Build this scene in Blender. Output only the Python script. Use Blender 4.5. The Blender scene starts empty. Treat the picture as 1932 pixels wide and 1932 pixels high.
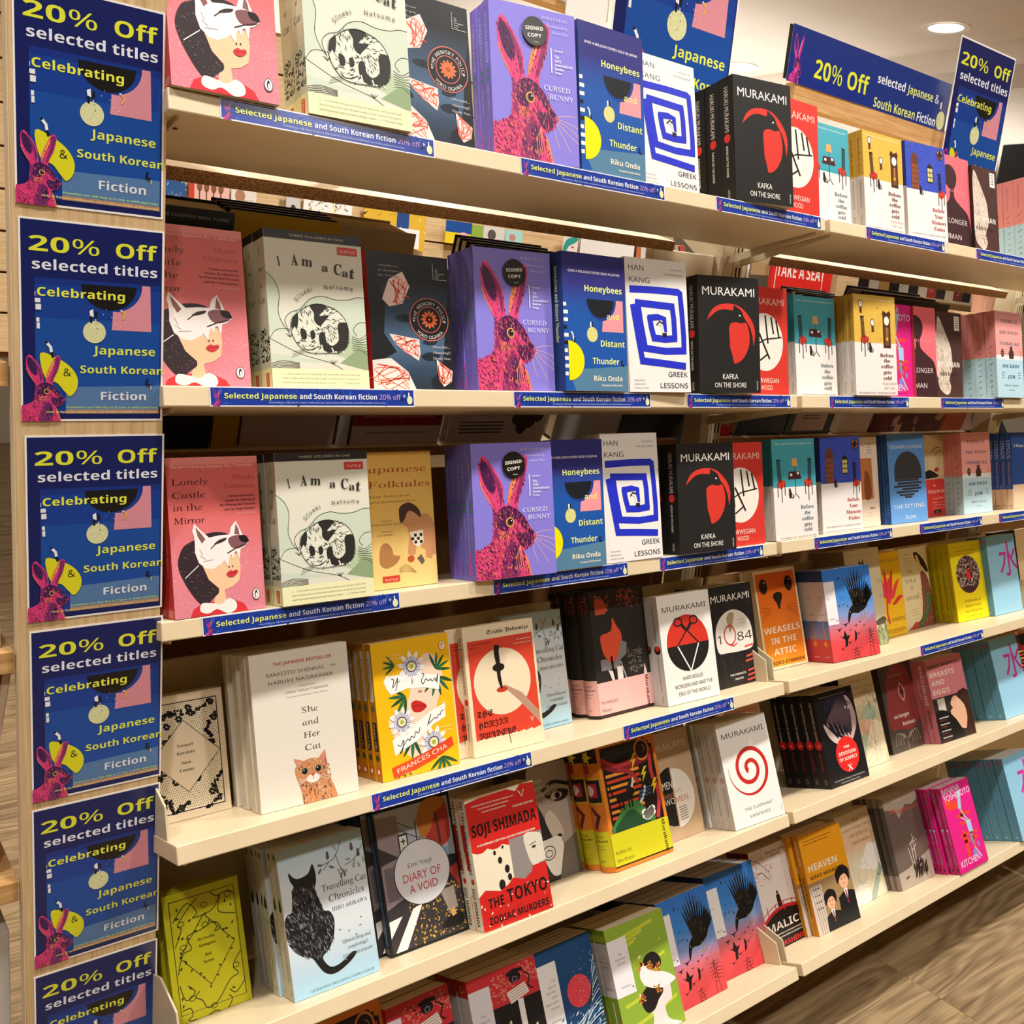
# A bookshop gondola of Japanese and Korean fiction, built with bpy for Blender 4.5
import bpy, math, random, os
from mathutils import Vector, Matrix
random.seed(7)
PI = math.pi
scene = bpy.context.scene
COL = scene.collection

# ------------------------------------------------------------------ camera
CAMC = Vector((-0.38506, -1.13419, 1.43895))
R_, U_, W_ = [Vector(v) for v in [(0.7894833, -0.6072868, 0.0889883), (0.0627432, 0.224079, 0.9725492), (0.6105567, 0.7622279, -0.2150097)]]
FPX = 1864.43
cam = bpy.data.cameras.new('camera')
cam.sensor_width = 36.0
cam.lens = FPX / 1932.0 * 36.0
cam.clip_start = 0.02
cam.clip_end = 60
camo = bpy.data.objects.new('camera', cam)
COL.objects.link(camo)
camo.matrix_world = Matrix(((R_.x, U_.x, -W_.x, CAMC.x), (R_.y, U_.y, -W_.y, CAMC.y), (R_.z, U_.z, -W_.z, CAMC.z), (0, 0, 0, 1)))
scene.camera = camo

def at(px, py, x=None, y=None, z=None):
    """the point of the room seen at a pixel, on a plane of given x, y or z"""
    d = W_ + R_ * ((px - 966) / FPX) - U_ * ((py - 966) / FPX)
    if y is not None: t = (y - CAMC.y) / d.y
    elif z is not None: t = (z - CAMC.z) / d.z
    else: t = (x - CAMC.x) / d.x
    return CAMC + d * t

# ------------------------------------------------------------------ world, exposure, lights
world = bpy.data.worlds.new('world')
scene.world = world
world.use_nodes = True
world.node_tree.nodes['Background'].inputs[0].default_value = (1.0, 0.86, 0.70, 1)
world.node_tree.nodes['Background'].inputs[1].default_value = 0.05
vs = scene.view_settings
vs.view_transform = 'Standard'
vs.look = 'None'
vs.gamma = 1.0
vs.use_curve_mapping = False
vs.exposure = 0.0
CEIL = 2.95

def area(name, loc, sx, sy, power, col=(1, 0.90, 0.78), rot=(0, 0, 0), spread=PI):
    l = bpy.data.lights.new(name, 'AREA')
    l.shape = 'RECTANGLE'
    l.size = sx
    l.size_y = sy
    l.energy = power
    l.color = col
    l.spread = spread
    o = bpy.data.objects.new(name, l)
    COL.objects.link(o)
    o.location = loc
    o.rotation_euler = rot
    return o
WARM = (1.0, 0.955, 0.895)
def downlight(x, y, power, size=0.16, name='downlight_lamp'):
    l = bpy.data.lights.new(name, 'AREA')
    l.shape = 'DISK'
    l.size = size
    l.energy = power
    l.color = WARM
    l.spread = 2.2
    o = bpy.data.objects.new(name, l)
    COL.objects.link(o)
    o.location = (x, y, CEIL - 0.012)
    return o
for xx in (-1.1, 0.1, 1.3, 2.5, 3.7):
    downlight(xx, -0.45, 15.5)
for xx in (-1.0, 1.2, 3.4, 5.6):
    downlight(xx, -1.7, 21)
for xx in (-0.5, 1.5, 3.2, 5.2, 7.2):
    downlight(xx, 1.6, 18)
for xx in (-0.4, 0.8, 2.0, 3.2):  # unseen row added to brighten the far-side book tops
    downlight(xx, 0.85, 14)

# unseen fill lights without fixtures, added facing up to brighten the ceiling
for xx, yy in ((4.2, 3.4), (7.4, 3.4), (2.2, 5.2), (6.0, 6.0)):
    area('ceiling_fill_light', (xx, yy, 2.30), 2.6, 1.6, 26, WARM, (PI, 0, 0))

# ------------------------------------------------------------------ materials
def C(h, a=1.0):
    h = h.lstrip('#')
    out = []
    for i in (0, 2, 4):
        v = int(h[i:i + 2], 16) / 255
        out.append(v / 12.92 if v <= 0.04045 else ((v + 0.055) / 1.055) ** 2.4)
    return (out[0], out[1], out[2], 1.0)

def newmat(name, rough=0.5, spec=0.4, col=(0.8, 0.8, 0.8, 1)):
    m = bpy.data.materials.new(name)
    m.use_nodes = True
    b = m.node_tree.nodes['Principled BSDF']
    b.inputs['Roughness'].default_value = rough
    b.inputs['Specular IOR Level'].default_value = spec
    b.inputs['Base Color'].default_value = col
    return m, m.node_tree, b

def nd(nt, t, **kw):
    n = nt.nodes.new(t)
    for k, v in kw.items():
        setattr(n, k, v)
    return n

def ramp(nt, fac, stops):
    r = nd(nt, 'ShaderNodeValToRGB')
    cr = r.color_ramp
    while len(cr.elements) < len(stops): cr.elements.new(0.5)
    for e, (p, c) in zip(cr.elements, stops):
        e.position = p
        e.color = C(c) if isinstance(c, str) else c
    nt.links.new(fac, r.inputs[0])
    return r.outputs[0]

def coords(nt, scale=(1, 1, 1), kind='Object', rot=(0, 0, 0)):
    tc = nd(nt, 'ShaderNodeTexCoord')
    mp = nd(nt, 'ShaderNodeMapping')
    mp.inputs['Scale'].default_value = scale
    mp.inputs['Rotation'].default_value = rot
    nt.links.new(tc.outputs[kind], mp.inputs[0])
    return mp.outputs[0]

def noise(nt, vec, scale, detail=4, rough=0.6):
    n = nd(nt, 'ShaderNodeTexNoise')
    n.inputs['Scale'].default_value = scale
    n.inputs['Detail'].default_value = detail
    n.inputs['Roughness'].default_value = rough
    nt.links.new(vec, n.inputs['Vector'])
    return n.outputs[0]

def bump(nt, b, h, strength=0.2, dist=0.001):
    n = nd(nt, 'ShaderNodeBump')
    n.inputs['Strength'].default_value = strength
    n.inputs['Distance'].default_value = dist
    nt.links.new(h, n.inputs['Height'])
    nt.links.new(n.outputs[0], b.inputs['Normal'])

def mat_print(name, rough, spec, coat=0.0):
    m, nt, b = newmat(name, rough, spec)
    a = nd(nt, 'ShaderNodeAttribute', attribute_name='col')
    v = coords(nt)
    n = noise(nt, v, 900, 2)
    r = ramp(nt, n, [(0.3, (0.95, 0.95, 0.95, 1)), (0.7, (1, 1, 1, 1))])
    mx = nd(nt, 'ShaderNodeMix', data_type='RGBA', blend_type='MULTIPLY')
    mx.inputs[0].default_value = 1.0
    nt.links.new(a.outputs['Color'], mx.inputs[6])
    nt.links.new(r, mx.inputs[7])
    nt.links.new(mx.outputs[2], b.inputs['Base Color'])
    b.inputs['Coat Weight'].default_value = coat
    b.inputs['Coat Roughness'].default_value = 0.25
    return m
M_PRINT = mat_print('printed_card', 0.42, 0.35)
M_GLOSS = mat_print('glossy_print', 0.3, 0.5, 0.15)

def mat_pages(name, c1, c2):
    m, nt, b = newmat(name, 0.9, 0.1)
    v = coords(nt, (1, 1, 1))
    sp = nd(nt, 'ShaderNodeSeparateXYZ')
    nt.links.new(v, sp.inputs[0])
    w = nd(nt, 'ShaderNodeTexNoise')
    w.inputs['Scale'].default_value = 1.0
    w.inputs['Detail'].default_value = 1
    mp = nd(nt, 'ShaderNodeMapping')
    mp.inputs['Scale'].default_value = (4, 1500, 4)
    tc = nd(nt, 'ShaderNodeTexCoord')
    nt.links.new(tc.outputs['Object'], mp.inputs[0])
    nt.links.new(mp.outputs[0], w.inputs['Vector'])
    r = ramp(nt, w.outputs[0], [(0.3, c2), (0.65, c1)])
    nt.links.new(r, b.inputs['Base Color'])
    bump(nt, b, w.outputs[0], 0.3, 0.0004)
    return m
M_PAGES = mat_pages('paper_pages', '#f1e4cc', '#c9b795')
M_PAGESD = mat_pages('yellowed_pages', '#dcc59c', '#a98f66')
M_PAGESW = mat_pages('white_pages', '#eeeae4', '#a8a29c')

def mat_laminate():
    m, nt, b = newmat('beige_laminate', 0.38, 0.45)
    v = coords(nt, (1, 1, 1))
    n = noise(nt, v, 14, 5)
    r = ramp(nt, n, [(0.3, '#dfcba6'), (0.7, '#e5d2b0')])
    nt.links.new(r, b.inputs['Base Color'])
    return m
M_LAM = mat_laminate()

def mat_wood(name, c1, c2, c3, axis='Z', sc=1.0, rough=0.5):
    m, nt, b = newmat(name, rough, 0.35)
    s = {'Z': (60, 60, 2.2), 'X': (2.2, 60, 60), 'Y': (60, 2.2, 60)}[axis]
    v = coords(nt, tuple(q * sc for q in s))
    n = noise(nt, v, 1.6, 6, 0.65)
    v2 = coords(nt, tuple(q * sc * 3.5 for q in s))
    n2 = noise(nt, v2, 1.5, 3, 0.6)
    mx = nd(nt, 'ShaderNodeMath', operation='MULTIPLY_ADD')
    nt.links.new(n2, mx.inputs[0])
    mx.inputs[1].default_value = 0.45
    ad = nd(nt, 'ShaderNodeMath', operation='MULTIPLY')
    nt.links.new(n, ad.inputs[0])
    ad.inputs[1].default_value = 0.6
    nt.links.new(ad.outputs[0], mx.inputs[2])
    r = ramp(nt, mx.outputs[0], [(0.33, c3), (0.5, c2), (0.66, c1)])
    nt.links.new(r, b.inputs['Base Color'])
    bump(nt, b, mx.outputs[0], 0.15, 0.0006)
    return m
M_OAK = mat_wood('oak_laminate', '#d9bd93', '#c9a97c', '#ae8c60', 'Z')
M_OAKX = mat_wood('oak_laminate_lengthways', '#d8b27c', '#c79a62', '#a97c47', 'X')
M_OAKSLAT = mat_wood('pale_oak', '#dcc29a', '#cfb185', '#b89468', 'X')

def mat_chip():
    m, nt, b = newmat('chipboard', 0.85, 0.15)
    v = coords(nt, (1, 1, 2.2))
    vo = nd(nt, 'ShaderNodeTexVoronoi')
    vo.inputs['Scale'].default_value = 420
    nt.links.new(v, vo.inputs['Vector'])
    n = noise(nt, v, 180, 6, 0.8)
    ad = nd(nt, 'ShaderNodeMath', operation='MULTIPLY')
    nt.links.new(vo.outputs['Distance'], ad.inputs[0])
    nt.links.new(n, ad.inputs[1])
    r = ramp(nt, ad.outputs[0], [(0.08, '#4a2e1a'), (0.18, '#8a6040'), (0.32, '#b88e64')])
    nt.links.new(r, b.inputs['Base Color'])
    bump(nt, b, n, 0.5, 0.001)
    return m
M_CHIP = mat_chip()
M_STEEL, _, _b = newmat('beige_enamelled_steel', 0.4, 0.5, C('#cdbf9f'))
M_DARK, _, _b = newmat('dark_slot', 0.8, 0.1, C('#120d0a'))
M_BLACK, _, _b = newmat('black_plastic', 0.45, 0.4, C('#17171a'))
M_WHITE, _, _b = newmat('white_card', 0.6, 0.3, C('#efece6'))
M_BOARD = newmat('brown_backing_board', 0.7, 0.2, C('#8a6238'))[0]
M_BOARDL = newmat('beige_back_board', 0.55, 0.3, C('#dcc59c'))[0]
M_METAL, _, _b = newmat('brushed_metal', 0.3, 0.5, C('#b8b4ae'))
_b.inputs['Metallic'].default_value = 1.0

def mat_floor():
    m, nt, b = newmat('oak_vinyl_plank', 0.45, 0.35)
    oi = nd(nt, 'ShaderNodeObjectInfo')
    tc = nd(nt, 'ShaderNodeTexCoord')
    ml = nd(nt, 'ShaderNodeMath', operation='MULTIPLY')
    nt.links.new(oi.outputs['Random'], ml.inputs[0])
    ml.inputs[1].default_value = 37.0
    cb = nd(nt, 'ShaderNodeCombineXYZ')
    nt.links.new(ml.outputs[0], cb.inputs[0]); nt.links.new(ml.outputs[0], cb.inputs[1])
    va = nd(nt, 'ShaderNodeVectorMath', operation='ADD')
    nt.links.new(tc.outputs['Object'], va.inputs[0]); nt.links.new(cb.outputs[0], va.inputs[1])
    def mapped(s):
        mp = nd(nt, 'ShaderNodeMapping')
        mp.inputs['Scale'].default_value = s
        nt.links.new(va.outputs[0], mp.inputs[0])
        return mp.outputs[0]
    # cathedral grain: contour lines of a long soft noise
    big = noise(nt, mapped((1.3, 9.0, 1)), 1.0, 2, 0.4)
    k = nd(nt, 'ShaderNodeMath', operation='MULTIPLY')
    nt.links.new(big, k.inputs[0]); k.inputs[1].default_value = 95.0
    s_ = nd(nt, 'ShaderNodeMath', operation='SINE')
    nt.links.new(k.outputs[0], s_.inputs[0])
    fine = noise(nt, mapped((4, 150, 4)), 1.0, 5, 0.7)
    mid = noise(nt, mapped((1.6, 26, 2)), 1.0, 4, 0.6)
    def mad(a, f, c):
        n = nd(nt, 'ShaderNodeMath', operation='MULTIPLY_ADD')
        nt.links.new(a, n.inputs[0]); n.inputs[1].default_value = f
        if isinstance(c, float): n.inputs[2].default_value = c
        else: nt.links.new(c, n.inputs[2])
        return n.outputs[0]
    t = mad(s_.outputs[0], 0.05, mad(fine, 0.42, mad(mid, 0.40, 0.09)))
    r = ramp(nt, t, [(0.34, '#55442f'), (0.47, '#7e684b'), (0.58, '#99815f'), (0.70, '#a8906c')])
    nt.links.new(r, b.inputs['Base Color'])
    bump(nt, b, t, 0.25, 0.001)
    return m
M_FLOOR = mat_floor()

def mat_plain(name, h, rough=0.8):
    m, nt, b = newmat(name, rough, 0.2, C(h))
    v = coords(nt)
    n = noise(nt, v, 5, 4)
    c = C(h)
    r = ramp(nt, n, [(0.3, tuple(q * 0.96 for q in c[:3]) + (1,)), (0.7, c)])
    nt.links.new(r, b.inputs['Base Color'])
    return m
M_CEIL = mat_plain('ceiling_paint', '#e6dccf')
M_WALL = mat_plain('wall_paint', '#cfcac2')

# ------------------------------------------------------------------ object helpers
def put(o, name=None, label=None, cat=None, group=None, kind=None):
    if label: o['label'] = label
    if cat: o['category'] = cat
    if group: o['group'] = group
    if kind: o['kind'] = kind
    return o

def meshobj(name, verts, faces, mats, parent=None, mi=None, cols=None, smooth=False, bevel=0):
    me = bpy.data.meshes.new(name)
    me.from_pydata(verts, [], faces)
    if not isinstance(mats, (list, tuple)): mats = [mats]
    for m in mats: me.materials.append(m)
    if mi:
        for p, i in zip(me.polygons, mi): p.material_index = i
    if cols is not None:
        ca = me.color_attributes.new('col', 'FLOAT_COLOR', 'CORNER')
        flat = []
        for p, c in zip(faces, cols):
            if isinstance(c[0], (tuple, list)):
                for q in c: flat += q
            else:
                flat += list(c) * len(p)
        ca.data.foreach_set('color', flat)
    if smooth: me.shade_smooth()
    o = bpy.data.objects.new(name, me)
    COL.objects.link(o)
    if parent: o.parent = parent
    if bevel:
        b = o.modifiers.new('bevel', 'BEVEL')
        b.width = bevel
        b.segments = 2
        b.limit_method = 'ANGLE'
    return o

def boxv(x0, x1, y0, y1, z0, z1):
    v = [(x0, y0, z0), (x1, y0, z0), (x1, y1, z0), (x0, y1, z0), (x0, y0, z1), (x1, y0, z1), (x1, y1, z1), (x0, y1, z1)]
    f = [(0, 3, 2, 1), (4, 5, 6, 7), (0, 1, 5, 4), (1, 2, 6, 5), (2, 3, 7, 6), (3, 0, 4, 7)]
    return v, f

def box(name, x0, x1, y0, y1, z0, z1, mat, parent=None, bevel=0.0):
    v, f = boxv(x0, x1, y0, y1, z0, z1)
    return meshobj(name, v, f, mat, parent, bevel=bevel)

def merge(parts):
    V, Fc = [], []
    for v, f in parts:
        n = len(V)
        V += v
        Fc += [tuple(i + n for i in q) for q in f]
    return V, Fc

def empty(name, loc=(0, 0, 0), mw=None):
    o = bpy.data.objects.new(name, None)
    o.empty_display_size = 0.02
    COL.objects.link(o)
    if mw is not None: o.matrix_world = mw
    else: o.location = loc
    return o
# ------------------------------------------------------------------ flat print drawn as thin layered shapes
FONTS = {}
try:
    _fd = os.path.join(bpy.utils.resource_path('LOCAL'), 'datafiles', 'fonts')
    FONTS['math'] = bpy.data.fonts.load(os.path.join(_fd, 'NotoSansMath-Regular.woff2'))
except Exception:
    pass
BASES = {'s': (0x1D400, 0x1D41A, 0x1D7CE), 'i': (0x1D434, 0x1D44E, None), 'u': (0x1D434, 0x1D44E, None), 'b': (0x1D5D4, 0x1D5EE, 0x1D7EC),
         'k': (0x1D56C, 0x1D586, None), 'c': (0x1D4D0, 0x1D4EA, None), 'n': (0x1D5A0, 0x1D5BA, 0x1D7E2), 'm': (0x1D670, 0x1D68A, 0x1D7F6)}
GC = {}
def glyphs(s, font):
    """2-D mesh (verts, faces, width) of a line of lettering at font size 1"""
    key = (s, font)
    if key in GC: return GC[key]
    body = s
    if font in BASES:
        up, lo, dg = BASES[font]
        o = ''
        for ch in s:
            if 'A' <= ch <= 'Z': ch = chr(up + ord(ch) - 65)
            elif ch == 'h' and font in 'iu': ch = '\u210e'
            elif 'a' <= ch <= 'z': ch = chr(lo + ord(ch) - 97)
            elif dg and '0' <= ch <= '9': ch = chr(dg + ord(ch) - 48)
            o += ch
        body = o
    c = bpy.data.curves.new('lettering', 'FONT')
    c.body = body
    if font in BASES and 'math' in FONTS: c.font = FONTS['math']
    c.resolution_u = 2
    if font == 'u': c.shear = -0.21
    if font == 'h': c.offset = 0.006
    o = bpy.data.objects.new('lettering', c)
    me = o.to_mesh()
    vs_ = [(v.co.x, v.co.y) for v in me.vertices]
    fs = [tuple(p.vertices) for p in me.polygons]
    o.to_mesh_clear()
    bpy.data.objects.remove(o)
    bpy.data.curves.remove(c)
    if vs_:
        x0 = min(v[0] for v in vs_); x1 = max(v[0] for v in vs_)
    else: x0 = x1 = 0
    GC[key] = (vs_, fs, x0, x1)
    return GC[key]

def clip(pts, cols, box_):
    """cut a polygon to the sheet"""
    x0, y0, x1, y1 = box_
    P = list(zip(pts, cols))
    for ax, lim, sg in ((0, x0, 1), (0, x1, -1), (1, y0, 1), (1, y1, -1)):
        if not P: break
        out = []
        for i in range(len(P)):
            (a, ca), (b, cb) = P[i - 1], P[i]
            da = (a[ax] - lim) * sg
            db = (b[ax] - lim) * sg
            if (da >= 0) != (db >= 0):
                t = da / (da - db)
                q = (a[0] + (b[0] - a[0]) * t, a[1] + (b[1] - a[1]) * t)
                out.append((q, tuple(ca[k] + (cb[k] - ca[k]) * t for k in range(4))))
            if db >= 0: out.append((b, cb))
        P = out
    return [p[0] for p in P], [p[1] for p in P]

def inbox(p, b):
    return b[0] <= p[0] <= b[2] and b[1] <= p[1] <= b[3]

LAY = 2.5e-5
class Art:
    """drawing on a sheet w x h metres; coordinates in sheet widths, x right, y down"""
    def __init__(s, w, h, off=0.0, full=None, href=None):
        s.w, s.h = w, h
        s.u = full or w          # length of one drawing unit
        s.uy = h / href if href else s.u
        s.off = off              # part of the drawing cut away at the left
        s.V, s.F, s.K = [], [], []
        s.n = 1
        s.H = h / s.uy
        s.tf = None
    def lay(s, k=1): s.n += k
    def _add(s, pts, cols, up=True):
        if s.tf: pts = [s.tf(p) for p in pts]
        pts = [(p[0] * s.u - s.off, p[1] * s.uy) for p in pts]
        bx = (0, 0, s.w, s.h)
        if not all(inbox(p, bx) for p in pts):
            pts, cols = clip(pts, cols, bx)
        if len(pts) < 3: return
        n = len(s.V)
        z = s.n * LAY
        for p in pts: s.V.append((p[0], s.h - p[1], z))
        s.F.append(tuple(range(n, n + len(pts))))
        s.K.append([tuple(c) for c in cols])
    def poly(s, pts, col, lay=True):
        c = C(col)
        s._add(pts, [c] * len(pts))
        if lay: s.n += 1
    def rect(s, x0, y0, x1, y1, col, lay=True):
        s.poly([(x0, y0), (x1, y0), (x1, y1), (x0, y1)], col, lay)
    def grad(s, x0, y0, x1, y1, stops):
        """stops: (y fraction, colour) list from top to bottom"""
        for (a, ca), (b, cb) in zip(stops, stops[1:]):
            ya = y0 + (y1 - y0) * a; yb = y0 + (y1 - y0) * b
            c1, c2 = C(ca), C(cb)
            s._add([(x0, ya), (x1, ya), (x1, yb), (x0, yb)], [c1, c1, c2, c2])
        s.n += 1
    def ell(s, cx, cy, rx, ry, col, n=28, a0=0, a1=2 * PI, lay=True, rot=0):
        pts = []
        for i in range(n + (0 if a1 - a0 >= 2 * PI - 1e-6 else 1)):
            t = a0 + (a1 - a0) * i / n
            x, y = rx * math.cos(t), ry * math.sin(t)
            pts.append((cx + x * math.cos(rot) - y * math.sin(rot), cy + x * math.sin(rot) + y * math.cos(rot)))
        s.poly(pts, col, lay)
    def ring(s, cx, cy, rx, ry, wd, col, n=32, a0=0, a1=2 * PI):
        pts = [(cx + rx * math.cos(a0 + (a1 - a0) * i / n), cy + ry * math.sin(a0 + (a1 - a0) * i / n)) for i in range(n + 1)]
        s.line(pts, wd, col)
    def line(s, pts, wd, col, taper=False, lay=True):
        """wd: stroke width, or a list with one width per point"""
        c = C(col)
        n = len(pts)
        L, Rr = [], []
        for i in range(n):
            a = pts[max(0, i - 1)]; b = pts[min(n - 1, i + 1)]
            dx, dy = b[0] - a[0], b[1] - a[1]
            d = math.hypot(dx, dy) or 1
            w_ = wd[i] if isinstance(wd, (list, tuple)) else wd
            if taper: w_ *= 1 - 0.85 * i / (n - 1)
            ox, oy = -dy / d * w_ / 2, dx / d * w_ / 2
            L.append((pts[i][0] + ox, pts[i][1] + oy)); Rr.append((pts[i][0] - ox, pts[i][1] - oy))
        for i in range(n - 1):
            s._add([L[i], L[i + 1], Rr[i + 1], Rr[i]], [c] * 4)
        if lay: s.n += 1
    def curve(s, pts, wd, col, n=6, taper=False, lay=True):
        s.line(spline(pts, n), wd, col, taper, lay)
    def text(s, t, x, y, size, col, font='r', al='l', fit=None, rot=0, lay=True, sy=1.0):
        """y is the baseline"""
        vs_, fs, x0, x1 = glyphs(t, font)
        if not vs_: return
        c = C(col)
        sx = size
        if fit: sx = fit / (x1 - x0)
        wd = (x1 - x0) * sx
        ox = {'l': 0, 'c': -wd / 2, 'r': -wd}[al]
        ca, sa = math.cos(rot), math.sin(rot)
        P = []
        for v in vs_:
            px = (v[0] - x0) * sx + ox
            py = -v[1] * size * sy
            P.append((x + px * ca - py * sa, y + px * sa + py * ca))
        if s.tf: P = [s.tf(p) for p in P]
        M = [(p[0] * s.u - s.off, p[1] * s.uy) for p in P]
        bx = (0, 0, s.w, s.h)
        z = s.n * LAY
        if all(inbox(p, bx) for p in M):
            n = len(s.V)
            s.V += [(p[0], s.h - p[1], z) for p in M]
            s.F += [tuple(i + n for i in f) for f in fs]
            s.K += [c] * len(fs)
        else:
            for f in fs:
                pts = [M[i] for i in f]
                q, cc = clip(pts, [c] * len(pts), bx)
                if len(q) >= 3:
                    n = len(s.V)
                    s.V += [(p[0], s.h - p[1], z) for p in q]
                    s.F.append(tuple(range(n, n + len(q))))
                    s.K.append(c)
        if lay: s.n += 1
    def lines(s, ls, x, y, dy, size, col, font='r', al='l', fit=None):
        for i, t in enumerate(ls):
            if t: s.text(t, x, y + i * dy, size, col, font, al, fit, lay=False)
        s.n += 1
    def arctext(s, t, cx, cy, r, a_mid, size, col, font='r', gap=1.0, inward=False):
        """lettering round a circle; angles clockwise from the top"""
        ws = []
        for ch in t:
            if ch == ' ': ws.append(0.28 * size * gap); continue
            g = glyphs(ch, font)
            ws.append((g[3] - g[2] + 0.10) * size * gap)
        tot = sum(ws)
        pos = -tot / 2
        for ch, w_ in zip(t, ws):
            m = pos + w_ / 2
            pos += w_
            if ch == ' ': continue
            if not inward:
                a = a_mid + m / r
                s.text(ch, cx + r * math.sin(a), cy - r * math.cos(a), size, col, font, 'c', rot=a, lay=False)
            else:
                a = a_mid - m / r
                s.text(ch, cx + r * math.sin(a), cy - r * math.cos(a), size, col, font, 'c', rot=a + PI, lay=False)
        s.n += 1
    def specks(s, x0, y0, x1, y1, n, size, cols, test=None, seed=1, asp=1.0, ang=None):
        rd = random.Random(seed)
        k = 0
        for _ in range(n * 6):
            if k >= n: break
            x = rd.uniform(x0, x1); y = rd.uniform(y0, y1)
            if test and not test(x, y): continue
            k += 1
            r = size * rd.uniform(0.5, 1.2)
            a = rd.uniform(0, PI) if ang is None else ang(x, y) + rd.uniform(-.35, .35)
            dx, dy = math.cos(a) * r * asp, math.sin(a) * r * asp
            ex, ey = -math.sin(a) * r, math.cos(a) * r
            c = C(rd.choice(cols))
            s._add([(x - dx, y - dy), (x + ex * .5, y + ey * .5), (x + dx, y + dy), (x - ex * .5, y - ey * .5)], [c] * 4)
        s.n += 1

def spline(pts, n=6, closed=False):
    out = []
    m = len(pts)
    rng = range(m) if closed else range(m - 1)
    for i in rng:
        if closed:
            p0, p1, p2, p3 = pts[i - 1], pts[i], pts[(i + 1) % m], pts[(i + 2) % m]
        else:
            p0, p1, p2, p3 = pts[max(0, i - 1)], pts[i], pts[i + 1], pts[min(m - 1, i + 2)]
        for k in range(n):
            t = k / n
            out.append(tuple(0.5 * (2 * p1[j] + (p2[j] - p0[j]) * t + (2 * p0[j] - 5 * p1[j] + 4 * p2[j] - p3[j]) * t * t + (3 * p1[j] - p0[j] - 3 * p2[j] + p3[j]) * t ** 3) for j in (0, 1)))
    if not closed: out.append(pts[-1])
    return out

def inside(poly):
    def f(x, y):
        c = False
        j = len(poly) - 1
        for i in range(len(poly)):
            xi, yi = poly[i]; xj, yj = poly[j]
            if (yi > y) != (yj > y) and x < (xj - xi) * (y - yi) / (yj - yi) + xi: c = not c
            j = i
        return c
    return f

def affine(sx, sy, ox, oy):
    return lambda p: (p[0] * sx + ox, p[1] * sy + oy)
def persp_in(base, sx, sy, ox, oy):
    return lambda p: base((p[0] * sx + ox, p[1] * sy + oy)) if base else (p[0] * sx + ox, p[1] * sy + oy)

class SpineArt(Art):
    """spine sheet: x 0..1 across (1 = front edge), y 0..1 down the height"""
    def __init__(s, t, h):
        super().__init__(t, h)
        s.u = s.uy = 1.0
        s.H = h
        s.t = t
    def bar(s, y0, y1, col, x0=0, x1=1):
        s.rect(x0 * s.t, y0 * s.h, x1 * s.t, y1 * s.h, col)
    def word(s, txt, y0, y1, frac, col, font='r', xc=0.5):
        g = glyphs(txt, font)
        if not g[0]: return
        size = frac * s.t / 0.7
        ln = (y1 - y0) * s.h
        fit = ln
        s.text(txt, (xc - frac / 2) * s.t, (y0) * s.h, size, col, font, 'l', fit, rot=PI / 2)
    def across(s, txt, y, frac, col, font='r'):
        s.text(txt, 0.5 * s.t, y * s.h, frac * s.t, col, font, 'c')
    def blob(s, x, y, r, col):
        s.ell(x * s.t, y * s.h, r * s.t, r * s.t, col, n=14)

def art_mesh(name, a, kind, mat, parent, base, thick=0.0005, curve=0.0):
    """turn a drawing into a printed sheet: kind front (faces -y) or side (faces -x)"""
    w, h = a.w, a.h
    V, Fc, K = [], [], []
    bc = C(base)
    if kind == 'front':
        v, f = boxv(0, w, 0, thick, 0, h)
        V += v; Fc += f; K += [bc] * 6
        n = len(V)
        V += [(x, -z, y) for x, y, z in a.V]
    else:
        v, f = boxv(0, thick, 0, w, 0, h)
        if curve:
            v = []
            f = []
            m = 8
            for i in range(m + 1):
                q = i / m
                bx = -curve * math.sin(PI * q)
                v += [(bx, q * w, 0), (bx, q * w, h), (bx + thick + curve * 0.0 + 0.002, q * w, 0), (bx + thick + 0.002, q * w, h)]
            for i in range(m):
                p = i * 4; r = p + 4
                f += [(p, p + 1, r + 1, r), (p + 2, r + 2, r + 3, p + 3), (p + 1, p + 3, r + 3, r + 1), (p, r, r + 2, p + 2)]
        V += v; Fc += f; K += [bc] * len(f)
        if curve:
            nv, nf, nk = [], [], []
            for fc_, kc_ in zip(a.F, a.K):
                pts = [a.V[i][:2] for i in fc_]; z = a.V[fc_[0]][2]
                cs = kc_ if isinstance(kc_[0], (tuple, list)) else [kc_] * len(pts)
                lo = min(p[0] for p in pts); hi = max(p[0] for p in pts)
                for j in range(8):
                    b0, b1 = w * j / 8, w * (j + 1) / 8
                    if hi <= b0 or lo >= b1: continue
                    q, qc = clip(pts, cs, (b0, -1, b1, 9))
                    if len(q) > 2:
                        nf.append(tuple(range(len(nv), len(nv) + len(q)))); nk.append(qc); nv += [(x_, y_, z) for x_, y_ in q]
            a.V, a.F, a.K = nv, nf, nk
        n = len(V)
        def bulge(x):
            if not curve: return 0  # board added in the dark void to keep far room light out
            q = min(1, max(0, (w - x) / w)) * 8; i = min(7, int(q)); f_ = q - i
            return curve * (math.sin(PI * i / 8) * (1 - f_) + math.sin(PI * (i + 1) / 8) * f_)
        V += [(-z - bulge(x), w - x, y) for x, y, z in a.V]
    Fc += [tuple(i + n for i in q) for q in a.F]
    K += a.K
    return meshobj(name, V, Fc, mat, parent, cols=K)
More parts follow.
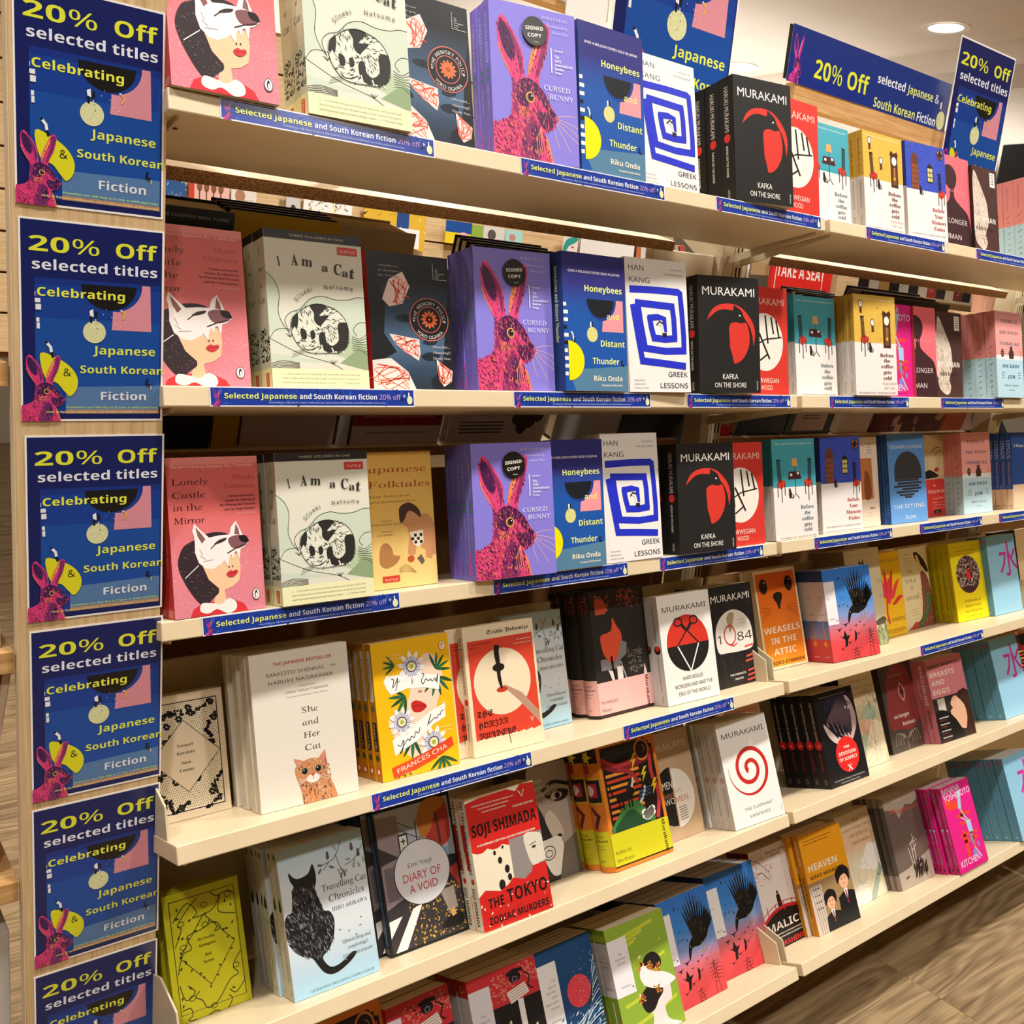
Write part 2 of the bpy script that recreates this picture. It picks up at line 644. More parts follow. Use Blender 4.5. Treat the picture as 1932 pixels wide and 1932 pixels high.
# ------------------------------------------------------------------ cover drawings
def hare(a, tf=None, fine=1.0, dark='#4b1c4e', mid='#8d2f63', pink='#e2487f', orange='#f58a56', seed=3):
    old = a.tf
    a.tf = tf
    body = spline([(.0, 1.54), (.0, 1.215), (.06, 1.19), (.13, 1.155), (.19, 1.12), (.218, 1.06), (.227, .927), (.235, .79), (.225, .73), (.142, .577), (.093, .425), (.083, .258), (.11, .165), (.14, .14), (.18, .16), (.215, .21), (.3, .33), (.366, .486), (.374, .62), (.385, .715), (.42, .70), (.426, .61), (.459, .486), (.515, .335), (.586, .19), (.64, .14), (.69, .19), (.67, .335), (.627, .486), (.567, .638), (.545, .76), (.626, .86), (.67, .95), (.737, 1.034), (.76, 1.08), (.73, 1.13), (.70, 1.18), (.64, 1.215), (.59, 1.25), (.62, 1.336), (.656, 1.47), (.67, 1.54)], 3)
    a.poly(body, pink)
    a.poly([(.60, 1.25), (.64, 1.33), (.69, 1.54), (.66, 1.54), (.60, 1.36)], orange)
    a.poly(spline([(.10, .24), (.14, .19), (.19, .23), (.26, .38), (.28, .52), (.24, .57), (.17, .50), (.12, .38)], 3, True), dark)
    a.poly(spline([(.20, .22), (.25, .29), (.34, .46), (.36, .62), (.33, .70), (.31, .56), (.27, .42)], 3, True), mid)
    a.line(spline([(.09, .42), (.13, .54), (.21, .68)], 4), .014, orange)
    a.poly(spline([(.60, .20), (.66, .17), (.68, .23), (.65, .36), (.60, .52), (.54, .66), (.50, .70), (.54, .55), (.59, .38)], 3, True), mid)
    a.line(spline([(.58, .24), (.53, .36), (.47, .52), (.43, .68)], 4), [.012, .03, .04, .045, .045, .045, .045, .05, .05, .05, .04, .03, .02][:13], orange)
    a.line(spline([(.58, .26), (.53, .40), (.48, .54)], 4), .012, '#ffc65a')
    # face patches
    a.poly(spline([(.30, .76), (.42, .71), (.55, .78), (.64, .88), (.68, .98), (.74, 1.04), (.70, 1.08), (.60, 1.0), (.55, .90), (.47, .86), (.44, .95), (.36, 1.0), (.28, .94), (.25, .84)], 3, True), dark)
    a.poly(spline([(.52, 1.04), (.60, 1.02), (.72, 1.08), (.70, 1.16), (.62, 1.2), (.55, 1.16)], 3, True), dark)
    a.poly(spline([(.55, .92), (.60, .98), (.64, 1.02), (.56, 1.03), (.52, .98)], 3, True), pink)
    a.poly(spline([(.32, 1.0), (.42, 1.02), (.40, 1.10), (.30, 1.08)], 3, True), orange)
    a.poly(spline([(.40, 1.12), (.52, 1.18), (.54, 1.35), (.50, 1.54), (.30, 1.54), (.34, 1.3)], 3, True), mid)
    a.poly(spline([(.44, 1.18), (.52, 1.2), (.53, 1.36), (.48, 1.5), (.42, 1.36)], 3, True), dark)
    a.poly(spline([(.24, .80), (.30, .78), (.28, .95), (.30, 1.08), (.24, 1.06), (.235, .93)], 3, True), mid)
    tst = inside(body)
    a.specks(0, .75, .75, 1.54, int(900 * fine), .012, [dark, dark, dark, mid, mid, '#ff6f8f', orange, pink, '#c23a78'], tst, seed, 1.9, lambda x, y: 1.25 + (x - .35) * 1.5)
    a.specks(.05, .15, .7, .75, int(130 * fine), .01, [mid, pink, dark], tst, seed + 1, 2.2, lambda x, y: 1.35)
    a.ell(.435, .90, .05, .055, '#e8b65a', 18)
    a.ell(.437, .90, .038, .043, '#5a2a30', 16)
    a.ell(.445, .895, .024, .030, '#15090f', 14)
    a.ell(.452, .885, .008, .008, '#ffffff', 8)
    a.tf = old

def penguin(a, x, y, r, bg='#f7f3ee', ink='#16130f', rim=None):
    a.ell(x, y, r, r * 1.35, rim or ink, 20)
    a.ell(x, y, r * .88, r * 1.22, bg, 20)
    a.ell(x, y + r * .1, r * .42, r * .85, ink, 16)
    a.ell(x + r * .06, y + r * .25, r * .26, r * .62, bg, 14)
    a.ell(x, y - r * .72, r * .24, r * .24, ink, 10)

def d_lc(a):
    a.grad(0, 0, 1, a.H, [(0, '#e98d86'), (.045, '#e88881'), (.05, '#d96560'), (.35, '#dc6b68'), (.7, '#e58590'), (1, '#df8796')])
    a.specks(0, .95, 1, a.H, 420, .007, ['#efb0b8', '#f3c4c8', '#d56a80'], None, 5, 1.5)
    a.text('The prize-winning Japanese No. 1 bestseller', .03, .105, .062, '#f8cfc4', 'u', fit=.92)
    for t, y, f in (('Lonely', .275, .38), ('Castle', .405, .35), ('in the', .53, .31), ('Mirror', .66, .33)):
        a.text(t, .05, y, .135, '#3f1b1c', 'u', fit=f)
    a.text('Mizuki', .95, .235, .10, '#b8443f', 'u', 'r', fit=.24)
    a.text('Tsujimura', .95, .325, .10, '#b8443f', 'u', 'r', fit=.35)
    for t, y, f in (('‘Strange and beautiful.', .415, .30), ('Imagine the offspring of', .46, .34), ('The Wind-up Bird Chronicle', .505, .40), ('and The Virgin Suicides’', .55, .35)):
        a.text(t, .95, y, .045, '#4d1a1c', 's', 'r', fit=f)
    a.text('GUARDIAN', .95, .60, .045, '#f4b8ae', 'u', 'r', fit=.22)
    hair = spline([(.25, .83), (.14, .88), (.08, .98), (.065, 1.08), (.10, 1.2), (.18, 1.35), (.26, 1.46), (.33, 1.5), (.42, 1.43), (.48, 1.38), (.47, 1.30), (.40, 1.2), (.40, 1.1), (.5, .9), (.62, .80), (.5, .765), (.36, .78)], 3, True)
    a.poly([(.16, 1.6), (.2, 1.52), (.3, 1.47), (.62, 1.46), (.75, 1.52), (.8, 1.6)], '#d8333c')
    a.poly([(.324, 1.1), (.36, 1.227), (.45, 1.33), (.42, 1.5), (.56, 1.5), (.547, 1.36), (.64, 1.335), (.715, 1.28), (.737, 1.16), (.73, 1.0), (.49, 1.0)], '#f3c9a0')
    a.poly(hair, '#33272c')
    a.specks(.06, .85, .5, 1.45, 90, .006, ['#8b6c73', '#cc9999'], inside(hair), 4)
    a.poly([(.324, 1.1), (.38, 1.24), (.475, 1.33), (.56, 1.3), (.56, 1.05)], '#f3c9a0')
    a.poly(spline([(.29, 1.47), (.27, 1.55), (.36, 1.58), (.45, 1.545), (.56, 1.6), (.66, 1.57), (.66, 1.49), (.58, 1.45), (.50, 1.50), (.40, 1.48)], 3, True), '#f8efe9')
    mask = [(.252, .80), (.235, .74), (.26, .665), (.33, .74), (.41, .815), (.52, .80), (.635, .80), (.66, .72), (.715, .665), (.755, .75), (.785, .82), (.845, .85), (.845, .90), (.79, .945), (.69, .98), (.59, 1.037), (.525, 1.09), (.44, 1.135), (.36, 1.125), (.285, 1.064), (.25, .956), (.255, .87)]
    a.poly(mask, '#f6efec')
    a.poly([(.268, .70), (.33, .77), (.37, .83), (.33, .87), (.29, .80)], '#8d5a5c')
    a.poly([(.71, .69), (.74, .75), (.75, .81), (.69, .80)], '#8d5a5c')
    a.poly(spline([(.62, .84), (.72, .81), (.80, .83), (.84, .88), (.79, .93), (.70, .95), (.64, .92)], 3, True), '#83575a')
    a.poly(spline([(.74, .82), (.81, .82), (.845, .86), (.84, .895), (.76, .88)], 3, True), '#1d1518')
    a.line([(.60, .99), (.70, .945), (.82, .91)], .012, '#3c2629')
    a.poly(spline([(.46, .885), (.52, .845), (.60, .83), (.58, .86), (.50, .885)], 3, True), '#3b2c30')
    a.line([(.42, .93), (.47, .89), (.55, .845)], .010, '#3b2c30')
    for p in ((.30, .99, .36, 1.03), (.33, 1.05, .45, 1.04), (.30, .92, .33, .99)): a.line([(p[0], p[1]), (p[2], p[3])], .005, '#b9a4a0')
    a.poly([(.555, 1.05), (.60, 1.13), (.62, 1.02)], '#f6efec'); a.poly([(.70, .97), (.73, 1.07), (.75, .96)], '#f6efec'); a.poly([(.64, 1.0), (.66, 1.06), (.68, .98)], '#f6efec')
    a.ell(.61, 1.13, .007, .01, '#3b2225', 8); a.ell(.65, 1.125, .007, .01, '#3b2225', 8)
    a.poly(spline([(.575, 1.20), (.62, 1.165), (.65, 1.175), (.69, 1.165), (.70, 1.195), (.65, 1.235), (.60, 1.23)], 3, True), '#d23a3e')
    a.line([(.585, 1.2), (.64, 1.195), (.70, 1.192)], .006, '#8e1f27')
    a.line([(.13, 1.20), (.28, 1.085)], .009, '#f6efec')
    penguin(a, .895, 1.44, .043)
def s_lc(a):
    a.bar(0, 1, '#d8403e')
    a.word('LONELY CASTLE IN THE MIRROR', .2, .75, .3, '#f3c5bb', 'u')
    for i in range(9): a.bar(.945 + i * .005, .948 + i * .005, '#f2a8a0', .15, .85)

def catdraw(a):
    a.tf = lambda p: (p[0] * .97 - .03, .70 + (p[1] - .775) * 1.24)
    sage, ink = '#ccd6bd', '#2b2a26'
    body = spline([(.33, 1.12), (.27, 1.05), (.25, .97), (.27, .90), (.34, .85), (.43, .80), (.54, .775), (.66, .79), (.77, .83), (.84, .90), (.865, .98), (.86, 1.06), (.82, 1.12), (.73, 1.16), (.62, 1.165), (.50, 1.17), (.40, 1.16)], 4, True)
    a.poly(body, '#dfe0cf')
    tst = inside(body)
    a.specks(.24, .77, .87, 1.17, 300, .011, [ink, '#55534c', '#f2f0e0'], tst, 9, 2.2, lambda x, y: math.atan2(y - .97, x - .56) * (1) + .5)
    a.poly(spline([(.46, .79), (.56, .775), (.64, .79), (.60, .83), (.56, .87), (.66, .86), (.60, .92), (.55, .95), (.50, .91), (.50, .85)], 3, True), ink)
    a.poly(spline([(.255, .97), (.28, .89), (.33, .86), (.33, .93), (.30, 1.0)], 3, True), ink)
    a.poly(spline([(.75, .93), (.85, .92), (.86, 1.04), (.82, 1.12), (.74, 1.15), (.66, 1.12), (.75, 1.06)], 3, True), ink)
    a.poly(spline([(.54, 1.02), (.60, 1.0), (.62, 1.08), (.70, 1.12), (.66, 1.16), (.56, 1.13)], 3, True), ink)
    a.poly(spline([(.35, .98), (.40, .99), (.41, 1.05), (.36, 1.06)], 3, True), ink)
    a.poly(spline([(.45, 1.0), (.49, .99), (.50, 1.04), (.46, 1.06)], 3, True), ink)
    a.poly([(.255, 1.0), (.29, .96), (.33, 1.01), (.28, 1.06)], '#dfe0cf'); a.line([(.255, 1.0), (.29, .96), (.33, 1.01)], .006, ink)
    for i in range(5):
        x = .56 + i * .055
        a.line([(x, 1.10 + .01 * i), (x + .02, 1.165)], .014, ink if i % 2 else '#e8e6d4')
    a.line([(.36, 1.12), (.40, 1.145), (.47, 1.14), (.53, 1.11)], .006, ink)
    for i in range(3): a.line([(.38, 1.14 + i * .012), (.26 - i * .01, 1.165 + i * .02)], .003, ink)
    a.line(body + [body[0]], .005, ink)
    a.tf = None
def d_cat(a):
    paper, sage, ink = '#dedccb', '#cbd6c2', '#2b2a26'
    a.rect(0, 0, 1, a.H, paper)
    a.poly(spline([(0, .42), (.08, .5), (.12, .62), (.10, .80), (.14, .92), (.2, 1.0), (.22, .82), (.32, .74), (.42, .66), (.55, .62), (.68, .645), (.82, .64), (.92, .61), (1.0, .61)], 5) + [(1, 1.28), (0, 1.28)], sage)
    a.poly([(.0, 1.0), (.15, .98), (1, 1.22), (1, 1.33), (0, 1.2)], '#d9dccb')
    a.poly([(.80, 1.02), (1, 1.08), (1, 1.3), (.6, 1.18)], '#b6c7a5'); a.poly([(.7, 1.28), (.9, 1.13), (1, 1.15), (1, 1.35)], '#8fa47c')
    a.curve([(0, .42), (.08, .5), (.12, .62), (.10, .80), (.14, .92), (.2, 1.0)], .006, ink)
    a.curve([(.2, 1.0), (.16, .88), (.22, .80), (.32, .76), (.42, .66), (.55, .62), (.68, .645), (.82, .64), (.92, .61), (1.0, .61)], .006, ink)
    a.curve([(.0, 1.06), (.06, .98), (.15, .96), (.25, .97)], .005, ink)
    a.curve([(.0, 1.06), (.3, 1.2), (.6, 1.28), (.75, 1.36)], .005, ink)
    a.curve([(.9, 1.0), (.86, .94), (.92, .87), (1.0, .86)], .005, ink)
    for i in range(7): a.curve([(.84, 1.0 + i * .025), (.92, 1.03 + i * .018), (1.0, .98 + i * .035)], .005, '#555a44', 3, lay=False)
    for i in range(6): a.curve([(.0, 1.30 + i * .014), (.12, 1.27 + i * .015), (.28, 1.29 + i * .01)], .005, '#4c513c', 3, lay=False)
    for cx, cy in ((.20, 1.04), (.63, 1.29)):
        for k in range(5): a.line([(cx, cy), (cx - .04 + k * .02, cy - .035)], .004, ink, lay=False)
    catdraw(a)
    a.rect(0, 1.345, 1, a.H, '#eceabb')
    for i, t in enumerate(('“. . . a nonchalant string of anecdotes and wisecracks, told by a fellow who', 'doesn’t have a name, and has never caught a mouse, and isn’t much good for', 'anything except watching human beings in action. . . . ” — The New Yorker')):
        a.text(t, .5, 1.405 + i * .042, .034, '#3c3b33', 'n', 'c', fit=.80)
    a.rect(0, 0, 1, .085, '#2a231f')
    a.text('THREE VOLUMES IN ONE', .53, .058, .046, '#cdbfa8', 'n', 'c', fit=.56)
    a.rect(.74, .115, .95, .19, '#d23b33')
    a.text('TUTTLE', .845, .172, .055, '#f6e3cf', 'n', 'c', fit=.16)
    for ch, x, y, r_, s_, f in (('I', .13, .355, -.15, .20, .02), ('A', .26, .335, .0, .22, .065), ('m', .36, .33, .08, .20, .11), ('a', .565, .37, .05, .17, .065), ('C', .69, .39, .05, .23, .08), ('a', .775, .405, .08, .17, .065), ('t', .85, .415, .12, .23, .055)):
        a.text(ch, x, y, s_, ink, 's', fit=f, rot=r_)
    a.arctext('Sōseki', .56, .90, .34, -.62, .085, ink, 'n', 1.2)
    a.arctext('Natsume', .73, 1.6, 1.06, .0, .085, ink, 'n', 1.25)
def s_cat(a):
    a.bar(0, 1, '#d6cfb8'); a.bar(.60, .87, '#c5cdb6'); a.bar(0, .055, '#2a231f')
    for ch, y, k in (('I', .15, .55), ('Am', .26, .40), ('a', .36, .5), ('Cat', .46, .55)): a.across(ch, y, k, '#2b2a26', 'u')
    a.specks(.15 * a.t, .62 * a.h, .95 * a.t, .83 * a.h, 130, .0022, ['#2b2a26', '#2b2a26', '#e6e3d0'], None, 3, 1.6)
    a.bar(.875, 1, '#e6e3ae'); a.bar(.90, .985, '#cf3a2c', .45, .75)
    a.word('TUTTLE', .905, .98, .16, '#f3ddb0', 'b', .6)

def d_mem(a):
    a.rect(0, 0, 1, a.H, '#12151b')
    a.grad(.1, .3, 1, a.H, [(0, '#14181f'), (.35, '#38506b'), (.6, '#4a6786'), (.8, '#2d4158'), (1, '#1b2632')])
    a.poly(spline([(.1, .3), (.55, .28), (.95, .34), (1.02, .3), (1.02, .1), (.1, .1)], 4), '#12151b')
    a.poly([(.0, .2), (.2, .5), (.16, .9), (.3, 1.1), (.1, 1.2), (0, 1.2)], '#10141a')
    a.poly(spline([(.86, 1.2), (.75, 1.15), (.8, 1.3), (.7, 1.42), (.78, 1.54), (1, 1.54), (1, .4), (.93, .7)], 3, True), '#141a22')
    a.ell(.42, .72, .12, .045, '#1a2634', 20); a.ell(.42, .72, .035, .03, '#0a0d12', 12)
    a.poly(spline([(.62, .98), (.72, .93), (.80, .96), (.78, 1.0), (.68, 1.01)], 3, True), '#1c2836')
    a.poly(spline([(.60, 1.13), (.70, 1.09), (.82, 1.11), (.80, 1.16), (.70, 1.19), (.62, 1.17)], 3, True), '#182230')
    sk, rd_ = '#f2d9d2', '#e5512f'
    def shard(p, seed):
        a.poly(p, sk)
        xs = [q[0] for q in p]; ys = [q[1] for q in p]
        rd = random.Random(seed); t = inside(p)
        for k in range(7):
            c = [(rd.uniform(min(xs), max(xs)), rd.uniform(min(ys), max(ys))) for _ in range(4)]
            pts = [q for q in spline(c, 5) if t(*q)]
            if len(pts) > 2: a.line(pts, .009, rd_, lay=False)
        a.lay()
    shard([(.16, .52), (.25, .30), (.42, .20), (.50, .36), (.40, .56), (.24, .60)], 2)
    shard([(.22, .90), (.58, .95), (.585, 1.10), (.56, 1.19), (.40, 1.10), (.28, 1.0)], 4)
    shard([(0, 1.2), (.22, 1.17), (.42, 1.32), (.52, 1.54), (0, 1.54)], 6)
    shard([(.78, 1.17), (.98, 1.3), (.96, 1.42), (.86, 1.48), (.80, 1.40)], 8)
    a.line([(.40, .50), (.45, .47), (.48, .49)], .014, rd_)
    a.line([(.50, 1.05), (.54, 1.02), (.58, 1.03)], .02, rd_)
    a.ell(.72, .72, .245, .245, '#12151b', 36)
    a.ring(.72, .72, .24, .24, .010, '#e07360', 40); a.ring(.72, .72, .145, .145, .008, '#e07360', 32)
    a.arctext('THE MEMORY POLICE', .72, .72, .165, .05, .078, '#e9e6e2', 'n', .98)
    a.arctext('YOKO OGAWA', .72, .72, .222, PI, .078, '#e9e6e2', 'n', .98, True)
    for s_ in (-1, 1): a.ell(.72 + s_ * .193, .74, .011, .011, '#e9e6e2', 8)
    for k in range(12):
        t = k * PI / 6
        a.ell(.72 + .05 * math.cos(t), .72 + .05 * math.sin(t), .055, .018, '#ef7340', 8, rot=t, lay=False)
    a.lay(); a.ell(.72, .72, .022, .022, '#12151b', 12); a.ell(.72, .72, .014, .014, '#ef7340', 10)
    a.lines(['I dreamlike story', 'of dystopia', '—Jia Tolentino'], .12, .16, .055, .05, '#b9b5b0', 'i', fit=.26)
    a.lines(['‘Beautiful...', 'Haunting’', '—Sunday Times'], .74, 1.04, .065, .055, '#d9d5d0', 'i', fit=.22)
    a.line([(.80, .08), (.80, .26), (.97, .26)], .006, '#d9d5d0')
    a.lines(['The', '2020', 'International', 'Booker', 'Prize'], .825, .15, .024, .026, '#d9d5d0', 'b')
def s_mem(a):
    a.bar(0, 1, '#b4161c'); a.word('THE MEMORY POLICE', .08, .5, .4, '#1a0a0c', 'b'); a.word('OGAWA', .62, .8, .4, '#1a0a0c', 'b'); a.bar(.90, .905, '#ef8a6a')

def d_bun(a):
    a.rect(0, 0, 1, a.H, '#8a80de')
    for p in ([(.73, 1.06), (.85, 1.03), (.97, 1.03)], [(.73, 1.07), (.88, 1.10), (1.0, 1.14)], [(.74, 1.10), (.86, 1.2), (1.0, 1.3)], [(.73, 1.12), (.82, 1.26), (.9, 1.4)], [(.70, 1.14), (.73, 1.28), (.77, 1.38)], [(.74, 1.09), (.9, 1.16), (1.0, 1.23)]):
        a.curve(p, .006, '#efb7a0')
    hare(a)
    for k in range(4): a.curve([(.55, 1.18), (.50 + .02 * k, 1.3), (.5 + .03 * k, 1.45)], .005, '#f3a678')
    a.text('BORA CHUNG', .91, .095, .062, '#d9d4f4', 'u', 'r', fit=.31)
    a.text('Translated by', .91, .165, .062, '#d9d4f4', 'i', 'r', fit=.26); a.text('Anton Hur', .91, .225, .062, '#d9d4f4', 'i', 'r', fit=.20)
    a.line([(.70, .37), (.70, .62)], .012, '#f2effc')
    a.text('Shortlisted', .74, .40, .04, '#f2effc', 'b', fit=.10)
    for t, y, f in (('The', .465, .055), ('2022', .505, .075), ('International', .545, .21), ('Booker', .585, .11), ('Prize', .625, .08)): a.text(t, .74, y, .058, '#f2effc', 'b', fit=f)
    a.text('CURSED', .60, .80, .105, '#f4f1fd', 'u', fit=.31); a.text('BUNNY', .66, .885, .105, '#f4f1fd', 'u', fit=.29)
def s_bun(a):
    a.bar(0, 1, '#7a70d0'); a.word('CURSED BUNNY', .09, .40, .42, '#a9cdd8', 'u')
    a.blob(.5, .44, .2, '#3f8f7a'); a.blob(.45, .49, .2, '#3f8f7a')
    a.word('BORA CHUNG', .54, .70, .40, '#a9cdd8', 'u'); a.bar(.87, .97, '#94478f', .42, .56)

def d_hon(a):
    H = a.H
    a.rect(0, 0, 1, H, '#2f2f7c')
    a.grad(0, .36, 1, .66, [(0, '#2f3486'), (.5, '#264a9c'), (1, '#1f55a8')])
    a.rect(0, .66, 1, H, '#1c56ab')
    a.poly([(0, 1.30), (.45, 1.28), (1, 1.24), (1, H), (0, H)], '#5583a2')
    a.poly([(0, 1.30), (.12, 1.30), (.1, 1.42), (.16, H), (0, H)], '#1c56ab')
    for i in range(10): a.rect(0, .56 + i * .085, .07 if i % 3 else .05, .60 + i * .085, '#f3f0ea' if i not in (3, 5) else '#16161e', lay=False)
    a.lay()
    a.poly([(.80, .50), (.95, .50), (.95, .86), (.60, .86), (.62, .71), (.72, .66)], '#f09ba4')
    a.ell(.60, .50, .24, .24, '#1f3f92', 30, 0, PI); a.ell(.585, .505, .215, .205, '#171b22', 30, 0, PI)
    a.text('OVER A MILLION COPIES SOLD IN JAPAN', .5, .22, .055, '#e9e4ef', 'b', 'c', fit=.82)
    a.text('Honeybees', .94, .42, .145, '#e9f38a', 'b', 'r', fit=.60); a.text('and', .88, .72, .14, '#f2e67a', 'b', 'r', fit=.20)
    a.ell(.44, .90, .085, .085, '#ded98a', 24); a.specks(.37, .83, .52, .97, 40, .006, ['#b9ae66', '#f6f2b8'], None, 3)
    a.line([(.42, .815), (.42, .76)], .022, '#f4f1ea'); a.line([(.445, .815), (.445, .76)], .018, '#15151c')
    a.text('Distant', .96, 1.03, .145, '#e9f38a', 'b', 'r', fit=.39)
    a.text('Thunder', .86, 1.23, .145, '#e9f38a', 'b', 'r', fit=.43)
    a.ell(.06, 1.20, .24, .22, '#f2e800', 30, -PI / 2, PI / 2)
    a.line([(.15, .98), (.13, .90), (.11, .88)], .02, '#f4f1ea'); a.line([(.15, 1.0), (.16, .95)], .02, '#15151c')
    a.line([(.91, 1.18), (.90, 1.23), (.94, 1.24)], .02, '#16161e')
    a.text('Riku Onda', .90, 1.42, .12, '#f6edd6', 'b', 'r', fit=.46); a.text('Translated by Philip Gabriel', .90, 1.48, .045, '#f6edd6', 'b', 'r', fit=.34)
def s_hon(a):
    a.bar(0, 1, '#26417f'); a.word('Honeybees and Distant Thunder', .1, .65, .4, '#dfe79a', 'b')

def d_grk(a):
    H = a.H
    a.rect(0, 0, 1, H, '#f0ede8')
    ink, bl = '#2a2a33', '#2431c8'
    a.text('HAN', .06, .15, .13, ink, 'n', fit=.24); a.text('KANG', .06, .29, .13, ink, 'n', fit=.33)
    a.text('AUTHOR OF', .93, .12, .045, '#6b6964', 'n', 'r', fit=.21); a.text('THE VEGETARIAN', .93, .18, .045, '#6b6964', 'n', 'r', fit=.31)
    P = [(.06, .38), (.88, .40), (.93, 1.0), (.93, 1.12), (.30, 1.09), (.20, .50), (.14, .52)]
    a.line([(.06, .375), (.5, .365), (.86, .37), (.90, .40)], .085, bl)
    a.line([(.88, .36), (.90, .6), (.915, .9), (.91, 1.10)], .085, bl)
    a.line([(.95, 1.075), (.6, 1.09), (.24, 1.06)], .085, bl)
    a.line([(.275, 1.09), (.21, .75), (.18, .51)], .09, bl)
    a.line([(.14, .53), (.45, .54), (.76, .55)], .085, bl)
    a.line([(.735, .51), (.76, .7), (.765, .95)], .085, bl)
    a.line([(.80, .93), (.6, .945), (.40, .935)], .085, bl)
    a.line([(.43, .97), (.385, .82), (.36, .68)], .085, bl)
    a.line([(.33, .70), (.5, .685), (.60, .70), (.60, .86)], .075, bl)
    a.line([(.13, .50), (.16, .8), (.24, 1.22)], .0, bl)
    a.line([(.10, .55), (.16, .9), (.22, 1.23)], .085, bl)
    a.line([(.18, 1.21), (.55, 1.235), (.93, 1.265)], .085, bl)
    a.line([(.50, .76), (.56, .78), (.58, .88)], .03, '#f0ede8'); a.line([(.47, .78), (.52, .735), (.57, .76)], .02, '#22222a'); a.rect(.56, .87, .63, .92, '#22222a')
    a.text('GREEK', .95, 1.395, .125, ink, 'n', 'r', fit=.32); a.text('LESSONS', .95, 1.53, .125, ink, 'n', 'r', fit=.46)
    a.lines(['TRANSLATED BY', 'DEBORAH SMITH', 'AND EMILY YAE WON'], .07, 1.45, .045, .034, '#6b6964', 'n')
def s_grk(a): a.bar(0, 1, '#dcd8d2'); a.word('GREEK LESSONS', .2, .6, .4, '#2a2a33', 'n')

def d_kaf(a):
    H = a.H; rd_ = '#d8392f'
    a.rect(0, 0, 1, H, '#222120')
    a.text('MURAKAMI', .5, .25, .155, '#f5f1ea', 'r', 'c', fit=.85)
    out = [(.14, .58), (.20, .47), (.30, .39), (.44, .355), (.58, .36), (.70, .40), (.82, .50), (.90, .62), (.925, .75), (.90, .90)]
    inn = [(.895, .90), (.875, .76), (.84, .66), (.80, .60), (.72, .50), (.64, .425), (.55, .44), (.42, .43), (.30, .46), (.2, .53)]
    a.poly(spline(out, 4) + spline(inn, 4), rd_)
    a.poly(spline([(.58, .37), (.62, .39), (.70, .44), (.74, .52), (.76, .57), (.70, .60), (.60, .60), (.5, .58), (.40, .52), (.46, .46), (.56, .44)], 3, True), '#222120')
    a.poly(spline([(.80, .60), (.84, .66), (.88, .78), (.89, .92), (.86, .80), (.82, .70)], 3, True), '#222120')
    a.poly(spline([(.52, .62), (.60, .595), (.70, .61), (.78, .60), (.82, .70), (.83, .82), (.80, .95), (.72, 1.07), (.63, 1.13), (.57, 1.14), (.55, 1.08), (.535, 1.02), (.52, .98), (.505, .93), (.50, .80), (.495, .68)], 4, True), rd_)
    a.ell(.675, .505, .016, .011, '#f5f1ea', 10)
    a.text('KAFKA', .5, 1.35, .10, '#f5f1ea', 'r', 'c', fit=.25)
    a.text('ON THE SHORE', .5, 1.46, .095, '#f5f1ea', 'r', 'c', fit=.52)
    a.text('VINTAGE', .955, 1.50, .03, '#f5f1ea', 'r', rot=-PI / 2)
def s_kaf(a):
    a.bar(0, 1, '#1c1b1b'); a.word('HARUKI MURAKAMI', .08, .44, .30, '#d8d4cc', 'r'); a.blob(.5, .49, .22, '#d8392f'); a.word('KAFKA ON THE SHORE', .55, .80, .22, '#d8d4cc', 'b'); a.word('VINTAGE', .90, .97, .15, '#d8d4cc', 'r')

def d_nor(a):
    H = a.H
    a.rect(0, 0, 1, H, '#d5392f')
    a.text('MURAKAMI', .5, .25, .14, '#f2cdbd', 'r', 'c', fit=.85)
    a.ell(.48, .78, .41, .41, '#efe9dd', 40)
    for p in ([(.50, .40), (.55, .80)], [(.63, .42), (.68, .66)], [(.74, .46), (.80, .70)], [(.30, .5), (.34, .95)], [(.36, .66), (.58, 1.02)]): a.line(p, .035, '#1f1b19')
    a.line([(.2, .86), (.5, .74), (.86, .70)], .02, '#1f1b19'); a.line([(.35, 1.05), (.52, .96)], .025, '#1f1b19')
    a.text('NORWEGIAN', .5, 1.36, .10, '#f5ddcf', 'r', 'c', fit=.55); a.text('WOOD', .5, 1.46, .10, '#f5ddcf', 'r', 'c', fit=.26)
def s_nor(a): a.bar(0, 1, '#b82d25'); a.word('HARUKI MURAKAMI', .08, .44, .3, '#f2cdbd')

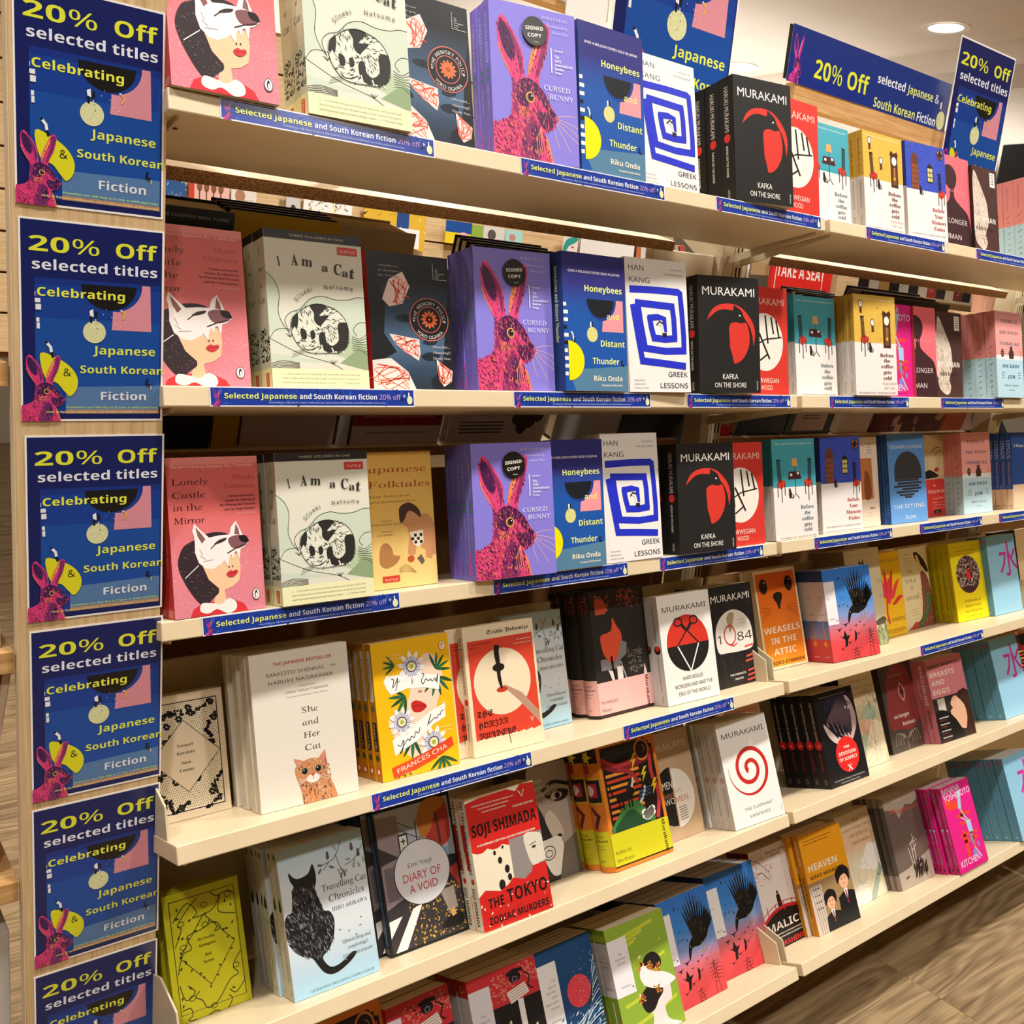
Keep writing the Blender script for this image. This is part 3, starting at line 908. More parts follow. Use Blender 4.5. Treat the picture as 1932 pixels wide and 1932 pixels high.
def chair(a, x, y, s, red='#c9402f', ink='#2c1a1a', flip=1):
    for k in range(4): a.line([(x + flip * (k * .022 - .0) * s, y - .34 * s), (x + flip * (.02 + k * .022) * s, y)], .013 * s, ink, lay=False)
    a.line([(x - flip * .01 * s, y - .34 * s), (x + flip * .08 * s, y - .345 * s)], .018 * s, ink, lay=False)
    a.poly([(x - flip * .02 * s, y + .01), (x + flip * .07 * s, y - .055 * s), (x + flip * .19 * s, y - .01 * s), (x + flip * .18 * s, y + .04 * s), (x + flip * .08 * s, y + .10 * s), (x, y + .06 * s)], red)
    for dx, dy in ((0, .22), (.085, .30), (.16, .2)): a.line([(x + flip * dx * s, y + .02 * s), (x + flip * dx * s, y + dy * s)], .016 * s, ink, lay=False)
    a.lay()
def catsit(a, x, y, s, ink='#32201f'):
    a.ell(x, y, .035 * s, .06 * s, ink, 14); a.ell(x - .01 * s, y - .06 * s, .025 * s, .025 * s, ink, 10)
    a.poly([(x - .033 * s, y - .07 * s), (x - .028 * s, y - .105 * s), (x - .012 * s, y - .08 * s)], ink); a.poly([(x - .01 * s, y - .08 * s), (x + .005 * s, y - .105 * s), (x + .012 * s, y - .07 * s)], ink)
    a.curve([(x + .02 * s, y + .05 * s), (x + .06 * s, y + .04 * s), (x + .05 * s, y - .01 * s)], .012 * s, ink)
def d_tea(a):
    H = a.H
    a.rect(0, 0, 1, H, '#ece7e2')
    a.grad(0, 0, 1, .735, [(0, '#48a6b6'), (1, '#3fa2b2')])
    a.specks(0, 0, 1, .72, 450, .005, ['#93ccd0', '#66b8c2', '#2f8799'], None, 2)
    a.text('THE JAPANESE BESTSELLER', .5, .085, .05, '#cfe6d8', 's', 'c', fit=.88)
    a.poly([(.46, .30), (.56, .30), (.585, .42), (.44, .42)], '#e6a961'); a.line([(.51, .42), (.51, .50)], .01, '#5a3a30')
    a.poly([(.37, .50), (.62, .50), (.66, .62), (.34, .62)], '#472325'); a.ell(.42, .55, .03, .022, '#f4efe9', 12); a.ell(.58, .53, .03, .022, '#f4efe9', 12)
    a.line([(.51, .62), (.51, .84)], .014, '#2c1a1a'); a.line([(.51, .84), (.43, .92)], .012, '#2c1a1a'); a.line([(.51, .84), (.59, .92)], .012, '#2c1a1a')
    chair(a, .10, .66, 1.0); chair(a, .90, .66, 1.0, flip=-1)
    catsit(a, .38, .85, 1.0)
    for t, y, f in (('Before', 1.08, .31), ('the', 1.17, .14), ('coffee', 1.26, .27), ('gets', 1.35, .18), ('cold', 1.43, .19)): a.text(t, .76, y, .12, '#66757d', 's', 'c', fit=f)
    a.text('TOSHIKAZU KAWAGUCHI', .52, H - .015, .055, '#a08a80', 's', 'c', fit=.85)
def s_tea(a, top='#34818f', tc='#173f44', ti='Before the coffee gets cold'):
    a.bar(0, 1, '#cfc8c6'); a.bar(0, .46, top); a.word(ti, .07, .44, .45, tc, 's'); a.word('TOSHIKAZU KAWAGUCHI', .50, .78, .28, '#8b8380', 's'); a.word('PICADOR', .86, .97, .4, '#6f6a68', 'n')
def clock(a, x, y, s):
    a.ell(x, y, .045 * s, .055 * s, '#5a3020', 16); a.ell(x, y, .033 * s, .042 * s, '#f4efe6', 14); a.rect(x - .025 * s, y + .05 * s, x + .025 * s, y + .13 * s, '#5a3020')
    a.line([(x, y), (x, y - .03 * s)], .006, '#222222'); a.line([(x, y), (x + .018 * s, y)], .006, '#222222')
def d_yel(a):
    H = a.H
    a.rect(0, 0, 1, H, '#ece7e2'); a.rect(0, 0, 1, .73, '#dcb44c')
    a.specks(0, 0, 1, .72, 200, .03, ['#e6c465', '#d0a53f'], None, 4, .6)
    a.text('THE JAPANESE BESTSELLER', .5, .075, .05, '#f3e2b0', 's', 'c', fit=.85)
    clock(a, .17, .14, 1.1); clock(a, .44, .42, 1.1)
    a.rect(.69, .28, .87, .80, '#4b2a1b'); a.poly([(.67, .29), (.70, .22), (.78, .26), (.86, .22), (.89, .29)], '#4b2a1b'); a.ell(.78, .38, .062, .07, '#f2ece0', 18)
    a.rect(.73, .48, .83, .76, '#7c4a2a'); a.line([(.78, .48), (.78, .64)], .008, '#e7c27a'); a.ell(.78, .66, .028, .03, '#e7a93a', 12)
    chair(a, .16, .66, .95, '#c23a2c'); catsit(a, .37, .82, 1.0)
    for t, y, f in (('Before', .94, .33), ('the', 1.02, .15), ('coffee', 1.11, .29), ('gets', 1.20, .19), ('cold', 1.29, .20)): a.text(t, .76, y, .12, '#7c3a36', 's', 'c', fit=f)
    a.text('Tales from', .80, 1.365, .075, '#b88a5a', 'u', 'c', fit=.34); a.text('the Cafe', .80, 1.435, .075, '#b88a5a', 'u', 'c', fit=.25)
    a.text('TOSHIKAZU KAWAGUCHI', .5, H - .03, .05, '#b07a70', 's', 'c', fit=.88)
def s_yel(a): s_tea(a, '#c49a3a', '#5a3a12', 'Before the coffee gets cold: Tales')
def d_blu(a):
    H = a.H
    a.rect(0, 0, 1, H, '#ece7e4'); a.rect(0, 0, 1, .74, '#3b50bd')
    a.specks(0, 0, 1, .73, 430, .013, ['#22307c', '#2c3f9c', '#5b74dd'], None, 6)
    a.ell(.22, .33, .095, .17, '#6a3b2c', 20, PI, 2 * PI); a.rect(.125, .33, .315, .74, '#5a3a34')
    for i in range(5):
        for j in range(3): a.rect(.14 + j * .06, .34 + i * .08, .185 + j * .06, .405 + i * .08, '#8a5a30' if (i + j) % 3 else '#b7442f', lay=False)
    a.lay()
    a.ell(.60, .39, .075, .09, '#2a2320', 20, PI, 2 * PI); a.rect(.525, .39, .675, .60, '#2a2320')
    for i in range(3):
        for j in range(2): a.rect(.54 + j * .065, .37 + i * .075, .595 + j * .065, .43 + i * .075, '#d9d08a', lay=False)
    a.lay()
    a.ell(.87, .12, .085, .085, '#3a2322', 22)
    for k, c in enumerate(('#e8953a', '#d8432f', '#e8b53a', '#e8953a')): a.ell(.87, .12, .07, .07, c, 8, k * PI / 2 + .12, (k + 1) * PI / 2 - .12)
    chair(a, .80, .74, .9, '#d8432f', flip=1); catsit(a, .35, .76, .9)
    for t, y, f in (('Before', 1.05, .30), ('Your', 1.15, .21), ('Memory', 1.25, .38), ('Fades', 1.35, .28)): a.text(t, .78, y, .125, '#b8423f', 's', 'c', fit=f)
    a.text('TOSHIKAZU KAWAGUCHI', .5, 1.45, .055, '#9a8f94', 's', 'c', fit=.86); a.text('Bestselling author of Before the Coffee Gets Cold', .5, H - .02, .032, '#55506a', 's', 'c', fit=.86)
def s_blu(a): s_tea(a, '#2b3a94', '#10164a', 'Before Your Memory Fades')

def d_pin(a):
    H = a.H
    a.rect(0, 0, 1, H, '#f4707c')
    a.poly(spline([(-.05, H + .02), (.0, 1.15), (.05, .95), (.22, .83), (.36, .70), (.35, .56), (.22, .46), (.16, .34), (.20, .22), (.36, .15), (.52, .20), (.60, .32), (.57, .46), (.50, .56), (.52, .70), (.68, .80), (.90, .92), (.98, 1.1), (1.0, 1.3), (1.0, H + .02)], 4), '#3f2428')
    a.text('OSAMU DAZAI', .04, .60, .10, '#e8939a', 'n', fit=.82)
    a.text('NO LONGER', .02, 1.12, .17, '#e9d6d2', 'n', fit=.86); a.text('HUMAN', .05, 1.38, .17, '#e9d6d2', 'n', fit=.62)
def s_pin(a): a.bar(0, 1, '#c74a55')
def d_veg(a):
    H = a.H
    a.rect(0, 0, 1, H, '#4b302d'); a.specks(0, 0, 1, H, 200, .02, ['#5e403b', '#3c2522'], None, 7)
    wing = spline([(.22, .10), (.30, .14), (.48, .40), (.62, .62), (.66, .85), (.64, 1.05), (.55, 1.2), (.60, 1.35), (.48, 1.48), (.25, 1.38), (.18, 1.2), (.12, 1.0), (.08, .8), (.12, .5), (.18, .28)], 4, True)
    a.poly(wing, '#dccbbb'); a.specks(.05, .1, .7, 1.45, 120, .02, ['#c2ab99', '#efe2d6', '#a98f7f'], inside(wing), 3, 3, lambda x, y: 1.2)
    a.text('THE', .42, .78, .13, '#efe6d8', 'b', 'c', fit=.22); a.text('VEGETARIAN', .44, .98, .19, '#efe6d8', 'b', 'c', fit=.92); a.text('HAN KANG', .52, 1.14, .14, '#3b2220', 'b', 'c', fit=.56)
    a.lines(['In the grip of something', 'strange and beautiful'], .4, 1.24, .05, .03, '#6e5a50', 'n')
    a.rect(.76, .06, .93, .32, '#f3efe8')
    for i in range(5): a.line([(.79, .10 + i * .04), (.90, .10 + i * .04)], .012, '#5a4a44', lay=False)
def s_veg(a): a.bar(0, 1, '#2e1d1b')
def d_the(a):
    H = a.H
    a.rect(0, 0, 1, H, '#bfe0ee'); a.rect(0, 0, 1, .80, '#f3a9a2'); a.rect(0, .78, 1, .86, '#e9f0f2')
    a.text('International bestseller · translated by Polly Barton', .5, .05, .035, '#8c4a48', 's', 'c', fit=.86)
    ink = '#4a6c80'
    for t, y, f, c in (('THERE’S', .20, .64, '#7d5f63'), ('NO SUCH', .40, .68, '#6d6468'), ('THING AS', .60, .74, '#5f6b78')): a.text(t, .5, y, .12, c, 'b', 'c', fit=f)
    a.ell(.23, .74, .06, .075, '#3e2b26', 18)
    for i in range(3): a.line([(.19, .70 + i * .035), (.27, .70 + i * .035)], .01, '#cda28c', lay=False)
    a.poly([(.48, .84), (.46, .74), (.52, .66), (.50, .62), (.62, .62), (.60, .66), (.66, .74), (.64, .84)], '#4a332c')
    a.line([(.88, .68), (.95, .76), (.90, .80)], .014, '#b0604a')
    a.text('AN EASY', .53, 1.0, .125, '#3f6f8c', 'b', 'c', fit=.66); a.text('JOB', .53, 1.19, .125, '#3f6f8c', 'b', 'c', fit=.28)
    for s_ in (-1, 1):
        for i in range(3): a.line([(.53 + s_ * .24, 1.09 + i * .045), (.53 + s_ * .36, 1.085 + i * .045)], .008, '#56758a', lay=False)
    a.text('Kikuko Tsumura', .53, 1.33, .075, '#56758a', 'u', 'c', fit=.52); a.line([(.42, 1.40), (.64, 1.40)], .006, '#56758a')
def s_the(a):
    a.bar(0, 1, '#a9cbd8'); a.bar(0, .53, '#d98782'); a.word('Kikuko Tsumura', .07, .33, .35, '#9c4f4c', 'i')
    for i, t in enumerate(('THERE’S', 'NO', 'SUCH', 'THING', 'AS', 'AN', 'EASY', 'JOB')): a.text(t, .5 * a.t, (.42 + i * .065) * a.h, .0048, '#3c4f5c', 'b', 'c', rot=-.6)
    a.ring(.5 * a.t, .955 * a.h, .0016, .0016, .0006, '#3c4f5c', 10)

def d_fol(a):
    H = a.H
    a.grad(0, 0, 1, H, [(0, '#d9aa52'), (.4, '#e9bf62'), (1, '#efd08a')])
    a.text('Japanese', .93, .23, .15, '#a13a1e', 'u', 'r', fit=.84); a.text('Folktales', .97, .40, .15, '#a13a1e', 'u', 'r', fit=.80)
    a.text('Classic Stories from', .70, .51, .055, '#5a2c18', 'u', 'r', fit=.56); a.text('Japan’s Enchanted Past', .76, .57, .055, '#5a2c18', 'u', 'r', fit=.68)
    a.text('Compiled by', .44, .78, .04, '#5a2c18', 'u', 'r'); a.text('YEI THEODORA OZAKI', .60, .82, .042, '#5a2c18', 'u', 'r', fit=.5)
    a.text('Foreword by', .44, .90, .04, '#5a2c18', 'u', 'r'); a.text('LUCY FRASER', .44, .94, .042, '#5a2c18', 'u', 'r')
    sk = '#cf9464'
    a.poly(spline([(.68, .76), (.90, .72), (1.0, .86), (1.02, 1.06), (.98, 1.2), (.84, 1.12), (.70, 1.0), (.64, .88)], 4, True), sk)
    a.poly([(.66, .95), (.62, 1.16), (.72, 1.18), (.76, 1.0)], sk); a.poly([(.86, 1.05), (.86, 1.22), (.94, 1.24), (.97, 1.05)], sk)
    a.ell(.66, .74, .11, .12, sk, 20); a.poly(spline([(.56, .62), (.68, .58), (.80, .66), (.82, .76), (.74, .70), (.66, .68), (.60, .78), (.55, .80), (.54, .70)], 3, True), '#4b342a')
    a.poly([(.66, .92), (.84, .90), (.84, 1.05), (.76, 1.10), (.70, 1.05)], '#efe6cf')
    for i in range(4):
        for j in range(3):
            if (i + j) % 2: a.rect(.68 + i * .037, .94 + j * .04, .715 + i * .037, .975 + j * .04, '#25201d', lay=False)
    a.poly(spline([(.28, 1.06), (.36, 1.02), (.42, 1.08), (.44, 1.16), (.52, 1.18), (.46, 1.26), (.34, 1.3), (.26, 1.24)], 3, True), '#b37e4c')
    a.ell(.66, 1.22, .045, .04, '#c2562e', 14); a.poly([(.74, 1.22), (.80, 1.18), (.84, 1.26), (.80, 1.30)], '#6a5f50')
    for k in range(5): a.curve([(.5, 1.32 + k * .01), (.6, 1.28 + .02 * k), (.72, 1.38)], .004, '#a88a5a', 3, lay=False)
    a.rect(.28, 1.39, .50, 1.46, '#cf3f2a'); a.text('TUTTLE', .39, 1.445, .05, '#f6e3cf', 'n', 'c', fit=.17)
def s_fol(a): a.bar(0, 1, '#c79a48')

def d_bei(a):
    a.rect(0, 0, 1, a.H, '#ecd9c6')
    for i in range(4): a.line([(.70, .12 + i * .05), (.84, .12 + i * .05)], .012, '#8a7464', lay=False)
    a.poly([(.40, .36), (.82, .36), (.84, 1.06), (.40, 1.06)], '#c67a44'); a.poly(spline([(.6, .6), (.72, .62), (.78, .8), (.76, 1.04), (.58, 1.04)], 3, True), '#8a4f2e')
    a.line([(.7, 1.22), (.86, 1.22)], .02, '#8a5444'); a.lines(['essays', 'stories'], .66, 1.30, .05, .04, '#a08474', 'n')
def s_bei(a): a.bar(0, 1, '#d8c4b0')
def d_sun(a):
    H = a.H
    a.grad(0, 0, 1, H, [(0, '#5086c8'), (.5, '#5f98da'), (1, '#6aa2e0')])
    a.text('OSAMU DAZAI', .5, .25, .125, '#d9dfe0', 'n', 'c', fit=.86)
    ink = '#3b3c40'
    a.ell(.52, .66, .37, .36, ink, 36, PI, 2 * PI); a.rect(.15, .655, .89, .78, ink)
    for x0, x1, y in ((.16, .80, .80), (.22, .88, .85), (.12, .80, .90), (.34, .86, .95), (.18, .78, 1.0), (.26, .66, 1.05), (.40, .60, 1.09)): a.line([(x0, y), (x1, y)], .035, ink, lay=False)
    a.lay()
    a.text('THE SETTING', .5, 1.28, .135, '#e4e4dc', 'n', 'c', fit=.84); a.text('SUN', .52, 1.47, .135, '#e4e4dc', 'n', 'c', fit=.28)
def s_sun(a): a.bar(0, 1, '#2f5aa0'); a.word('THE SETTING SUN', .10, .50, .4, '#7ba4d8', 'n'); a.word('OSAMU DAZAI', .56, .90, .4, '#7ba4d8', 'n')
def d_pil(a):
    H = a.H
    a.rect(0, 0, 1, H, '#dcc79a')
    a.poly(spline([(.0, .0), (.55, .05), (.85, .2), (.98, .5), (1, .0)], 4), '#b9a37a')
    for k in range(5): a.curve([(.2 + k * .1, .02), (.75 + k * .03, .16), (.97, .42 + .05 * k)], .006, '#4a3c2a', 4, lay=False)
    a.curve([(.30, .34), (.42, .26), (.58, .24)], .016, '#2c241c'); a.curve([(.40, .40), (.52, .33), (.66, .30)], .012, '#2c241c')
    a.curve([(.10, .45), (.16, .56), (.10, .64)], .008, '#2c241c'); a.poly(spline([(.36, .66), (.46, .62), (.55, .66), (.44, .71)], 3, True), '#c23a2c')
    a.curve([(.30, .80), (.55, .84), (.80, .72), (.92, .5)], .008, '#2c241c')
    a.poly(spline([(.0, .72), (.2, .66), (.45, .74), (.5, .80), (0, .82)], 3, True), '#1c1714')
    a.rect(0, .84, 1, H, '#d6382f')
    a.text('The', .35, .98, .09, '#f4d8c4', 'u', 'c'); a.text('PILLOW BOOK', .92, 1.10, .125, '#f4d8c4', 's', 'r', fit=.80); a.text('of Sei Shōnagon', .82, 1.22, .085, '#f4d8c4', 'i', 'r', fit=.52)
    for i in range(3): a.line([(.25, 1.28 + i * .05), (.8, 1.28 + i * .05)], .008, '#f0a596', lay=False)
    a.rect(.3, 1.42, .56, 1.49, '#1c1714'); a.text('TUTTLE', .43, 1.475, .045, '#f4d8c4', 'n', 'c')
def s_pil(a): a.bar(0, 1, '#b9a070')
def d_ptn(a):
    a.rect(0, 0, 1, a.H, '#e6dccb'); a.specks(0, 0, 1, 1.1, 160, .05, ['#2e2c28', '#4b4a40', '#c9b594'], None, 12, .8); a.specks(0, 1.1, 1, a.H, 60, .05, ['#3f4f9c', '#c9434a', '#e6dccb'], None, 13, .8)
def s_ptn(a): a.bar(0, 1, '#3a3730')
def d_die(a):
    a.rect(0, 0, 1, a.H, '#2f57a4'); a.rect(0, 1.05, 1, a.H, '#e8c9a8')
    a.text('I Want to Die', .1, .3, .13, '#f1efe9', 's', fit=.8)
def s_die(a):
    a.bar(0, 1, '#2c55a8'); a.bar(.74, 1, '#e4c3a2'); a.word('I Want to Die', .10, .34, .34, '#eef0f4', 's', .66); a.word('but I Want to', .10, .34, .30, '#eef0f4', 's', .28)
    a.word('Baek Sehee', .38, .72, .36, '#e2904e', 's'); a.across('BLO', .965, .5, '#3a2f2c', 'b')

def d_sno(a, bg='#ead9bd', ink='#17151a', name=('Yasunari', 'Kawabata', 'Snow', 'Country')):
    H = a.H
    a.rect(0, 0, 1, H, bg)
    a.rect(.07, .09, .93, H - .09, ink); a.rect(.082, .102, .918, H - .102, '#efe2c8')
    rd = random.Random(3)
    for i in range(30):
        for j in range(46):
            x, y = .10 + i * .028 + (j % 2) * .014 + rd.uniform(-.003, .003), .12 + j * .027
            if x < .91 and y < H - .11: a.ell(x, y, .0065, .0065, ink, 5, lay=False)
    a.lay()
    for k in range(46):
        x, y = rd.uniform(.12, .88), rd.uniform(.14, H - .14)
        for j in range(6): a.ell(x + .028 * math.cos(j), y + .028 * math.sin(j * 1.1), .018, .018, ink, 8, lay=False)
    a.lay()
    for pts in ([(.10, .38), (.22, .26), (.40, .2), (.62, .24), (.84, .14)], [(.9, .3), (.78, .44), (.84, .6), (.74, .72)], [(.1, 1.1), (.26, 1.2), (.3, 1.32), (.5, 1.24)], [(.9, 1.0), (.8, 1.12), (.86, 1.28), (.7, 1.34)]):
        for q in spline(pts, 9):
            a.ell(q[0] + rd.uniform(-.02, .02), q[1] + rd.uniform(-.02, .02), rd.uniform(.012, .03), rd.uniform(.012, .028), ink, 8, lay=False)
    a.lay()
    a.specks(.09, .11, .91, H - .11, 160, .006, ['#efe2c8'], None, 22)
    cy = H / 2
    a.poly([(.5, cy - .42), (.92, cy), (.5, cy + .42), (.08, cy)], ink); a.poly([(.5, cy - .41), (.91, cy), (.5, cy + .41), (.09, cy)], '#ead9bd')
    for i, t in enumerate(name): a.text(t, .5, cy - .11 + i * .085 + (.03 if i > 1 else 0), .075, ink, 's', 'c')
def s_sno(a): a.bar(0, 1, '#d9c8ac')
def d_gre(a):
    H = a.H; bg, ink = '#bfba1c', '#2a2a14'
    a.rect(0, 0, 1, H, bg)
    x0, x1, y0, y1 = .08, .93, .09, H - .09
    a.line([(x0, y0), (x1, y0), (x1, y1), (x0, y1), (x0, y0)], .011, ink)
    cy = H / 2
    a.line([(.5, cy - .40), (.86, cy), (.5, cy + .40), (.14, cy), (.5, cy - .40)], .012, ink)
    rd = random.Random(5)
    def leaf(x, y, t, s=.035):
        a.poly([(x, y), (x + s * math.cos(t - .5) * .7, y + s * math.sin(t - .5) * .7), (x + s * 1.3 * math.cos(t), y + s * 1.3 * math.sin(t)), (x + s * math.cos(t + .5) * .7, y + s * math.sin(t + .5) * .7)], ink, lay=False)
    for k in range(20):
        q = k / 20 * 4; i = int(q); f = q - i
        P = [(.5, cy - .40), (.86, cy), (.5, cy + .40), (.14, cy), (.5, cy - .40)]
        x = P[i][0] + (P[i + 1][0] - P[i][0]) * f; y = P[i][1] + (P[i + 1][1] - P[i][1]) * f
        leaf(x, y, k * 2.1)
    for pts in ([(.1, .32), (.3, .15), (.42, .28), (.36, .33), (.62, .30), (.74, .16), (.70, .34), (.92, .42)], [(.1, .6), (.2, .42), (.16, .36), (.30, .22), (.44, .12)], [(.62, .1), (.7, .16), (.86, .14), (.92, .2)],
                [(.1, .9), (.18, .7), (.30, .66), (.26, .52), (.46, .48), (.62, .44), (.7, .52), (.62, .55), (.66, .50)], [(.92, .86), (.80, 1.0), (.86, 1.1), (.74, 1.14), (.56, 1.32), (.42, 1.36), (.36, 1.26), (.28, 1.2), (.34, 1.15)],
                [(.1, 1.02), (.16, 1.2), (.28, 1.14), (.2, 1.05)], [(.1, 1.3), (.2, 1.3), (.22, 1.38), (.16, 1.42), (.34, 1.46), (.5, 1.42), (.64, 1.46), (.74, 1.36), (.70, 1.3)], [(.93, 1.2), (.8, 1.3), (.72, 1.24)]):
        a.curve(pts, .011, ink, 6, lay=False)
    for k in range(18): leaf(rd.choice((rd.uniform(.12, .3), rd.uniform(.7, .88))), rd.uniform(.15, H - .15), rd.uniform(0, 6), .04)
    for x, y in ((.2, .36), (.52, .22), (.84, .18), (.2, .62), (.24, 1.2), (.5, 1.36), (.24, 1.46), (.84, 1.0), (.5, .44)): a.ring(x, y, .04, .028, .008, ink, 14)
    a.lay()
    for i, t in enumerate(('Ryūnosuke', 'Akutagawa', 'Hell', 'Screen')): a.text(t, .5, cy - .12 + i * .075 + (.04 if i > 1 else 0), .07, ink, 's', 'c')
def s_gre(a): a.bar(0, 1, '#9c9a10')

def d_she(a):
    H = a.H
    a.rect(0, 0, 1, H, '#e4ddcf')
    for j in range(26):
        for i in range(18): a.ring((i + (j % 2) * .5) * .058, j * .06, .028, .028, .0035, '#dfd8ca', 5, PI, 2 * PI); a.n = 2
    a.n = 3
    a.text('THE JAPANESE BESTSELLER', .53, .135, .068, '#b5362c', 'b', 'c', fit=.60)
    a.text('MAKOTO SHINKAI', .45, .235, .075, '#4c463f', 'n', 'c', fit=.58); a.text('AND', .84, .225, .045, '#4c463f', 'n', 'c')
    a.text('NARUKI NAGAKAWA', .50, .315, .075, '#4c463f', 'n', 'c', fit=.66)
    a.text('TRANSLATED BY', .55, .375, .03, '#6d655c', 'n', 'c', fit=.18); a.text('GINNY TAPLEY TAKEMORI', .55, .425, .045, '#6d655c', 'n', 'c', fit=.44); a.text('Translator of Convenience Store Woman', .55, .468, .03, '#8a4a40', 'i', 'c', fit=.42)
    for t, y, f in (('She', .64, .165), ('and', .765, .17), ('Her', .89, .17), ('Cat', 1.015, .16)): a.text(t, .56, y, .12, '#55504a', 'u', 'c', fit=f)
    fur = '#c98a5e'
    a.poly(spline([(.42, H), (.41, 1.44), (.40, 1.36), (.37, 1.27), (.36, 1.20), (.38, 1.15), (.52, 1.10), (.66, 1.14), (.70, 1.20), (.69, 1.28), (.72, 1.36), (.75, 1.44), (.78, H + .02)], 4), fur)
    a.poly([(.385, 1.17), (.355, 1.07), (.47, 1.12)], fur); a.poly([(.60, 1.12), (.68, 1.04), (.69, 1.18)], fur)
    a.poly([(.392, 1.15), (.372, 1.09), (.44, 1.125)], '#d8838a'); a.poly([(.635, 1.12), (.672, 1.07), (.675, 1.16)], '#d8838a')
    body = [(.38, 1.12), (.7, 1.12), (.74, H), (.42, H)]
    a.specks(.37, 1.1, .76, H, 260, .012, ['#a5613a', '#e3ae86', '#b8744c', '#8a7a6c', '#edc6a4'], inside(body), 8, 1.6, lambda x, y: 1.4)
    for x in (.455, .595): a.ell(x, 1.215, .032, .032, '#2f5a4c', 16); a.ell(x, 1.215, .024, .026, '#15130f', 12); a.ell(x - .008, 1.205, .006, .006, '#ffffff', 6)
    a.ell(.535, 1.30, .07, .045, '#f0e2d8', 16); a.poly([(.51, 1.255), (.56, 1.25), (.537, 1.285)], '#b8503a'); a.line([(.537, 1.285), (.537, 1.31)], .006, '#6a3a2c')
    for s_ in (-1, 1):
        for k in range(3): a.line([(.535 + s_ * .05, 1.30), (.535 + s_ * .15, 1.28 + k * .03)], .003, '#f8f1ea', lay=False)
def s_she(a): a.bar(0, 1, '#d8cdb6'); a.word('She and Her Cat', .09, .42, .45, '#5c4632', 'i'); a.word('MAKOTO SHINKAI AND', .50, .80, .22, '#a58c68', 'n'); a.word('VSI', .92, .975, .3, '#4a3c2c', 'i')

def flower(a, x, y, r, seed=0):
    for k in range(10):
        t = k * PI / 5 + seed
        a.ell(x + r * .62 * math.cos(t), y + r * .62 * math.sin(t), r * .45, r * .17, '#f1efe8', 10, rot=t, lay=False)
    a.lay()
    for k in range(28):
        t = k * PI / 14
        a.line([(x + r * .3 * math.cos(t), y + r * .3 * math.sin(t)), (x + r * .68 * math.cos(t), y + r * .68 * math.sin(t))], r * .05, '#4a5aa8' if k % 2 else '#8a94cc', lay=False)
    a.lay(); a.ell(x, y, r * .36, r * .34, '#e9e4b8', 16); a.ring(x, y, r * .36, r * .34, r * .07, '#4a2a4c', 18); a.ell(x, y, r * .15, r * .15, '#a8b43c', 10)
def leaves(a, x, y, r, t0, n=5):
    for k in range(n):
        t = t0 + (k - (n - 1) / 2) * .5
        a.poly(spline([(x, y), (x + r * .5 * math.cos(t - .18), y + r * .5 * math.sin(t - .18)), (x + r * math.cos(t), y + r * math.sin(t)), (x + r * .5 * math.cos(t + .18), y + r * .5 * math.sin(t + .18))], 3, True), '#2f6b3c' if k % 2 else '#1f5230', lay=False)
    a.lay()
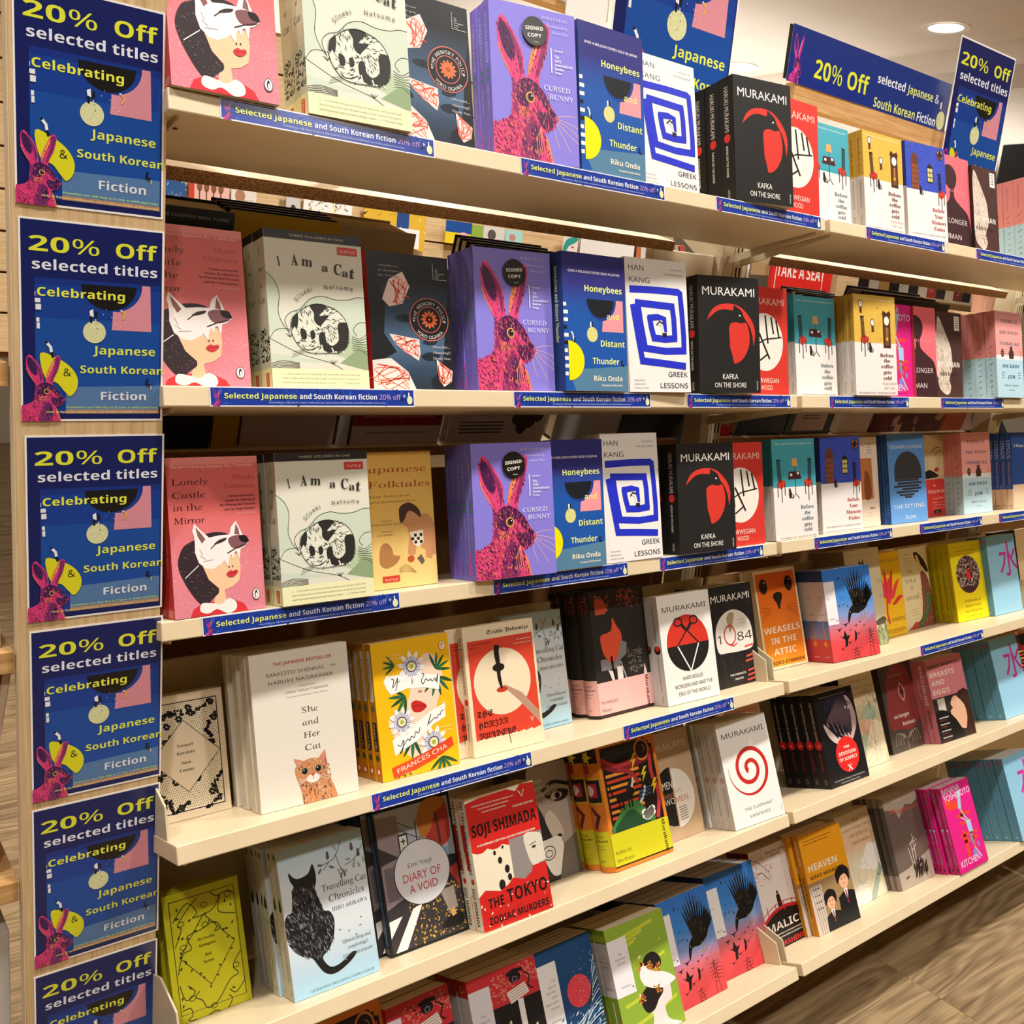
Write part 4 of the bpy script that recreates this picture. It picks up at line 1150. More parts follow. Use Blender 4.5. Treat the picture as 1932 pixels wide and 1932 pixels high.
def d_had(a):
    H = a.H
    a.rect(0, 0, 1, H, '#f2bb12')
    sk = '#f3d4bb'
    a.poly(spline([(.66, .20), (.80, .24), (.88, .42), (.86, .60), (.80, .74), (.70, .98), (.62, 1.06), (.56, 1.28), (.40, 1.34), (.22, 1.15), (.14, .90), (.20, .82), (.34, .80), (.42, .66), (.48, .50), (.6, .3)], 4, True), sk)
    a.poly(spline([(.18, .86), (.26, .80), (.34, .9), (.4, 1.1), (.3, 1.2), (.2, 1.05)], 3, True), '#f6dcc4')
    a.poly(spline([(.44, .74), (.50, .71), (.58, .74), (.64, .80), (.56, .85), (.46, .83)], 3, True), '#c22a26'); a.line([(.44, .77), (.54, .775), (.63, .80)], .006, '#7c1418')
    a.ell(.57, .62, .03, .018, '#b98a74', 10)
    leaves(a, .28, .28, .16, 3.3, 4); leaves(a, .80, .40, .20, -.9, 5); leaves(a, .80, .48, .24, 1.4, 5); leaves(a, .38, .64, .22, 2.7, 5); leaves(a, .42, 1.12, .24, 2.2, 5); leaves(a, .28, 1.38, .18, 1.6, 5); leaves(a, .78, 1.40, .22, 1.5, 5)
    a.poly([(.12, .44), (.16, .38), (.50, .40), (.80, .46), (.85, .48), (.82, .64), (.62, .58), (.40, .56), (.20, .60), (.15, .52)], '#f7f5f0')
    a.poly([(.16, 1.10), (.40, 1.0), (.70, .86), (.88, .80), (.87, .96), (.70, 1.02), (.48, 1.16), (.26, 1.24), (.18, 1.28)], '#f7f5f0')
    ink = '#1d1a16'
    a.curve([(.22, .42), (.25, .44), (.23, .52), (.28, .46), (.30, .42), (.28, .52), (.26, .56)], .009, ink); a.curve([(.27, .47), (.33, .46)], .007, ink)
    a.line([(.48, .43), (.48, .52)], .009, ink)
    a.curve([(.56, .42), (.64, .43), (.60, .50), (.62, .54), (.66, .49), (.69, .52), (.72, .50), (.74, .53), (.78, .50), (.79, .54), (.82, .46), (.80, .56)], .009, ink)
    a.curve([(.22, 1.16), (.26, 1.18), (.30, 1.12), (.28, 1.22), (.24, 1.26), (.34, 1.13), (.38, 1.14), (.40, 1.10), (.44, 1.12), (.46, 1.06), (.50, 1.08), (.52, 1.02)], .009, ink)
    a.curve([(.62, 1.02), (.68, .90), (.64, 1.0), (.72, .95), (.75, .96), (.78, .92), (.80, .93), (.82, .89), (.86, .88)], .009, ink)
    flower(a, .49, .32, .17, .2); flower(a, .30, .92, .16, .5); flower(a, .68, 1.22, .18, .1)
    a.poly([(.12, 1.40), (.34, 1.36), (.60, 1.30), (.92, 1.20), (.94, 1.30), (.70, 1.40), (.40, 1.48), (.14, 1.52)], '#dc4a22')
    a.text('FRANCES CHA', .19, 1.475, .105, '#f8efe2', 'n', fit=.68, rot=-.235)
    penguin(a, .91, .14, .04, '#f2efe9', '#e8612a')
    a.text('Nominated by', .2, .17, .035, '#fbe8a8', 'n'); a.text('Sunday Times', .2, .21, .035, '#fbe8a8', 'n')
    a.lines(['‘Utterly', 'Ferocious’', 'Elle'], .84, .80, .045, .035, '#fbe8a8', 'n', 'c'); a.lines(['‘Sensational’', 'Kevin Kwan'], .87, 1.08, .045, .035, '#fbe8a8', 'n', 'c'); a.lines(['‘Devastating’', 'Taylor Jenkins Reid'], .33, 1.50, .04, .03, '#fbe8a8', 'n', 'c')
def s_had(a): a.bar(0, 1, '#c47d08'); a.bar(.05, .42, '#d9d2c2', .25, .8); a.word('If I Had Your Face', .10, .40, .36, '#1d1a16', 'i'); a.bar(.57, .78, '#2a1810', .2, .8); a.word('Frances Cha', .58, .77, .36, '#f8efe2', 'i'); a.blob(.5, .47, .3, '#6b6a4c'); a.blob(.5, .83, .25, '#2f4a24'); a.blob(.5, .93, .32, '#d8481e'); a.blob(.5, .93, .18, '#f2efe9')

def d_hnj(a):
    H = a.H; cr = '#eddcbb'; rd_ = '#dc4630'
    a.rect(0, 0, 1, H, cr); a.rect(.05, .17, .97, 1.36, rd_)
    for i in range(24): a.ell(.07 + i * .038, 1.36, .03, .012 + .01 * (i % 3), cr, 8, lay=False)
    a.lay(); a.ell(.49, .70, .40, .40, cr, 44)
    a.poly([(.48, .76), (.70, .98), (.97, 1.3), (.97, 1.15), (.74, .88), (.52, .75)], '#b9917a')
    a.ell(.47, .80, .08, .035, '#c23a26', 14)
    a.line(spline([(.46, .26), (.44, .34), (.45, .50), (.445, .64), (.47, .79)], 5), [.06, .07, .075, .075, .07, .07, .07, .07, .065, .06, .06, .06, .06, .055, .05, .05, .05, .045, .04, .03, .02], '#1f1a18')
    a.ell(.45, .53, .085, .05, '#1f1a18', 16)
    a.text('Seishi Yokomizo', .93, .115, .10, '#1f1a18', 'k', 'r', fit=.60)
    a.lines(['The award-winning', 'classic murder mystery'], .95, .24, .045, .038, '#f8e8d0', 's', 'r'); a.lines(['‘A truly ingenious whodunit’', 'Guardian'], .08, .22, .04, .034, '#5c150c', 's')
    for t, y, f in (('THE', 1.08, .22), ('HONJIN', 1.21, .42), ('MURDERS', 1.34, .52)): a.text(t, .09, y, .145, '#1b1614', 'k', fit=f)
    a.line([(.50, 1.30), (.52, 1.46)], .008, '#1b1614'); a.line([(.83, 1.20), (.85, 1.25), (.87, 1.20)], .010, '#f8e8d0')
def s_hnj(a): a.bar(0, 1, '#e6d3ae'); a.word('THE HONJIN MURDERS', .07, .52, .55, '#1b1614', 'k'); a.blob(.5, .575, .35, '#cf2f22'); a.word('Seishi Yokomizo', .62, .88, .4, '#1b1614', 'k')

def d_tra(a):
    H = a.H
    a.grad(0, 0, 1, H, [(0, '#a5c3d0'), (.25, '#ccd3d8'), (.6, '#dbe1e4'), (1, '#a3cfe6')])
    for pts in ([(1.02, .14), (.88, .30), (.76, .34)], [(.74, .08), (.66, .22), (.58, .26), (.46, .28)], [(.66, .20), (.70, .34), (.74, .42)], [(.58, .26), (.50, .33)], [(.88, .30), (.86, .40)]): a.curve(pts, .008, '#4a5458', 5)
    for x, y, t in ((.66, .13, 1), (.6, .32, .5), (.86, .36, 2), (.92, .38, 1.2), (.98, .34, 1.5), (.80, .29, .1), (.98, .12, .3), (.74, .43, 1.4), (.70, .44, 1.7), (.46, .33, 2.3), (.47, .27, .3)): a.ell(x, y, .035, .013, '#8fa08a' if y < .4 and x > .6 else '#5c6668', 10, rot=t, lay=False)
    for x, y in ((.57, .20), (.86, .18), (.93, .26)): a.ell(x, y, .02, .035, '#5c4a52', 12); a.ell(x, y - .04, .015, .014, '#5c4a52', 10)
    a.lay()
    ink = '#1e1c1b'
    cat = spline([(.14, .42), (.20, .475), (.27, .50), (.38, .49), (.44, .465), (.50, .40), (.53, .50), (.52, .58), (.49, .64), (.53, .74), (.58, .86), (.66, .885), (.71, .96), (.70, 1.06), (.66, 1.15), (.58, 1.23), (.48, 1.28), (.50, 1.34), (.58, 1.40), (.70, 1.40), (.82, 1.365), (.92, 1.33), (.98, 1.345), (.93, 1.385), (.82, 1.43), (.68, 1.465), (.56, 1.465), (.46, 1.42), (.38, 1.33), (.32, 1.26), (.20, 1.22), (.10, 1.16), (.03, 1.08), (0, 1.0), (0, .86), (.05, .80), (.12, .79), (.14, .70), (.16, .60), (.19, .56), (.15, .50)], 3, True)
    cat = [(x * .77, .25 + (y - .42) * 1.09) for x, y in cat]
    a.poly(cat, ink)
    t_ = inside(cat)
    a.specks(0, .3, .56, 1.2, 480, .012, ['#6b6b70', '#4a4a50', '#8d9096', '#2c2a2a'], lambda x, y: t_(x, y) and y > .45, 14, 2.6, lambda x, y: 1.3 + (x - .35) * 1.2)
    a.text('The', .72, .42, .115, '#5a4c4c', 'u', 'c', fit=.12); a.text('Travelling Cat', .985, .545, .14, '#5a4c4c', 'u', 'r', fit=.53); a.text('Chronicles', .94, .665, .14, '#5a4c4c', 'u', 'r', fit=.42)
    a.text('HIRO ARIKAWA', .96, .77, .085, '#5a5458', 'u', 'r', fit=.42)
    a.text('‘Bewitching and', .95, 1.13, .075, '#4c4a4c', 'i', 'r', fit=.34); a.text('comforting’', .90, 1.20, .075, '#4c4a4c', 'i', 'r', fit=.24); a.text('SUNDAY TELEGRAPH', .95, 1.275, .06, '#4c4a4c', 'i', 'r', fit=.36)
    for x, y in ((.86, .92), (.84, 1.0), (.78, 1.08), (.60, .98), (.62, 1.3), (.7, 1.02)): a.ell(x, y, .014, .006, '#8a8688', 8, lay=False)
    a.text('OVER ONE MILLION COPIES SOLD', .56, 1.50, .055, '#5c6c74', 'u', 'c', fit=.74)
def s_tra(a):
    a.bar(0, 1, '#c9c4b4'); a.blob(.5, .045, .22, '#5c6668'); a.blob(.5, .06, .14, '#5c6668'); a.word('HIRO ARIKAWA', .10, .28, .34, '#6a6252', 'u')
    a.poly([(.5 * a.t, .31 * a.h), (.30 * a.t, .36 * a.h), (.28 * a.t, .40 * a.h), (.5 * a.t, .42 * a.h), (.72 * a.t, .40 * a.h), (.66 * a.t, .35 * a.h)], '#1e1c1b'); a.line([(.5 * a.t, .41 * a.h), (.55 * a.t, .435 * a.h), (.8 * a.t, .44 * a.h)], .0008, '#1e1c1b')
    a.word('The Travelling Cat Chronicles', .47, .88, .36, '#6a6252', 'u'); a.across('2', .965, .7, '#3c3a34', 'i')

def d_nwe(a):
    H = a.H; y = 1.14
    a.rect(0, 0, 1, H, '#2b2725')
    for x, yy, n_ in ((.15, .12, 60), (.55, .08, 50), (.70, .12, 30)): a.specks(x - .05, yy - .06, x + .2, yy + .14, n_, .022, ['#c24e3c', '#a33c30', '#e0694c'], None, int(x * 90))
    a.poly([(.09, .12), (.22, .10), (.32, .22), (.26, .30), (.09, .30)], '#c24e3c')
    a.poly(spline([(.15, .56), (.34, .52), (.38, .36), (.44, .46), (.52, .58), (.50, .72), (.40, .86), (.30, .92), (.18, .82), (.14, .68)], 3, True), '#e6573a')
    a.poly([(.50, .66), (.60, .70), (.58, .84), (.46, .90), (.44, 1.0), (.10, 1.0), (.10, .86), (.20, .86), (.32, .94), (.42, .84)], '#8a8486')
    a.rect(.38, .98, .48, 1.16, '#e8e2dc'); a.line([(.30, .88), (.32, 1.12)], .04, '#1a1716'); a.ell(.30, .86, .022, .028, '#1a1716', 10); a.poly([(.22, 1.0), (.30, 1.02), (.32, 1.14), (.28, 1.14)], '#e8e2dc'); a.line([(.46, .92), (.58, 1.28)], .012, '#d8d2cc')
    a.specks(.6, .8, .85, 1.1, 60, .02, ['#6a625a', '#8a8278'], None, 9, 2)
    a.rect(0, y, 1, H - .04, '#f3b9b4'); a.poly([(.86, y + .01), (.89, y - .14), (.93, y + .01)], '#f3d9d4'); a.rect(0, H - .04, 1, H, '#3a2624')
    a.text('Murakami', .875, y + .02, .115, '#2b2725', 'b', fit=.40, rot=PI / 2)
    a.text('Norwegian', .04, H - .17, .09, '#4c3c3c', 'n', fit=.29); a.text('Wood', .04, H - .07, .09, '#4c3c3c', 'n', fit=.16)
def s_nwe(a):
    a.bar(0, 1, '#262220'); a.specks(.2 * a.t, .03 * a.h, .9 * a.t, .18 * a.h, 60, .0022, ['#b0483a', '#8a362c'], None, 5); a.bar(.70, .975, '#efb3ae')
    a.across('Haruki', .755, .26, '#3a2c2c', 'n'); a.across('Murakami', .785, .23, '#3a2c2c', 'b'); a.across('Norwegian', .815, .16, '#3a2c2c', 'n'); a.across('Wood', .84, .16, '#3a2c2c', 'n'); a.across('Harvill', .94, .15, '#6a4c4c', 'n')
def d_har(a):
    H = a.H; ink = '#1f1d1c'
    a.rect(0, 0, 1, H, '#efece5')
    a.text('MURAKAMI', .5, .24, .155, ink, 'n', 'c', fit=.84)
    cy = .71
    a.ell(.5, cy, .40, .40, '#cf3527', 44)
    p = [(.5 + .40 * math.cos(t), cy + .40 * math.sin(t)) for t in [i / 20 * PI for i in range(21)]]
    a.poly([(.10, cy + .02)] + p[::-1][:0] + [(.5 + .40 * math.cos(t), cy + .02 + .38 * math.sin(t)) for t in [PI - i / 20 * PI for i in range(21)]], ink)
    for s_ in (-1, 1):
        a.line([(.5 - s_ * .05, .48), (.5 + s_ * .20, cy + .02)], .022, ink); a.ring(.5 - s_ * .15, .40, .075, .055, .022, ink, 16)
        a.line([(.5 - s_ * .09, .44), (.5, .54)], .05, ink)
        a.line([(.5 + s_ * .20, cy + .03), (.5, cy + .40)], .022, '#efece5')
    for t, y, f in (('HARD-BOILED', 1.22, .38), ('WONDERLAND AND THE', 1.325, .72), ('END OF THE WORLD', 1.43, .60)): a.text(t, .52, y, .11, ink, 'n', 'c', fit=f)
def s_har(a): a.bar(0, 1, '#b9b8b8'); a.word('HARUKI MURAKAMI', .08, .42, .36, '#2a2a2c', 'n'); a.blob(.5, .49, .34, '#2a1a1a'); a.blob(.5, .475, .2, '#cf3527'); a.word('HARD-BOILED WONDERLAND', .55, .86, .22, '#2a2a2c', 'n'); a.word('VINTAGE', .91, .97, .14, '#2a2a2c')
def d_iq(a):
    H = a.H; cr = '#e9e2d8'
    a.rect(0, 0, 1, H, '#1f1c1c')
    rd = random.Random(4)
    for k in range(26): a.curve([(rd.uniform(0, 1), rd.uniform(0, H)) for _ in range(3)], .005, '#3c3634', 3, lay=False)
    a.lay(); a.text('MURAKAMI', .5, .24, .15, '#efeae2', 'r', 'c', fit=.88)
    a.poly(spline([(.12, 1.0), (.08, .80), (.12, .60), (.28, .44), (.5, .38), (.72, .44), (.88, .60), (.92, .80), (.88, 1.0), (.6, 1.03), (.3, 1.02)], 4, True), cr)
    a.poly(spline([(.36, .50), (.44, .42), (.54, .44), (.50, .56), (.46, .66), (.40, .72), (.38, .60)], 3, True), '#b09a78')
    a.text('1', .12, .87, .27, '#2b2624', 'n', fit=.07); a.ring(.40, .76, .125, .145, .024, '#c23a34', 28); a.curve([(.36, .90), (.46, .93), (.54, .90)], .02, '#c23a34'); a.text('84', .56, .87, .27, '#2b2624', 'n', fit=.34)
    a.lines(['‘A masterpiece’', 'London Review'], .78, .56, .05, .03, '#6a625a', 'n', 'r')
    for y, w_ in ((.97, .20), (1.12, .16), (1.19, .22), (1.34, .16), (1.41, .18), (1.48, .24)): a.line([(.80 - w_ / 2, y + .01), (.80 + w_ / 2, y - .01)], .028, '#e0574c')
    a.text('THE COMPLETE', .66, 1.38, .06, '#e9e2d8', 'b', 'r', fit=.36); a.text('TRILOGY', .60, 1.45, .06, '#e9e2d8', 'b', 'r', fit=.20)
def s_iq(a): a.bar(0, 1, '#201d1d')
def d_wea(a):
    H = a.H
    a.rect(0, 0, 1, H, '#f0d9b4'); a.grad(.04, .05, .96, H - .04, [(0, '#e2641a'), (.45, '#f07a1e'), (1, '#f8992a')])
    for x in (.20, .80): a.ell(x, .25, .095, .12, '#1f1713', 24); a.ell(x + .03, .19, .014, .014, '#f8efe2', 8)
    a.poly(spline([(.40, .40), (.50, .36), (.61, .39), (.60, .47), (.56, .53), (.53, .62), (.49, .62), (.46, .53), (.41, .47)], 4, True), '#1f1713')
    for s_ in (-1, 1):
        for k in range(4): a.curve([(.5 + s_ * .20, .60 + k * .025), (.5 + s_ * .32, .58 + k * .04), (.5 + s_ * .44, .58 + k * .07)], .007, '#8a3a10', 4, lay=False)
    a.lay()
    for t, y, f in (('WEASELS', .98, .86), ('IN THE', 1.15, .60), ('ATTIC', 1.32, .54)): a.text(t, .5, y, .20, '#f8ecd8', 'b', 'c', fit=f)
    a.text('HIROKO OYAMADA', .5, H - .07, .105, '#2c1a10', 'b', 'c', fit=.86)
def s_wea(a): a.bar(0, 1, '#e6cfa8')
def crow(a, x, y, sx, sy, ink='#12110e'):
    old = a.tf; a.tf = affine(sx, sy, x, y)
    a.poly(spline([(.02, .80), (.10, .70), (.22, .64), (.40, .62), (.58, .60), (.74, .56), (.80, .60), (.72, .70), (.58, .76), (.40, .80), (.24, .79), (.14, .80), (.06, .90), (.0, .96), (-.01, .90)], 3, True), ink)
    for k in range(11):
        t = -2.12 + k * .135
        L = .68 - .22 * abs(k - 4) / 6
        bx = .30 + k * .030
        a.poly([(bx - .05, .68), (bx - .022 + L * .7 * math.cos(t), .62 + L * .7 * math.sin(t)), (bx + L * math.cos(t), .62 + L * math.sin(t)), (bx + .022 + L * .7 * math.cos(t), .62 + L * .7 * math.sin(t)), (bx + .05, .68)], ink, lay=False)
    for k in range(7):
        t = -1.35 + k * .16
        a.poly([(.60, .66), (.70 + .16 * math.cos(t - .2), .60 + .2 * math.sin(t - .2)), (.74 + .30 * math.cos(t), .60 + .34 * math.sin(t)), (.72 + .16 * math.cos(t + .2), .62 + .2 * math.sin(t + .2)), (.70, .68)], ink, lay=False)
    a.lay()
    a.specks(.12, .1, .75, .68, 90, .010, ['#8a7c4c', '#4a4636', '#2c2a22'], lambda x_, y_: abs(x_ - .4) < .3, 3, 3.5, lambda x_, y_: -1.4 + (x_ - .4))
    for q in (.48, .60): a.line([(q, .76), (q + .02, .88), (q - .06, .92)], .018, '#9a8844', lay=False); a.line([(q + .02, .88), (q + .07, .95)], .014, '#9a8844', lay=False)
    a.lay(); a.ell(.10, .76, .014, .012, '#d8c04a', 6)
    a.tf = old
def d_out(a):
    H = a.H
    a.grad(0, 0, 1, H, [(0, '#2f6fc4'), (.35, '#4086d0'), (.52, '#8498c8'), (.66, '#d4707a'), (.8, '#e04e52'), (1, '#da4046')])
    a.specks(.25, .0, 1, .85, 22, .016, ['#141a2c'], None, 31, 2.2)
    crow(a, .42, .04, .58, .94)
    def bird(x, y, s_):
        a.poly([(x, y), (x + s_ * .4, y + s_ * .22), (x + s_ * .5, y + s_ * .5), (x + s_ * .6, y + s_ * .2), (x + s_, y - s_ * .05), (x + s_ * .62, y + s_ * .02), (x + s_ * .45, y + s_ * .08)], '#141416', lay=False)
    for x, y, s_ in ((.14, 1.0, .13), (.28, .93, .14), (.40, 1.04, .07), (.52, .98, .08), (.62, .93, .07), (.34, 1.24, .10), (.18, 1.33, .10), (.56, 1.12, .07), (.70, 1.0, .06), (.08, .92, .06)): bird(x, y, s_)
    a.poly([(.20, 1.12), (.27, 1.15), (.31, 1.04), (.35, 1.14), (.42, 1.13), (.36, 1.2), (.34, 1.3), (.28, 1.33), (.30, 1.2)], '#141416'); a.poly([(.52, 1.06), (.56, 1.12), (.54, 1.22), (.49, 1.26), (.51, 1.16)], '#141416')
    for x, y0 in ((.50, 1.34), (.84, 1.06)):
        for dx in (-.05, .05): a.line([(x + dx, H), (x, y0)], .007, '#241416', lay=False)
        for k in range(5): a.line([(x - .09, y0 + .05 + k * .05), (x + .09, y0 + .03 + k * .05)], .005, '#241416', lay=False); a.line([(x - .04, y0 + .05 + k * .06), (x + .04, y0 + .1 + k * .06)], .004, '#241416', lay=False)
    for k in range(9): a.line([(.08 + k * .05, H), (1.0, .80 + k * .035)], .0032, '#3a1c20', lay=False)
    for k in range(5): a.line([(.84, 1.12 + k * .05), (1.0, 1.16 + k * .05)], .004, '#3a1c20', lay=False)
    a.lay()
    a.rect(-.3, .20, .22, .92, '#e9e7e8'); a.text('OUT', .05, .50, .055, '#55525a', 'n', 'c'); a.text('KIRINO', .10, .84, .05, '#55525a', 'n', 'c'); a.ell(.185, .86, .012, .012, '#3a383c', 8)
def s_out(a):
    for (y0, y1, c0, c1) in ((0, .12, '#27406e', '#27406e'), (.55, .75, '#4a6fa8', '#8d84a4'), (.75, 1, '#c2484c', '#b8343a')): a._add([(0, y0 * a.h), (a.t, y0 * a.h), (a.t, y1 * a.h), (0, y1 * a.h)], [C(c0)] * 2 + [C(c1)] * 2)
    a.lay(); a.bar(.12, .55, '#c9c3c6'); a.across('OUT', .30, .28, '#4c484c', 'n'); a.across('KIRINO', .49, .22, '#4c484c', 'n'); a.bar(.56, .84, '#c88a2a', .48, .54); a.blob(.5, .80, .16, '#d8962e'); a.across('VINTAGE', .95, .18, '#f0d8d4', 'n')
def d_fox(a):
    H = a.H
    a.rect(0, 0, 1, H, '#d8cba8'); a.text('THE INTERNATIONAL BESTSELLER', .5, .10, .035, '#8a7c60', 'n', 'c', fit=.7)
    a.poly([(.38, .30), (.42, .16), (.48, .24), (.52, .15), (.58, .30), (.56, .42), (.42, .42)], '#3a3028')
    a.text('Dog', .86, .56, .13, '#8a8a70', 'u'); a.text('CHASE', .86, .80, .08, '#8a9a94', 'n'); a.poly(spline([(.6, 1.2), (.9, 1.1), (1.0, 1.16), (.9, 1.22)], 3, True), '#5c5040')
    a.rect(.6, 1.30, 1, H, '#a8ac80'); a.specks(.6, 1.2, 1, H, 60, .03, ['#7c8a5c', '#5f6b48'], None, 5, 2, lambda x, y: 1.4)
def s_fox(a): a.bar(0, 1, '#a89878'); a.word('bestseller', .2, .5, .3, '#8a7a5c', 'u')
def d_flo(a):
    H = a.H
    a.rect(0, 0, 1, H, '#f2c20a')
    a.text('OSAMU DAZAI', .98, .18, .14, '#8a6a1a', 'n', 'r', fit=.95)
    for k, (x, y, t, L) in enumerate(((.46, .70, -1.6, .42), (.40, .74, -1.95, .40), (.54, .72, -1.15, .44), (.62, .78, -.75, .40), (.66, .90, -.2, .34), (.50, .85, -1.4, .40))):
        a.poly(spline([(x - .06, y + .06), (x + L * .5 * math.cos(t - .25), y + L * .5 * math.sin(t - .25)), (x + L * math.cos(t), y + L * math.sin(t)), (x + L * .5 * math.cos(t + .25), y + L * .5 * math.sin(t + .25)), (x + .06, y + .06)], 3, True), '#ee4050' if k % 2 else '#e2323f')
    a.line([(.45, .80), (.40, 1.1), (.44, 1.3)], .05, '#e2323f')
    for t, y, f in (('THE FLOWERS', 1.27, .9), ('OF BUFFOONERY', 1.47, .98)): a.text(t, .97, y, .15, '#6a4a12', 'n', 'r', fit=f)
def s_flo(a): a.bar(0, 1, '#d8a808')
def d_gen(a):
    H = a.H
    a.rect(0, 0, 1, H, '#e9d9ae')
    a.text('LADY MURASAKI SHIKIBU', .3, .13, .03, '#4a3a28', 's', 'c')
    for i in range(4): a.line([(.16, .2 + i * .05), (.44, .2 + i * .05)], .006, '#8a7858', lay=False)
    for t, y, f in (('THE', .48, .18), ('TALE', .66, .40), ('OF', .80, .10), ('GENJI', .98, .46)): a.text(t, .32, y, .14, '#4a3628', 'u', 'c', fit=f)
    for i in range(3): a.line([(.22, 1.18 + i * .05), (.46, 1.18 + i * .05)], .006, '#8a7858', lay=False)
    a.poly(spline([(.52, .12), (.62, .10), (.76, .18), (.90, .32), (.98, .50), (.90, .50), (.80, .40), (.70, .34), (.60, .28), (.55, .20)], 3, True), '#1f1814')
    a.poly(spline([(.58, .16), (.66, .18), (.72, .32), (.78, .44), (.74, .60), (.66, .46), (.62, .30)], 3, True), '#ead0a8')
    a.poly(spline([(.70, .50), (.86, .52), (.96, .70), (1.0, 1.0), (1.0, H), (.10, H), (.3, 1.46), (.55, 1.36), (.64, 1.1), (.68, .8)], 4, True), '#8a4a3c')
    a.poly(spline([(.80, .85), (.95, 1.0), (.9, 1.2), (.7, 1.4), (.5, H), (.4, H), (.64, 1.3), (.78, 1.1)], 3, True), '#3f6a44')
    a.poly(spline([(.14, H), (.3, 1.42), (.45, 1.44), (.34, H)], 3, True), '#c23a2c'); a.specks(.5, .7, 1, H, 70, .02, ['#c99a5a', '#5c7a5a', '#b8563f', '#d8c08a'], None, 7)
def s_gen(a): a.bar(0, 1, '#cdb98a')
def d_str(a):
    H = a.H
    a.rect(0, 0, 1, H, '#f4e014')
    a.text('‘Quirky, beautiful’ International bestseller', .5, .09, .03, '#6a6010', 'n', 'c', fit=.66); a.text('HIROMI KAWAKAMI', .5, .18, .06, '#7c5a2a', 'n', 'c', fit=.62)
    a.ell(.5, .64, .37, .37, '#4a2c2c', 40)
    t_ = lambda x, y: (x - .5) ** 2 + (y - .64) ** 2 < .135
    a.specks(.1, .28, .9, .86, 260, .03, ['#c9c0b8', '#e8dcd4', '#9c8078', '#b0544c', '#8a6a64', '#dcd0c8'], t_, 4, 1.1)
    a.poly(spline([(.48, .52), (.54, .56), (.58, .72), (.52, .74), (.44, .70)], 3, True), '#d8362c'); a.ell(.5, .50, .03, .035, '#2a1a18', 12)
    for t, y, f in (('STRANGE', 1.18, .50), ('WEATHER', 1.28, .50), ('IN TOKYO', 1.38, .54)): a.text(t, .53, y, .10, '#6b5418', 'n', 'c', fit=f)
    for y in (.24, 1.45): a.line([(.25, y), (.75, y)], .005, '#8a7a18')
def s_str(a): a.bar(0, 1, '#b7a50c'); a.word('Hiromi Kawakami', .09, .36, .36, '#5c4a10', 'n'); a.word('STRANGE WEATHER IN TOKYO', .38, .84, .40, '#4a3410', 'b'); a.word('granta', .88, .97, .25, '#5c4a10', 'n')
def d_wat(a):
    H = a.H
    a.grad(0, 0, 1, H, [(0, '#86bedb'), (.4, '#96cbe6'), (1, '#99cde8')])
    a.text('水', .38, .76, .72, '#c8329a', 'h')
    a.lines(['Naoya Hatakeyama and others', 'New Japanese stories', 'selected by the editors'], .50, .98, .06, .045, '#d8e8ee', 'i')
    a.specks(0, 0, 1, .4, 12, .005, ['#cfe6f0'], None, 5)
def s_wat(a): a.bar(0, 1, '#5b8fa6'); a.text('水', .16 * a.t, .085 * a.h, a.t * .7, '#b82c7c', 'h'); a.word('stories', .50, .60, .20, '#2f5260', 'i'); a.bar(.945, .97, '#8fb6c4', .35, .6); a.bar(0, 1, '#35606f', 0, .05)

